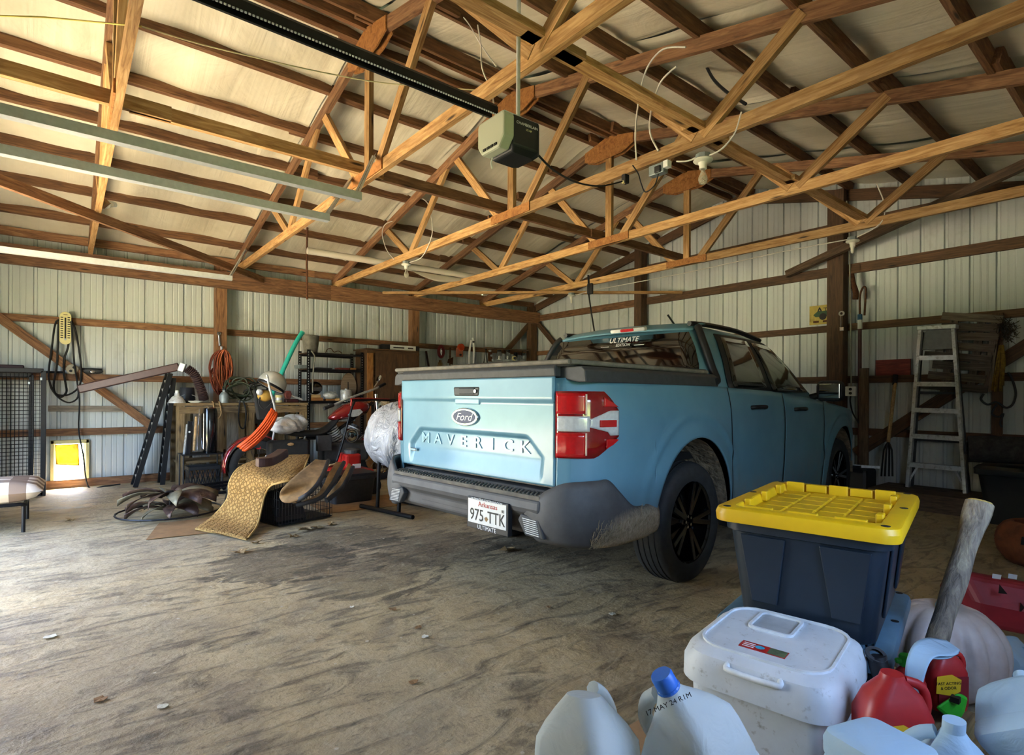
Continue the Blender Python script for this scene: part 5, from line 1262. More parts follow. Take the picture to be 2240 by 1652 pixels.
# covered stand
t = thing('covered_stand', 'machine under a wrinkled silver cover on black steel legs beside the tailgate', 'covered machine', (2.62, 5.15, 0))
q = NT('silver_cover_cloth'); v1 = q.coord()
q.set('Base Color', q.ramp(q.noise(v1, 5, 4), [(.3, lin('a5a7ad')), (.7, lin('c9cbd2'))])); q.set('Roughness', .45); q.set('Metallic', .2)
q.bump(q.noise(q.coord((1, 1, .5)), 7, 4, .6, 2.5), .9, .05)
rr = random.Random(6); rings = []
for i, (z, rx, ry, ox) in enumerate(((.46, .10, .26, -.0), (.50, .19, .36, 0), (.60, .26, .44, .0), (.75, .30, .46, .0), (.90, .30, .44, .03), (1.03, .26, .36, .09), (1.10, .20, .24, .16), (1.125, .06, .10, .2))):
    ring = []
    for k in range(88):
        a = 2*math.pi*k/88; w_ = 1+.07*math.sin(6*a+z*9)*abs(math.sin(3*a+2))+.05*math.sin(11*a-z*12)+.03*math.sin(19*a+4*z)
        ring.append((2.66+ox+rx*w_*math.cos(a), 5.17+ry*w_*math.sin(a), z+.02*math.sin(5*a)))
    rings.append(ring)
MB().loft(rings).build('cover', q.m, t, world=True, smooth=180, sub=1)
for x, y in ((2.50, 5.28), (2.56, 4.93)): MB().tube([(x, y, .02), (x+.02, y, .56)], .02, 8).build('leg', M_['black'], t, world=True, smooth=60)
MB().tube([(2.42, 5.50, .029), (2.58, 4.68, .029)], .022, 8).build('foot_bar', M_['black'], t, world=True, smooth=60)
MB().tube([(2.86, 5.55, .029), (3.02, 4.80, .029)], .022, 8).build('foot_bar', M_['black'], t, world=True, smooth=60)
for x, y in ((2.90, 5.30), (2.97, 4.98)): MB().tube([(x, y, .02), (x-.02, y, .56)], .02, 8).build('leg', M_['black'], t, world=True, smooth=60)
# grey plastic tub behind the crate
t = thing('storage_bin', 'dark grey plastic storage bin on the floor below the motorcycle', 'bin', (AY(775, 1060, 6.0).x, 6.05, 0))
x = AY(760, 1060, 6.0).x
MB().loft([rrect(.44, .32, .04, 3, .008, x, 5.98), rrect(.50, .38, .05, 3, .26, x, 5.98), rrect(.53, .41, .05, 3, .265, x, 5.98), rrect(.53, .41, .05, 3,   .30, x, 5.98)]).build('body', M_['darkgrey'], t, world=True, smooth=30)
MB().loft([rrect(.54, .42, .05, 3, .30, x, 5.98), rrect(.52, .40, .05, 3, .325, x, 5.98)]).build('lid', M_['blackp'], t, world=True)
# slotted steel shelving
SX0, SX1, SY0, SY1 = 2.85, 3.70, 8.40, 8.80
t = thing('shelving_unit', 'black slotted-angle steel shelving unit against the back wall', 'shelving', ((SX0+SX1)/2, 8.6, 0))
ZS = [1.83, 1.585, 1.095, .55, .12]
for x in (SX0, SX1):
    for y in (SY0, SY1):
        po = MB().bar((x, y, 0), (x, y, 1.87), .045, .006, (0, 1, 0)).bar((x+(.02 if x < 3 else -.02), y, 0), (x+(.02 if x < 3 else -.02), y, 1.87), .006, .045, (0, 1, 0)).build('upright', M_['black'], t, world=True)
        mb = MB()
        for k in range(46): mb.cbox((x, y-.005, .03+k*.04), (.010, .004, .018))
        o = mb.build('slots', M_['alu'], po, world=True); o['kind'] = 'stuff'
for z in ZS:
    sh = MB().box((SX0-.01, SY0, z-.012), (SX1+.01, SY1, z)).build('shelf_board', M_['cab'], t, world=True)
    for y in (SY0-.012, SY1+.012): MB().tube([(SX0, y, z-.02), (SX1, y, z-.02)], .02, 8).build('beam', M_['black'], t, world=True, smooth=60)
def onshelf(px, Y, z): p = AY(px, 850, Y); return V(p.x, Y, z)
t = thing('galvanised_pail', 'dented galvanised pail on the top shelf of the black shelving', 'pail', onshelf(679, 8.52, 1.832))
MB().lathe([(.095, 0), (.10, .005), (.125, .25), (.13, .255), (.125, .26), (.115, .25), (.09, .01), (.0, .008)], 22).build('body', mat('dull_zinc', '8f8c83', .6, .5, .2, 12), t, smooth=40)
MB().tube([(.128*math.cos(a), .02, .25+.11*math.sin(a)) for a in [math.pi*k/14 for k in range(15)]], .004, 5).build('bail', M_['steel'], t)
t = thing('pool_noodle', 'teal foam tube leaning up past the shelving', 'foam tube', AY(625, 850, 8.1))
MB().tube([AY(588, 878, 8.02), AY(610, 830, 8.05), AY(628, 790, 8.1), AY(646, 752, 8.15), AY(661, 728, 8.2)], .032, 12, sub=3).build('foam', M_['teal'], t, world=True, smooth=60)
MB().lathe([(.010, 0), (.034, 0), (.034, .012), (.010, .012)], 14, cap=False).xf(Matrix.Translation(AY(661, 728, 8.2)) @ (AY(661, 728, 8.2)-AY(646, 752, 8.15)).to_track_quat('Z', 'Y').to_matrix().to_4x4()).build('end_ring', mat('pale_teal', '56c9bd', .6), t, world=True)
t = thing('wooden_paddle', 'oval wooden board leaning on the shelf beside the brown cabinet', 'board', onshelf(763, 8.64, 1.097))
MB().loft([[(.13*math.cos(2*math.pi*k/28), y, .225+.225*math.sin(2*math.pi*k/28)+.0) for k in range(28)] for y in (0, .02)]).build('panel', wood('worn_oval_board', '7a634c', '9a8268', 'b39b80', knots=False), t, bevel=.004)
MB().box((-.02, -.006, .16), (-.008, -.001, .30)).build('mark', M_['ink'], t)
t = thing('tin_canister', 'dented grey metal canister on the lower shelf', 'canister', onshelf(757, 8.42, 1.097))
MB().lathe([(.0, 0), (.085, 0), (.09, .02), (.088, .16), (.075, .175), (.0, .175)], 18).build('body', M_['alu'], t, smooth=40)
MB().lathe([(.02, .175), (.02, .19), (.0, .19)], 10).build('knob', M_['steel'], t)
t = thing('helmet', 'black open-face helmet on the lower shelf of the black shelving', 'helmet', onshelf(689, 8.47, 1.203))
MB().ell((0, 0, .09), (.11, .11, .10), 18, 10).build('shell', M_['rim'], t, smooth=60)
MB().box((-.07, -.115, .04), (.07, -.08, .10)).build('visor', M_['darkgrey'], t, bevel=.01)
for k, (px, w_, d_, h_, z0, mm, lab) in enumerate(((690, .18, .16, .05, 0, 'ply', 'short pale wood block on the lower shelf, bottom of a small stack'), (688, .15, .12, .045, .05, 'handle', 'short pale wood block on top of another on the lower shelf'), (720, .14, .12, .03, 0, 'ply', 'short flat offcut of wood on the lower shelf by a parcel'), (735, .07, .12, .04, 0, 'handle', 'small wood offcut beside the dented grey canister'))):
    p = onshelf(px, 8.46, ZS[2]+.002+z0)
    one(MB().box((p.x-w_/2, p.y-d_/2, p.z), (p.x+w_/2, p.y+d_/2, p.z+h_)), 'wood_block', M_[mm], lab, 'wood block', bevel=.004)
t = thing('parcel', 'crumpled pale foil parcel on the lower shelf between wood blocks', 'parcel', onshelf(723, 8.42, 1.128))
blob((0, 0, .05), (.11, .08, .06), 31, .2, fl=0).build('wrap', M_['alu'], t, smooth=40)
MB().bar((-.08, -.02, .09), (.08, 0, .11), .02, .004).build('strap', M_['white'], t)
t = thing('bench_vice', 'maroon cast vice standing on the bench shelf below the teal foam tube', 'vice', onshelf(637, 8.30, 1.075))
MB().box((-.09, -.05, 0), (.09, .05, .05)).build('base', D.materials['maroon_metal'], t, bevel=.01)
MB().prism([(-.08, .05), (-.02, .05), (.0, .12), (-.02, .17), (-.08, .17), (-.10, .12)], -.04, .04, 'y').build('jaw', mat('faded_red_iron', '7a3f3a', .6, .2, .2), t, bevel=.008)
MB().tube([(0, 0, .1), (.16, 0, .04)], .016, 8).build('screw', M_['alu'], t)
t = thing('tin_can', 'pale enamel tin on the bench shelf next to the maroon vice', 'tin', onshelf(610, 8.37, 1.075))
MB().lathe([(.0, 0), (.05, 0), (.05, .10), (.046, .105), (.0, .105)], 16).build('body', M_['cream'], t, smooth=40)
MB().lathe([(.051, .03), (.052, .05), (.051, .07)], 16, cap=False).build('band', M_['alu'], t)
for i, (px, w_, h_, mm, lab, nm, cat) in enumerate(((748, .18, .03, 'redboard', 'dull red flat tray on the second shelf', 'flat_tray', 'tray'), (768, .10, .035, 'ply', 'small pale board on the second shelf by the cabinet', 'small_board', 'board'), (705, .26, .02, 'darkgrey', 'dark flat baking sheet on the second shelf', 'baking_sheet', 'tray'), (660, .18, .05, 'bluegrey', 'grey metal tray at the end of the second shelf', 'metal_tray', 'tray'))):
    p = onshelf(px, 8.55, ZS[1]+.002); e = w_/2
    mb = MB().loft([rrect(w_*.92, .18, .01, 2, p.z, p.x, p.y), rrect(w_, .20, .01, 2, p.z+h_, p.x, p.y), rrect(w_*.95, .18, .01, 2, p.z+h_, p.x, p.y), rrect(w_*.88, .16, .01, 2, p.z+.006, p.x, p.y)])
    one(mb, nm, M_[mm], lab, cat)
cable('strap_cord', [onshelf(681, 8.40, 1.845), onshelf(682, 8.352, 1.835), onshelf(688, 8.348, 1.76), onshelf(686, 8.348, 1.60), onshelf(684, 8.35, 1.40), onshelf(684, 8.35, 1.22)], .011, mat('grey_webbing', '8a8880', .8), 'grey cord dangling from the top shelf past the pail', 'cord')
cable('wire_coil', [onshelf(712, 8.5, 1.845), onshelf(716, 8.5, 1.90), onshelf(724, 8.5, 1.91), onshelf(730, 8.5, 1.86), onshelf(740, 8.5, 1.88), onshelf(748, 8.5, 1.845)], .006, M_['rust'], 'brown wire curl lying on the top shelf', 'wire')
# brown cabinet
t = thing('wooden_cabinet', 'tall brown panelled wooden cabinet beside the shelving', 'cabinet', (4.27, 8.5, 0))
ca, cb = AY(803, 800, 8.30).x, AY(913, 800, 8.30).x
MB().box((ca, 8.30, 0), (cb, 8.76, 1.91)).build('carcass', M_['cab'], t, world=True)
board('frame_stile', (ca+.045, 8.285, .0), (ca+.045, 8.285, 1.86), .03, .095, M_['ply'], t, up=(1, 0, 0))
dd = board('door', (ca+.52+.0, 8.287, .05), (ca+.52, 8.287, 1.86), .022, cb-ca-.14, M_['cab'], t, up=(1, 0, 0))
MB().box((cb-.13, 8.262, .95), (cb-.115, 8.278, 1.05)).build('door_pull', M_['rust'], dd, world=True)
board('top_board', (ca-.03, 8.52, 1.925), (cb+.02, 8.52, 1.925), .50, .02, M_['cab'], t)
t = thing('caulk_box', 'white labelled carton with black ends lying on top of the cabinet', 'carton', (AY(880, 770, 8.4).x, 8.42, 1.937))
MB().box((-.24, -.05, .0), (.24, .05, .085)).build('carton', M_['white'], t, bevel=.004)
for x in (-.29, .26): MB().box((x-.09 if x < 0 else x-.01, -.052, 0), (x+.05, .052, .088)).build('black_end', M_['blackp'], t, bevel=.004)
for x, w_ in ((-.08, .2), (.14, .1)): MB().box((x-w_/2, -.0515, .035), (x+w_/2, -.0505, .055)).build('print', M_['ink'], t)
# tools and jars on the back wall
w_ = lambda x, y, Y=8.88: AY(x, y, Y)
t = thing('claw_hammer', 'white hammer with a dark red handle hanging on the wall girt', 'hammer', w_(932, 800))
MB().tube([w_(908, 764), w_(938, 766)], .025, 8).build('head', M_['white'], t, world=True, smooth=60)
MB().bar(w_(932, 768), w_(938, 803), .03, .02, (0, 1, 0)).build('handle', D.materials['maroon_metal'], t, world=True)
t = thing('bar_clamp', 'grey bar clamp hanging on the wall beside the cabinet', 'clamp', w_(916, 803))
MB().bar(w_(916, 772), w_(916, 804), .02, .012, (0, 1, 0)).build('bar', M_['alu'], t, world=True)
MB().cbox(w_(917, 778, 8.87), (.09, .03, .05)).build('jaw', M_['alu'], t, world=True)
t = thing('tape_reel', 'red oval cable reel hanging on the wall girt', 'reel', w_(965, 785))
MB().ell(w_(965, 769), (.085, .03, .13), 18, 10).build('reel', mat('dark_red_plastic', '7c1a18', .4, 0, .1), t, world=True, smooth=60)
MB().ell(w_(965, 770, 8.85), (.025, .01, .07), 10, 6).build('centre', M_['chrome'], t, world=True)
t = thing('brush', 'straw brush hanging below the red reel on the back wall', 'brush', w_(963, 800, 8.86))
MB().bar(w_(963, 788), w_(963, 793), .05, .03).build('stock', M_['rope'], t, world=True)
mb = MB(); rr = random.Random(2)
for k in range(50): mb.bar(w_(963, 793)+V(rr.uniform(-.05, .05), 0, 0), w_(963, 805)+V(rr.uniform(-.09, .09), rr.uniform(-.02, .02), 0), .003, .003)
o = mb.build('bristles', M_['rope'], t, world=True); o['kind'] = 'stuff'
t = thing('hatchet', 'brown handled hatchet hanging on the wall girt', 'hatchet', w_(985, 802))
MB().bar(w_(985, 760), w_(984, 802), .03, .02, (0, 1, 0)).build('handle', M_['post'], t, world=True)
MB().prism([(-.05, .0), (.06, -.03), (.07, .11), (-.03, .07)], -.012, .012, 'y').xf(Matrix.Translation(w_(984, 794))).build('head', M_['rust'], t, world=True)
t = thing('hose_gauge', 'orange square fixture with a round dial on the wall girt', 'dial', w_(1005, 780))
c = w_(1005, 771); MB().cbox(c, (.15, .04, .17)).build('plate', mat('salmon_paint', 'b06a50', .6), t, world=True, bevel=.01)
MB().lathe([(.0, -.06), (.06, -.06), (.07, -.04), (.07, 0)], 18, w_(1007, 760), 'y').build('dial', mat('orange_plastic', 'b8401c', .4), t, world=True, smooth=40)
MB().lathe([(.0, -.03), (.02, -.03), (.02, 0)], 10, c+V(0, -.02, -.05), 'y').build('screw', M_['ink'], t, world=True)
t = thing('white_shears', 'pair of long white handled shears hanging on the wall girt', 'shears', w_(1033, 800))
for dx, dz in ((-6, 0), (4, -6)):
    MB().tube([w_(1033+dx*.3, 745+dz), w_(1033+dx, 768), w_(1032+dx, 800)], .022, 8, sub=3).build('arm', M_['white'], t, world=True, smooth=60)
MB().ell(w_(1036, 748, 8.86), (.02, .02, .025), 10, 6).build('pivot', M_['ink'], t, world=True)
t = thing('hack_saw', 'black triangular bracket hanging on the wall girt', 'bracket', w_(1061, 795))
MB().tube([w_(1063, 765), w_(1058, 795), w_(1066, 795)], .010, 6, closed=True).build('wire_frame', M_['black'], t, world=True)
MB().cbox(w_(1063, 764), (.03, .03, .03)).build('nail_plate', M_['black'], t, world=True)
t = thing('socket_rail', 'grey tool rail with sockets hanging beside the glass jars', 'tool rail', w_(1075, 798))
MB().cbox(w_(1072, 780), (.09, .03, .20)).build('rail', M_['rust'], t, world=True)
for k in range(3): MB().lathe([(.02, -.05), (.02, 0)], 12, w_(1070+k*3, 768+k*10), 'y').build('socket', M_['steel'], t, world=True)
shelf_p = w_(1060, 761, 8.80); shelf_q = w_(1152, 767, 8.80)
one(MB().bar(shelf_p, shelf_q, .14, .02), 'jar_board', M_['post'], 'thin board under the girt that holds the glass jars', 'board')
for k, (px, ln) in enumerate(((1092, 'glass jar of screws hanging under the board, farthest from the corner post'), (1111, 'glass jar of screws hanging under the board, second from the corner post side'), (1146, 'glass jar of screws hanging under the board right beside the corner post'))):
    p = w_(px, 765, 8.80)
    t = thing('glass_jar', ln, 'jar', V(p.x, 8.80, p.z-.20), group='hanging glass jars')
    MB().lathe([(.0, .0), (.052, .0), (.055, .02), (.055, .12), (.042, .15), (.042, .165)], 16).build('glass', M_['glass'], t, smooth=40)
    MB().lathe([(.0, .19), (.045, .19), (.045, .162)], 16).build('lid', M_['black'], t)
    MB().lathe([(.0, .006), (.045, .006), (.047, .07), (.0, .075)], 12).build('screws', M_['alu'], t)
t = thing('pipe_fitting', 'black pipe elbow with open end hanging among the glass jars', 'pipe fitting', w_(1125, 790, 8.78))
MB().tube([w_(1128, 772, 8.82), w_(1128, 780, 8.80), w_(1126, 784, 8.74), w_(1125, 784, 8.66)], .04, 12, sub=3).build('elbow', M_['black'], t, world=True, smooth=60)
MB().lathe([(.028, -.012), (.05, -.012), (.05, .02), (.028, .02)], 16, w_(1125, 784, 8.66), 'y', cap=False).build('collar', M_['cream'], t, world=True)
# leaves and flakes scattered over the floor
lm = mat('dry_leaf', '8f7650', .9, 0, .3, 30)
rr = random.Random(77)
spots = [(AZ_(694, 1158, .0), .06), (AZ_(670, 1160, 0), .10), (AZ_(642, 1176, 0), .05), (AZ_(725, 1150, 0), .05), (AZ_(560, 1190, 0), .05), (AZ_(525, 1210, 0), .07), (AZ_(412, 1085, 0), .06), (AZ_(300, 1120, 0), .06), (AZ_(155, 1140, 0), .05), (AZ_(1110, 1205, 0), .06), (AZ_(930, 1395, 0), .02), (AZ_(915, 1375, 0), .02), (AZ_(110, 1395, 0), .03), (AZ_(860, 1335, 0), .025), (AZ_(355, 1548, 0), .02), (AZ_(220, 1532, 0), .025), (AZ_(770, 1330, 0), .015), (AZ_(905, 1495, 0), .02), (AZ_(1340, 1345, 0), .02), (AZ_(1200, 1330, 0), .015)]
WH = ['beside the wire dog crate']*4+['in front of the tan rug']*2+['behind the garden spinner', 'between garden spinner and pet door', 'close to the plaid pet bed', 'under the truck bumper']
for i, (p, s_) in enumerate(spots):
    big = s_ > .04; n = 10; mb = MB(); ring = []
    for k in range(n):
        a = 2*math.pi*k/n; r_ = s_*(1 if k % 2 == 0 else .45)*rr.uniform(.7, 1.2) if big else s_*rr.uniform(.6, 1.1)
        ring.append(V(p.x+r_*math.cos(a), p.y+r_*math.sin(a), .004+(rr.uniform(0, .03) if big else rr.uniform(0, .006))))
    mb.v = [V(p.x, p.y, .006)]+ring; mb.f = [(0, 1+k, 1+(k+1) % n) for k in range(n)]
    one(mb, 'dry_leaf' if big else 'paint_flake', lm if big else M_['cardboard'] if i % 2 else M_['porcelain'], 'curled dry leaf on the floor '+WH[i] if big else 'small pale flake lying on the bare concrete', 'leaf' if big else 'flake', 'dry leaves on the floor' if big else 'flakes on the floor', thick=.002)
# ------------------------------------------------------------------ things along the right gable wall
XW = 7.70
M_['grey_cond'] = mat('grey_conduit', '8d8b80', .6)
t = thing('tractor_sign', 'yellow tin sign with a green tractor tucked behind the thick wall post', 'sign', AX(1800, 712, 7.755))
a, b = AX(1771, 712, 7.76), AX(1830, 664, 7.76)
yl, yr, z0, z1 = a.y, AX(1848, 664, 7.76).y, a.z, b.z
MB().box((7.752, yr, z0), (7.76, yl, z1)).build('sheet', mat('yellow_tin', 'c2ac4c', .5, .1, .15, 6, dirt=('7d6a30', .4, 5)), t, world=True, bevel=.003)
RS = lambda y, z: frame((7.7505, y, z), (0, -1, 0), (0, 0, 1))
ym = (yl+yr)/2
text('A', .12, M_['ink'], t, RS(yl-.13, z1-.075), depth=.0006, bold=.002)
text('TRACT', .085, M_['ink'], t, RS(yl-.31, z1-.07), depth=.0006)
gm = mat('sign_green', '25502c', .5, 0, .1)
MB().prism([(yl-.05, z0+.13), (yl-.10, z0+.17), (yl-.22, z0+.175), (yl-.25, z0+.21), (yl-.32, z0+.21), (yl-.36, z0+.16), (yl-.42, z0+.14), (yl-.42, z0+.10), (yl-.08, z0+.10)], 7.7495, 7.752, 'x').build('tractor_print', gm, t, world=True)
for y, r in ((yl-.17, .045), (yl-.29, .05), (yl-.38, .04)): MB().lathe([(.0, 0), (r, 0), (r, .002)], 18, (7.749, y, z0+.10), 'x').build('wheel_print', M_['ink'], t, world=True)
for k, (y0, w_) in enumerate(((yl-.05, .07), (yl-.17, .10), (yl-.30, .12))): MB().box((7.7495, y0-w_, z0+.025), (7.752, y0, z0+.05)).build('print', M_['rust'], t, world=True)
t = thing('wrench', 'chrome wrench hanging on the thick post next to the tractor sign', 'wrench', AX(1840, 722, 7.61))
MB().bar(AX(1840, 690, 7.612), AX(1840, 716, 7.612), .008, .025, (1, 0, 0)).build('shank', M_['chrome'], t, world=True, bevel=.003)
MB().lathe([(.016, -.006), (.034, -.006), (.034, .006), (.016, .006)], 14, AX(1841, 686, 7.612), 'x', cap=False).build('ring_end', M_['chrome'], t, world=True)
MB().cbox(AX(1841, 720, 7.612), (.012, .05, .05)).build('open_end', M_['chrome'], t, world=True, bevel=.006)
t = thing('wall_outlet', 'white double outlet with conduit fixed to the thick wall post', 'outlet', AX(1861, 868, 7.60))
c = AX(1862, 856, 7.60)
MB().cbox(c, (.05, .12, .12)).build('box', M_['white'], t, world=True, bevel=.006)
for dz in (.025, -.025): MB().lathe([(.018, -.03), (.018, -.024)], 12, c+V(0, 0, dz), 'x').build('socket_face', M_['ink'], t, world=True)
MB().tube([c+V(.0, 0, .06), AX(1860, 640, 7.60), AX(1857, 470, 7.60), AX(1852, 440, 7.6)], .009, 8).build('conduit', M_['grey_cond'], t, world=True, smooth=60)
MB().tube([c+V(-.02, 0, -.06), AX(1860, 880, 7.58), AX(1866, 905, 7.58), AX(1882, 930, 7.58), AX(1890, 936, 7.58)], .009, 6, sub=4).build('cord', M_['rubber'], t, world=True)
t = thing('long_pole', 'long maroon pole with blue tape standing upright beside the thick post', 'pole', (AX(1882, 1040, 7.6).x, AX(1882, 1040, 7.6).y, 0))
p = AX(1880, 1040, 7.62); q_ = AX(1881, 690, 7.66); p.z = 0
MB().tube([p, q_], .022, 8).build('shaft', mat('maroon_pole', '4d2a2a', .55), t, world=True, smooth=60)
MB().tube([AX(1881, 700, 7.66), AX(1881, 720, 7.66)], .027, 8).build('white_tape', M_['white'], t, world=True)
MB().tube([AX(1881, 688, 7.66), AX(1881, 700, 7.66)], .028, 8).build('blue_tape', mat('blue_tape', '2f5f8a', .5), t, world=True)
MB().tube([q_, AX(1881, 650, 7.66), AX(1886, 632, 7.66), AX(1892, 628, 7.66), AX(1894, 640, 7.66), AX(1891, 690, 7.66)], .012, 6, sub=4).build('hook', M_['rust'], t, world=True, smooth=60)
one(MB().tube([AX(1862, 600, 7.64), AX(1866, 622, 7.64), AX(1872, 640, 7.64), AX(1871, 655, 7.64)], .035, 8, sub=4), 'tool_holder', M_['rust'], 'curved rusty iron hung high beside the thick post', 'iron', smooth=60)
o = board('upright_board', V(7.55, AX(1890, 900, 7.55).y, 0), V(7.60, AX(1890, 900, 7.6).y, 1.55), .10, .03, M_['pole'], None, up=(1, 0, 0)); tag(o, 'dark upright board standing behind the maroon pole', 'board')
t = thing('garden_fork', 'black garden fork with a pale wooden handle leaning on the wall girt', 'fork', AX(1942, 1030, 7.35))
ha, hb_ = AX(1958, 838, 7.68), AX(1943, 968, 7.42)
MB().tube([ha, hb_], .02, 8).build('handle', M_['handle'], t, world=True, smooth=60)
MB().tube([AX(1959, 820, 7.70), AX(1957, 842, 7.68)], .026, 8).build('grip', M_['rubber'], t, world=True, smooth=60)
for dx in (-11, -4, 4, 11):
    e = AX(1940+dx*1.1, 1042, 7.30); e.z = max(e.z, .02)
    MB().tube([hb_, AX(1942+dx*.8, 985, 7.40), e], .010, 6, sub=2).build('tine', M_['black'], t, world=True, smooth=60)
pl_ = thing('low_platform', 'low dusty wooden platform carrying the step ladder', 'platform', (7.35, 2.0, 0))
for k in range(4): board('deck_plank', (7.10+.17*k, 1.35, .165), (7.10+.17*k, 2.32, .165), .16, .03, M_['pole'], pl_)
board('front_rail', (7.04, 1.35, .075), (7.04, 2.32, .075), .04, .15, M_['pole'], pl_)
board('back_rail', (7.62, 1.35, .075), (7.62, 2.32, .075), .04, .15, M_['pole'], pl_)
o = board('red_board', V(7.79, AX(1916, 802, 7.79).y, 1.559), V(7.79, AX(1992, 806, 7.79).y, 1.559), .025, .19, M_['redboard'], None); tag(o, 'short red painted board standing on the wall girt behind the ladder', 'board')
# step ladder
t = thing('step_ladder', 'paint-spattered aluminium step ladder leaning on the right wall', 'step ladder', (7.5, 1.83, .18))
tl, tr_ = AX(2014, 722, 7.58), AX(2086, 719, 7.58); bl_, br_ = AX(1986, 1058, 7.42), AX(2112, 1081, 7.42)
bl_.z = br_.z = .182; bl_.y -= 0
sl_ = MB().bar(bl_, tl, .03, .07, (1, 0, 0)).build('side_rail', M_['alu'], t, world=True); sr_ = MB().bar(br_, tr_, .03, .07, (1, 0, 0)).build('side_rail', M_['alu'], t, world=True)
for f in (.155, .335, .50, .665, .83):
    a, b = bl_.lerp(tl, f), br_.lerp(tr_, f)
    MB().bar(a, b, .085, .012).bar(a+V(-.04, 0, -.022), b+V(-.04, 0, -.022), .006, .045).build('step', M_['alu'], t, world=True)
MB().bar(tl+V(.02, .03, .02), tr_+V(.02, -.03, .02), .12, .05).build('top_cap', M_['alu'], t, world=True, bevel=.008)
a, b = bl_.lerp(tl, .84), br_.lerp(tr_, .84); c = (a+b)/2+V(.05, 0, .17)
MB().prism([(c.y-.15, c.z-.11), (c.y-.13, c.z+.09), (c.y-.09, c.z+.13), (c.y+.09, c.z+.13), (c.y+.13, c.z+.09), (c.y+.15, c.z-.11)], c.x, c.x+.012, 'x').build('pail_shelf', mat('grey_shelf_plastic', '8c8f90', .6, 0, .1), t, world=True, bevel=.006)
for f in (.0,):
    for (p_, s_) in ((bl_, -1), (br_, 1)):
        q2 = p_.lerp(tl if s_ < 0 else tr_, .155); MB().bar(p_.lerp(tl if s_ < 0 else tr_, .03), q2+V(0, s_*-.0, 0)+(br_-bl_).normalized()*(-s_*.09), .012, .02).build('foot_brace', M_['alu'], t, world=True)
for s_, p_, tq in ((-1, bl_, tl), (1, br_, tr_)): MB().bar(p_+V(.14, 0, .0), tq+V(.055, 0, -.02), .025, .05, (1, 0, 0)).build('rear_rail', M_['darkgrey'], t, world=True)
for f in (.3, .6): MB().bar((bl_+V(.14, 0, 0)).lerp(tl+V(.055, 0, 0), f), (br_+V(.14, 0, 0)).lerp(tr_+V(.055, 0, 0), f), .02, .03).build('rear_bar', M_['darkgrey'], t, world=True)
# broken pallet
t = thing('wooden_pallet', 'broken grey slatted pallet leaning on the wall behind the ladder', 'pallet', AX(2140, 862, 7.6))
rr = random.Random(5)
for k in range(8):
    y0 = 690+k*22; sh = -k*5
    board('slat', AX(2062+sh+rr.uniform(-20, 10), y0+rr.uniform(-3, 3), 7.682), AX(2192+sh+rr.uniform(-6, 4), y0+5+rr.uniform(-2, 4), 7.682), .022, .085, M_['pallet'], t)
for x0, x1 in ((2090, 2065), (2150, 2122), (2180, 2160)): board('stringer', AX(x0, 690, 7.708), AX(x1, 858, 7.708), .07, .03, M_['pallet'], t, up=(1, 0, 0))
t = thing('straw_nest', 'ragged brown straw bundle stuck at the end of the pallet', 'straw', AX(2205, 745, 7.62))
mb = MB()
for k in range(140):
    c = AX(2203+rr.uniform(-14, 14), 722+rr.uniform(-18, 18), 7.68+rr.uniform(-.04, .04)); mb.bar(c, c+V(rr.uniform(-.03, .03), rr.uniform(-.08, .08), rr.uniform(-.08, .08)), .005, .004)
o = mb.build('straw', mat('old_straw', '4a4030', .95, 0, .3), t, world=True); o['kind'] = 'stuff'
ylw = mat('yellow_rope', '7d6420', .85, 0, .3, 40)
t = thing('rope_hank', 'frayed yellow rope hanging from the end of the pallet', 'rope', AX(2186, 845, 7.52))
for k in range(7):
    dx = rr.uniform(-9, 9); MB().tube([AX(2190+dx*.4, 755, 7.655), AX(2188+dx, 790, 7.655), AX(2184+dx*1.2, 820, 7.655), AX(2180+dx*1.6, 848+rr.uniform(-8, 10), 7.655)], .011, 5, sub=3).build('strand', ylw, t, world=True)
t = thing('wire_loop', 'dark wire loop hanging on the wall under the pallet', 'wire', AX(2190, 935, 7.7))
MB().tube([AX(2152, 862, 7.69), AX(2146, 874, 7.70), AX(2160, 885, 7.7), AX(2180, 880, 7.7), AX(2200, 892, 7.7), AX(2215, 885, 7.7), AX(2222, 860, 7.7), AX(2214, 830, 7.73), AX(2205, 815, 7.74)], .011, 6, sub=5).build('loop', M_['darkgrey'], t, world=True, smooth=60)
MB().tube([AX(2180, 885, 7.7), AX(2170, 905, 7.7), AX(2185, 912, 7.7), AX(2195, 905, 7.7), AX(2188, 925, 7.7), AX(2192, 935, 7.7)], .009, 6, sub=5).build('loose_end', M_['darkgrey'], t, world=True, smooth=60)
# dark heap in the corner, rolled tarp over bins
t = thing('dark_bin', 'large black plastic bin in the dim right corner', 'bin', (7.15, 1.0, 0))
MB().loft([rrect(.62, .80, .06, 3, .0, 7.15, .86), rrect(.72, .92, .06, 3, .46, 7.15, .86), rrect(.78, .98, .06, 3, .47, 7.15, .86), rrect(.78, .98, .06, 3, .52, 7.15, .86)]).build('tub', mat('greenish_black_plastic', '15191a', .6, 0, .2), t, world=True, smooth=30)
MB().loft([rrect(.79, .99, .06, 3, .52, 7.15, .86), rrect(.74, .94, .06, 3, .55, 7.15, .86)]).build('lid', M_['blackp'], t, world=True)
t = thing('rolled_carpet', 'dusty grey-brown rolled carpet lying on the black bin', 'rolled carpet', (7.1, .9, .55))
q = NT('dark_carpet'); q.set('Base Color', q.ramp(q.noise(q.coord(), 20, 5, .7), [(.3, lin('2a2826')), (.7, lin('4a4743'))])); q.set('Roughness', .95); q.bump(q.noise(q.coord(), 30, 4), .6, .02)
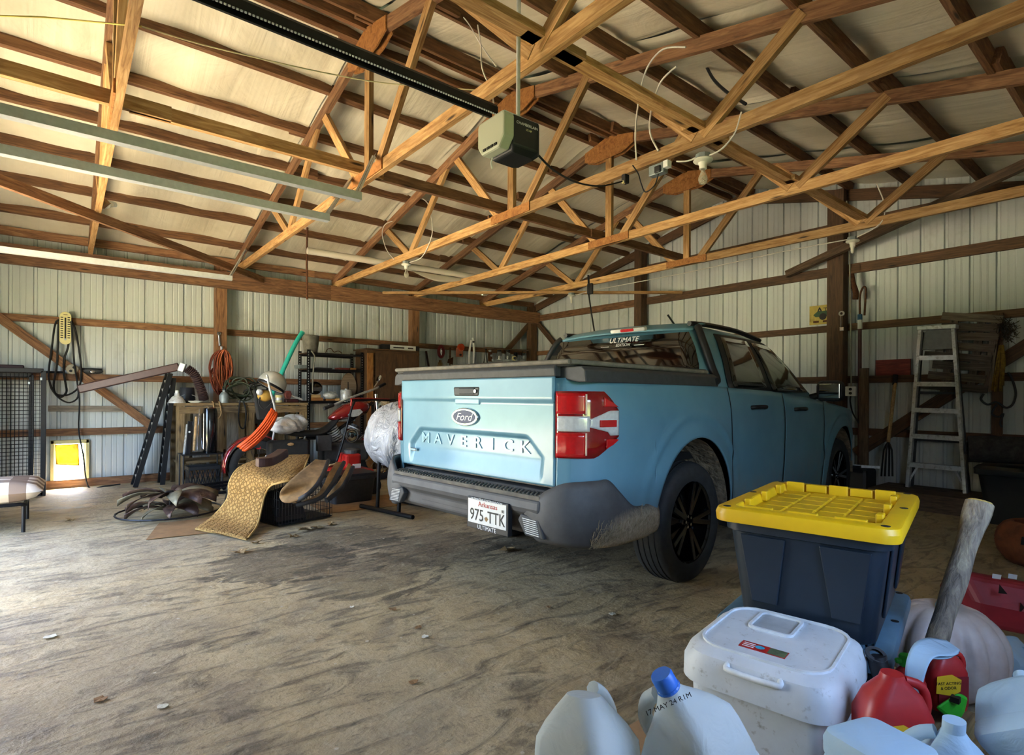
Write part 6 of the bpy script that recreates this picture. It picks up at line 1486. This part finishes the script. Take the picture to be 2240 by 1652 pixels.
MB().tube([(6.95, 1.42, .69), (7.05, 1.0, .70), (7.15, .40, .72)], .13, 16, sub=4).build('roll', q.m, t, world=True, smooth=60)
MB().tube([(6.93+.07*math.cos(a)*(1-a/20), 1.43, .69+.07*math.sin(a)*(1-a/20)) for a in [k*.5 for k in range(30)]], .008, 5).build('spiral_end', M_['darkgrey'], t, world=True)
t = thing('tool_stand', 'black squat machine with a steel bar by the truck front wheel', 'machine', (7.3, 2.5, 0))
p = AX(1880, 1020, 7.32)
MB().box((7.16, p.y-.13, 0), (7.5, p.y+.17, .36)).build('body', M_['blackp'], t, world=True, bevel=.04)
MB().bar((7.2, p.y+.12, .385), (7.35, p.y-.20, .385), .03, .03).build('bar', M_['alu'], t, world=True)
MB().cbox((7.26, p.y, .37), (.08, .08, .05)).build('post', M_['blackp'], t, world=True)
# clay pumpkin pot
t = thing('clay_pot', 'terracotta pumpkin-face pot with cut holes on the floor', 'clay pot', (5.42, .70, 0))
clay = mat('terracotta', '8a5030', .85, 0, .25, 8, .3, 40, dirt=('5d3a26', .4, 6))
rings = []
for z, r in ((.0, .15), (.03, .19), (.09, .235), (.16, .25), (.23, .235), (.28, .20), (.305, .155), (.295, .14), (.25, .16)):
    rings.append([(r*(1+.035*math.cos(9*a))*math.cos(a), r*(1+.035*math.cos(9*a))*math.sin(a), z) for a in [2*math.pi*k/54 for k in range(54)]])
MB().loft(rings).build('pot', clay, t, smooth=60)
for a, z, s_ in ((3.0, .20, .03), (3.35, .20, .03), (3.7, .17, .03), (3.2, .10, .05)):
    M4 = Matrix.Rotation(a, 4, 'Z') @ Matrix.Translation((.245, 0, z))
    MB().prism([(-s_, -s_*.8), (s_, -s_*.8), (s_*.9, s_*.7), (-s_*.8, s_)], -.03, .012, 'x').xf(M4).build('cut_hole', M_['ink'], t)
# ------------------------------------------------------------------ foreground pile
def plastic(name, c, tr=.35, rough=.42, bump=.25):
    q = NT(name); q.set('Base Color', lin(c)); q.set('Roughness', rough); q.set('Transmission Weight', tr); q.set('IOR', 1.2)
    q.set('Subsurface Weight', .25); q.set('Subsurface Radius', (.05, .05, .05)); q.bump(q.noise(q.coord(), 14, 4, .55, 1.2), bump, .02)
    return q.m
M_['hdpe'] = plastic('milky_jug_plastic', 'dce4e4'); M_['hdpeb'] = plastic('bluish_jug_plastic', 'b9d6ea', .25)
capm = mat('blue_cap', '2f6fd0', .4, 0, .04)
def jug(label, M, m, cap=None, group='empty gallon jugs', cut=False):
    t = thing('plastic_jug', label, 'jug', M=M, group=group)
    R = []
    for z, w_, r in ((.0, .115, .02), (.006, .140, .024), (.02, .151, .026), (.045, .151, .026), (.052, .146, .026), (.06, .151, .026), (.10, .152, .026), (.125, .152, .026), (.148, .150, .028), (.175, .126, .03), (.20, .095, .03), (.222, .062, .026), (.234, .047, .022), (.240, .040, .0199), (.262, .039, .0194)):
        if cut and z > .223: continue
        rg_ = []
        for a, b_, c in rrect(w_, w_, r, 5, z, 0, -.012*max(0, z-.15)/.1):
            k_ = math.exp(-((z-.165)/.045)**2)*math.exp(-(a/.03)**2) if b_ > 0 else 0
            rg_.append((a, b_-.055*k_*min(1, w_/.12), c))
        R.append(rg_)
    MB().loft(R).build('body', m, t, smooth=28)
    MB().tube([(0, .018, .228), (0, .045, .215), (0, .072, .182), (0, .080, .145), (0, .072, .105)], .014, 8, sub=4).build('handle', m, t, smooth=60)
    if cap:
        MB().lathe([(.0195, .247), (.0205, .245), (.0205, .268), (.0185, .272), (.0, .272)], 20, (0, -.0135, 0)).build('cap', cap, t, smooth=40)
        MB().lathe([(.0215, .240), (.0225, .243), (.0215, .246)], 20, (0, -.0135, 0), cap=False).build('cap_ring', cap, t)
    return t
def posed(base, top, twist=0.0):
    """matrix whose z axis runs from base to top, turned about it by twist"""
    z = (Vector(top)-Vector(base)).normalized(); x = UP.cross(z)
    x = RT.copy() if x.length < .05 else x.normalized()
    y = z.cross(x); M = Matrix.Identity(4)
    for i in range(3): M[i][0] = x[i]; M[i][1] = y[i]; M[i][2] = z[i]; M[i][3] = base[i]
    return M @ Matrix.Rotation(twist, 4, 'Z')
t = thing('cardboard_box', 'open-topped cardboard box turned over under the two clear jugs', 'box', (.93, .66, 0))
MB().box((.70, .44, 0), (1.17, .90, .36)).build('carton', M_['cardboard'], t, world=True, bevel=.004)
MB().box((.90, .438, .0), (.96, .902, .3615)).build('tape', M_['rope'], t, world=True)
def jugat(cap, axis, twist, label, m, capm_=None):
    ax_ = Vector(axis).normalized(); return jug(label, posed(Vector(cap)-ax_*.262, cap, twist), m, capm_)
j2 = jugat(AD(1437, 1484, 1.0), -RT*.45+UP*.80-FW*.05, 2.3, 'clear gallon jug with a blue cap and a printed date, leaning on the white bin', M_['hdpe'], capm)
text('17 MAY 24 R1M', .0125, M_['ink'], j2, frame(AD(1462, 1541, .937), CR*.92+CU*.40, CU*.92-CR*.40), depth=.0002)
c1 = AD(1284, 1512, 1.04); a1 = (RT*.02+UP*.9+FW*.25).normalized(); jug('clear capless gallon jug beside the blue-capped one, farther from the white bin', posed(c1-a1*.226, c1, 2.45), M_['hdpe'], cut=True)
# white lidded food bin
BMt = Matrix.Translation((1.585, .757, 0)) @ Matrix.Rotation(.17, 4, 'Z')
t = thing('food_bin', 'white plastic bin with a hinged lid and red label standing on the floor', 'bin', M=BMt)
wp = mat('dusty_white_plastic', 'ced4d8', .5, 0, .06, 10, dirt=('9a9a96', .12, 45))
MB().loft([rrect(.32, .30, .05, 5, .0), rrect(.36, .34, .05, 5, .05), rrect(.385, .355, .05, 5, .42), rrect(.385, .355, .05, 5, .44)]).build('body', wp, t, smooth=40)
lid = MB().loft([rrect(.415, .395, .075, 6, .40), rrect(.435, .412, .085, 6, .405), rrect(.432, .41, .085, 6, .455), rrect(.41, .385, .085, 6, .485), rrect(.37, .35, .08, 6, .497), rrect(.36, .338, .078, 6, .499)]).build('lid', wp, t, smooth=35)
def ring(w1, h1, r1, w2, h2, r2, z0, z1, cx=0, cy=0):
    a = [rrect(w1, h1, r1, 5, z0, cx, cy), rrect(w1, h1, r1, 5, z1, cx, cy), rrect(w2, h2, r2, 5, z1, cx, cy), rrect(w2, h2, r2, 5, z0, cx, cy)]
    return MB().loft(a, loop=True)
ring(.365, .335, .08, .352, .322, .075, .490, .505, .01).build('lid_ridge', mat('clean_white_plastic', 'dfe4e6', .45), lid, smooth=40)
MB().loft([rrect(.345, .315, .07, 5, .497, .01), rrect(.345, .315, .07, 5, .4995, .01)]).build('lid_panel', wp, lid)
ring(.150, .125, .02, .134, .109, .016, .494, .507, .10, .025).build('recess_rim', D.materials['clean_white_plastic'], lid, smooth=40)
MB().loft([rrect(.134, .109, .016, 4, .497, .10, .025), rrect(.134, .109, .016, 4, .5005, .10, .025)]).build('recess_floor', mat('recess_shade', 'a9aeb0', .6, 0, .1), lid)  # darker tone paints in the shade of the lid recess
MB().tube([(-.165, .062, .488), (-.205, .060, .478), (-.217, .050, .47), (-.217, -.062, .47), (-.205, -.072, .478), (-.165, -.074, .488)], .008, 8, sub=3).build('latch_loop', D.materials['clean_white_plastic'], lid, smooth=60)
stk = MB().box((-.118, -.058, .4995), (-.075, .062, .5012)).build('sticker', M_['red'], lid)
MB().box((-.116, -.056, .501), (-.077, -.012, .5018)).build('sticker_photo', mat('label_green', '5f6f50', .5, 0, .3, 40), stk)
MB().ell((-.094, .012, .501), (.012, .014, .001), 12, 4).build('sticker_badge', mat('label_cyan', '2f9fc0', .5), stk)
for k in range(3): MB().box((-.088-.011*k, .025, .501), (-.084-.011*k, .055, .5016)).build('sticker_print', M_['whiteink'], stk)
lb = MB().prism([(.058, .418), (.052, .398), (-.112, .338), (-.118, .352)], -.182, -.176, 'x').build('body_label', mat('silver_label', 'cdbfb0', .4, .2, .1), t)
MB().prism([(.058, .418), (.052, .398), (.030, .392), (.036, .411)], -.1832, -.182, 'x').build('label_red', M_['red'], lb)
for k in range(10): MB().prism([(.020-.012*k, .394-.0046*k), (.020-.012*k, .390-.0046*k), (.013-.012*k, .387-.0046*k), (.013-.012*k, .391-.0046*k)], -.1832, -.182, 'x').build('label_print', M_['ink'], lb)
for y in (.115, -.115): MB().box((-.185, y-.003, .03), (-.176, y+.003, .40)).build('body_rib', D.materials['clean_white_plastic'], t)
# stacked totes
def tote(M, name, label, lidm, bodym, group='stacked storage totes', h=.37):
    t = thing(name, label, 'tote', M=M, group=group)
    bd_ = MB().loft([rrect(.58, .36, .05, 4, .0), rrect(.60, .38, .05, 4, .01), rrect(.675, .445, .06, 4, h-.08), rrect(.70, .47, .06, 4, h-.075), rrect(.705, .475, .06, 4, h-.035)]).build('tub', bodym, t, smooth=30)
    for sx, sy in ((0, 1), (0, -1)):
        for k in (-.17, .17):
            mbp = MB(); f = lambda z: .19+(.2225-.19)*(z-.01)/(h-.09)
            zt, zb = h-.085, .07
            pts = [(k-.075, zt), (k+.075, zt), (k+.045, zb), (k-.045, zb)]
            MB().loft([[(x, sy*(f(z)+.002), z) for x, z in pts], [(x, sy*(f(z)+.010), z) for x, z in pts]]).build('side_panel', bodym, bd_, bevel=.003)
    for s_ in (-1, 1):
        for k in (-.12, .11):
            f = lambda z: .30+(.3375-.30)*(z-.01)/(h-.09); zt, zb = h-.085, .07
            pts = [(k-.068, zt), (k+.068, zt), (k+.038, zb), (k-.038, zb)]
            MB().loft([[(s_*(f(z)+.002), y, z) for y, z in pts], [(s_*(f(z)+.011), y, z) for y, z in pts]]).build('end_panel', bodym, bd_, bevel=.003)
    zf = h-.03
    L = MB().loft([rrect(.755, .515, .05, 5, h-.045), rrect(.76, .52, .05, 5, h-.02), rrect(.75, .51, .05, 5, h-.004), rrect(.735, .495, .05, 5, h), rrect(.645, .415, .03, 5, h), rrect(.638, .408, .03, 5, h-.003), rrect(.622, .392, .03, 5, zf)]).build('lid', lidm, t, smooth=30)
    for i in range(6):
        for j in range(4): MB().loft([rrect(.092, .084, .006, 2, zf, -.2425+i*.097, -.135+j*.090), rrect(.084, .076, .006, 2, zf+.006, -.2425+i*.097, -.135+j*.090)]).build('lid_pad', lidm, L)
    for i in range(5):
        MB().cbox((.309, -.155+i*.078, h-.010), (.016, .066 if i % 2 == 0 else .074, .040 if i % 2 == 0 else .030)).build('lug', lidm, L, bevel=.003)
    for i in range(3): MB().cbox((-.312, -.13+i*.13, h-.008), (.022, .085, .026)).build('lug', lidm, L, bevel=.003)
    for i in range(3):
        for s_ in (-1, 1): MB().cbox((-.2+i*.2, s_*.192, h-.008), (.045, .022, .036)).build('lug', lidm, L, bevel=.004)
    for x, y in ((-.345, .22), (-.345, -.22), (.345, .22), (.345, -.22), (.0, -.236), (0, .236)): MB().lathe([(.012, h-.004), (.012, h+.0012)], 14, (x, y, 0)).xf(Matrix.Identity(4)).build('lid_hole', M_['ink'], L)
    return t
navy = mat('blue_black_plastic', '1b2733', .42, 0, .12, 8); yel = mat('yellow_plastic', 'd6a90c', .42, 0, .06, 8)
teal = mat('dark_teal_plastic', '24404a', .45, 0, .1); bl_lid = mat('blue_grey_lid', '5f8298', .45, 0, .08)
TM = Matrix.Translation((2.10, .835, 0)) @ Matrix.Rotation(.20, 4, 'Z')
tote(TM @ Matrix.Translation((.09, .03, 0)), 'storage_tote', 'dark teal storage tote with a blue grey lid, bottom of the stack', bl_lid, teal, h=.42)
tote(TM @ Matrix.Translation((0, 0, .452)), 'storage_tote', 'black storage tote with a ribbed yellow lid, top of the stack', yel, navy, h=.375)
# white pumpkin
pc = AD(2068, 1415, 2.22)
t = thing('pumpkin', 'pale white ribbed pumpkin on the floor behind the wooden handle', 'pumpkin', (pc.x, pc.y, 0))
q = NT('white_pumpkin_skin'); q.set('Base Color', q.ramp(q.noise(q.coord(), 6, 5, .6), [(.3, lin('b3a098')), (.65, lin('d8cdc8'))])); q.set('Roughness', .5)
rings = []
for i in range(21):
    th_ = math.pi*(.02+.96*i/20); ring_ = []
    for k in range(96):
        a = 2*math.pi*k/96; rb = 1-.13*abs(math.cos(6*a))**4*math.sin(th_)
        r = .205*(math.sin(th_)**.75)*rb
        ring_.append((r*math.cos(a), r*math.sin(a), .19-.185*math.cos(th_)*(1 if i < 10 else .95)-.03*math.exp(-(r/.05)**2)*(1 if i > 10 else 0)))
    rings.append(ring_)
MB().loft(rings).build('flesh', q.m, t, smooth=60)
MB().tube([(0, 0, .33), (.0, 0, .37), (.02, -.01, .42), (.035, -.01, .45)], [.034, .028, .022, .020], 10, sub=3).build('stem', mat('pale_teal_stem', 'a9cdd0', .6), t, smooth=60)
# rough wooden handle
a, b = AD(1994, 1580, 1.74), AD(2143, 1100, 1.83)
t = thing('hewn_stick', 'worn hand-hewn wooden handle leaning up out of the jug pile', 'stick', a)
q = NT('hewn_wood'); vv = q.coord((14, 14, 2.2)); st = q.noise(vv, 3, 6, .7, .6)
q.set('Base Color', q.ramp(st, [(.28, lin('4a4034')), (.48, lin('86796a')), (.62, lin('a3977f')), (.78, lin('cfc2a2'))])); q.set('Roughness', .75); q.bump(st, .6, .02)
d = (b-a).normalized(); Mh = d.to_track_quat('Z', 'Y').to_matrix().to_4x4(); L_ = (b-a).length; rings = []
for i in range(26):
    z = L_*i/25; w_ = .026+.005*(i/25)**2+.0015*math.sin(i*.9)+(.005 if i > 23 else .003 if i > 22 else 0)
    rings.append([Matrix.Translation(a) @ Mh @ V(w_*1.15*math.cos(k*2*math.pi/20)*(1+.05*math.sin(3*k+i*.4)), w_*.85*math.sin(k*2*math.pi/20)*(1+.04*math.sin(5*k-i*.3)), z) for k in range(20)])
MB().loft(rings).build('shaft', q.m, t, world=True, smooth=50)
MB().loft([[Matrix.Translation(b) @ Mh @ V(.038*math.cos(k*2*math.pi/16), .028*math.sin(k*2*math.pi/16), .0) for k in range(16)], [Matrix.Translation(b) @ Mh @ V(.034*math.cos(k*2*math.pi/16), .024*math.sin(k*2*math.pi/16), .006) for k in range(16)]]).build('end_grain', mat('yellowed_end_grain', 'b59a55', .8, 0, .3, 60, .4), t, world=True)
# low plank bench under the near pile (mostly below the frame)
t = thing('plank_bench', 'low plank bench under the pile of jugs and bottles', 'bench', (1.62, .10, 0))
for k in range(4): board('plank', (1.18, -.30+.226*k, .265), (2.05, -.30+.226*k, .265), .215, .03, M_['bench'], t)
for x in (1.24, 2.0):
    for y in (-.34, .40): board('leg', (x, y, 0), (x, y, .25), .06, .06, M_['bench'], t)
# cut blue jug wrapped round the handle foot
t = thing('cut_jug', 'torn light blue plastic jug slipped over the wooden handle foot', 'cut jug', AD(2030, 1600, 1.55))
def sheetq(Lp, Rp, m, name, par, n=8, k=5, thick=.003):
    mb, A_, B_ = ruled(Lp, Rp, n, k, .002); return mb.build(name, m, par, world=True, smooth=180, thick=thick)
Lq = [AD(1998, 1652, 1.42), AD(1996, 1600, 1.44), AD(1990, 1550, 1.45), AD(1980, 1490, 1.46), AD(1984, 1440, 1.47), AD(2000, 1408, 1.50), AD(2030, 1397, 1.56)]
Rq = [AD(2010, 1652, 1.42), AD(2022, 1600, 1.44), AD(2012, 1550, 1.43), AD(2020, 1490, 1.43), AD(2040, 1442, 1.44), AD(2080, 1436, 1.46), AD(2098, 1428, 1.52)]
sheetq(Lq, Rq, M_['hdpeb'], 'torn_flap', t)
Lq = [AD(2000, 1408, 1.50), AD(2030, 1397, 1.56), AD(2070, 1400, 1.60)]; Rq = [AD(2040, 1442, 1.46), AD(2080, 1438, 1.47), AD(2100, 1425, 1.53)]
sheetq(Lq, Rq, M_['hdpeb'], 'torn_rim', t)
# weed killer bottles
rbm = mat('red_bottle_plastic', 'a82224', .4, 0, .1); dkred = mat('dark_red_label', '7a1a22', .5, 0, .1); gcap = mat('green_cap', '2fae2c', .4, 0, .1); yl_ = mat('yellow_label', 'd8ac20', .5, 0, .05)
def bottle(label, M, s=1.0, cap=True, txt=None):
    t = thing('weed_killer_bottle', label, 'bottle', M=M, group='weed killer bottles')
    MB().loft([rrect(.16*s, .10*s, .03*s, 5, 0), rrect(.17*s, .11*s, .035*s, 5, .01*s), rrect(.17*s, .11*s, .035*s, 5, .18*s), rrect(.13*s, .09*s, .035*s, 5, .23*s), rrect(.06*s, .055*s, .026*s, 5, .265*s), rrect(.05*s, .05*s, .024*s, 5, .28*s)]).build('body', rbm, t, smooth=50)
    MB().tube([(.03*s, 0, .262*s), (.075*s, 0, .245*s), (.088*s, 0, .20*s), (.078*s, 0, .16*s)], .012*s, 8, sub=3).build('handle', rbm, t, smooth=60)
    MB().loft([[(x, -.0565*s, z) for x, z in ((-.07*s, .03*s), (.07*s, .03*s), (.07*s, .17*s), (-.07*s, .17*s))], [(x, -.0545*s, z) for x, z in ((-.07*s, .03*s), (.07*s, .03*s), (.07*s, .17*s), (-.07*s, .17*s))]]).build('label_sheet', dkred, t)
    lp = MB().loft([[(x*s, y, z*s) for x, z in ((-.084, .09), (-.01, .08), (.03, .10), (.035, .155), (-.01, .18), (-.08, .17))] for y in (-.0575*s, -.0567*s)]).build('label_patch', yl_, t)
    if txt:
        for i, l in enumerate(txt): text(l, .019*s, M_['ink'], lp, frame((-.026*s, -.0582*s, (.138-.022*i)*s), (1, 0, .05), (0, 0, 1)), depth=.0003, world=False)
    if cap:
        MB().lathe([(.034*s, .275*s), (.036*s, .28*s), (.033*s, .325*s), (.026*s, .335*s), (.0, .335*s)], 14).build('cap', gcap, t, smooth=40)
        MB().cbox((-.035*s, 0, .305*s), (.05*s, .03*s, .03*s)).build('spout', gcap, t, bevel=.006)
    return t
def look(base, lean=(0, 0, 1), yaw=0):
    """upright frame whose -y side faces the camera"""
    z = Vector(lean).normalized(); y = FW-z*FW.dot(z); y.normalize(); x = y.cross(z); M = Matrix.Identity(4)
    for i in range(3): M[i][0] = x[i]; M[i][1] = y[i]; M[i][2] = z[i]; M[i][3] = base[i]
    return M @ Matrix.Rotation(yaw, 4, 'Z')
bottle('red bottle marked FAST ACTING behind the torn blue jug', look(AD(2066, 1545, 1.60), UP, .0), .60, False, ('FAST ACTING', '& ODOR'))
bottle('large dark red bottle lying below the torn blue jug with a yellow label', look(AD(1950, 1712, 1.30), UP*1.0, 0), .92, False, ('QUICK', 'KILLER'))
bottle('red bottle with green cap half hidden behind the black watering can', look(AD(1992, 1560, 1.58), UP-RT*.1, 0), .5, True)
t = thing('green_nozzle', 'green trigger spray nozzle lying on the jug pile', 'nozzle', AD(2085, 1545, 1.38))
MB().loft([[AD(x, y, 1.525+dz) for x, y in ((2045, 1548), (2096, 1515), (2118, 1526), (2110, 1558), (2096, 1582), (2068, 1566))] for dz in (0, .04)]).build('body', gcap, t, world=True, bevel=.008)
MB().cbox(AD(2090, 1530, 1.522), (.02, .02, .015)).build('trigger', M_['ink'], t, world=True)
# watering can
t = thing('watering_can', 'black plastic watering can between the white bin and the bottles', 'watering can', (1.765, .527, 0))
wc = mat('matte_black_plastic', '1d1c1e', .55, 0, .15, 14)
c = V(1.765, .527, 0)
MB().lathe([(.0, .0), (1.0, .0), (1.06, .05), (1.0, .22), (.8, .30), (.5, .34), (.0, .345)], 24).xf(Matrix.Translation(c) @ Matrix.Rotation(.18, 4, 'Z') @ Matrix.Diagonal((.058, .029, 1, 1))).build('tank', wc, t, world=True, smooth=50)
MB().tube([c+V(.0, 0, .30), c+V(-.002, .004, .38), c+V(-.004, .020, .43), c+V(-.004, .032, .47)], [.030, .028, .025, .024], 14, sub=3).build('spout', wc, t, world=True, smooth=60)
MB().lathe([(.017, .0), (.027, .0), (.027, .008), (.017, .008)], 16, cap=False).xf(Matrix.Translation(c+V(-.004, .033, .470)) @ (UP-FW*.5).to_track_quat('Z', 'Y').to_matrix().to_4x4()).build('spout_rim', M_['darkgrey'], t, world=True)
MB().tube([c+V(-.045, -.006, .29), c+V(-.085, -.012, .26), c+V(-.085, -.012, .15), c+V(-.05, -.006, .10)], .008, 8, sub=4).build('handle', wc, t, world=True, smooth=60)
# more jugs
j = jugat(AD(2252, 1478, 1.34), UP*.30+FW*.62+RT*.55, .9, 'large pale blue jug with a dark blue label at the pile edge', M_['hdpeb'])
Rj = W_of(j).to_3x3(); fx = max(((1, 0), (-1, 0), (0, 1), (0, -1)), key=lambda f: (Rj @ V(f[0], f[1], 0)).dot(UP*1.0-FW*.3+RT*.2))
MB().cbox((fx[0]*.0765, fx[1]*.0765, .10), (.002 if fx[0] else .05, .002 if fx[1] else .05, .05)).build('label', mat('blue_label', '2a4fa8', .5, 0, .1), j)
bs = AD(2085, 1700, 1.12); bs.z = .282; jug('pale blue crumpled jug below the green nozzle', posed(bs, bs+(UP+RT*-.06)*.26, 2.4), M_['hdpeb'])
bs = AD(1925, 1620, 1.06); bs.z = .54; jug('pale blue jug upside down beside the white bin, only its rounded base showing', posed(bs, bs-(UP+FW*.04)*.26, 1.2), M_['hdpeb'])
bs = AD(2175, 1440, 2.3); bs.z = .10; jug('pale blue jug on its side behind the white pumpkin', posed(bs, bs+(RT*.9-UP*.12+FW*.3)*.26, .6), M_['hdpeb'])
# red carrier with cut-outs
c = AZ_(2190, 1372, 0.0)
t = thing('red_carrier', 'dark red folded bag with triangular cut-outs on the floor behind the pumpkin', 'bag', (c.x, c.y, 0))
rc = mat('crimson_fabric', '7d1624', .55, 0, .15, 8, .3, 14)
P = lambda x, y, d_: AD(x, y, d_)
rings = []
for f, th_ in ((0, .10), (.5, .13), (1, .05)):
    rings.append([P(2098-14*f, 1352-108*f, 2.85)+FW*-th_, P(2330, 1400-110*f, 2.6)+FW*-th_, P(2330, 1400-110*f, 2.6)+FW*th_, P(2098-14*f, 1352-108*f, 2.85)+FW*th_])
MB().loft(rings).build('bag_body', rc, t, world=True, bevel=.03, seg=3)
for x, y in ((2192, 1290), (2238, 1330)): MB().loft([[P(x+a_, y+b_, 2.62+d_) for a_, b_ in ((-6, -12), (12, 10), (-8, 8))] for d_ in (0, .01)]).build('cut_out', M_['ink'], t, world=True)
for x in (2180, 2215): MB().loft([[P(x+a_, 1262+b_, 2.63+d_) for a_, b_ in ((-9, -7), (11, -4), (9, 6), (-10, 3))] for d_ in (0, .008)]).build('white_patch', M_['white'], t, world=True)
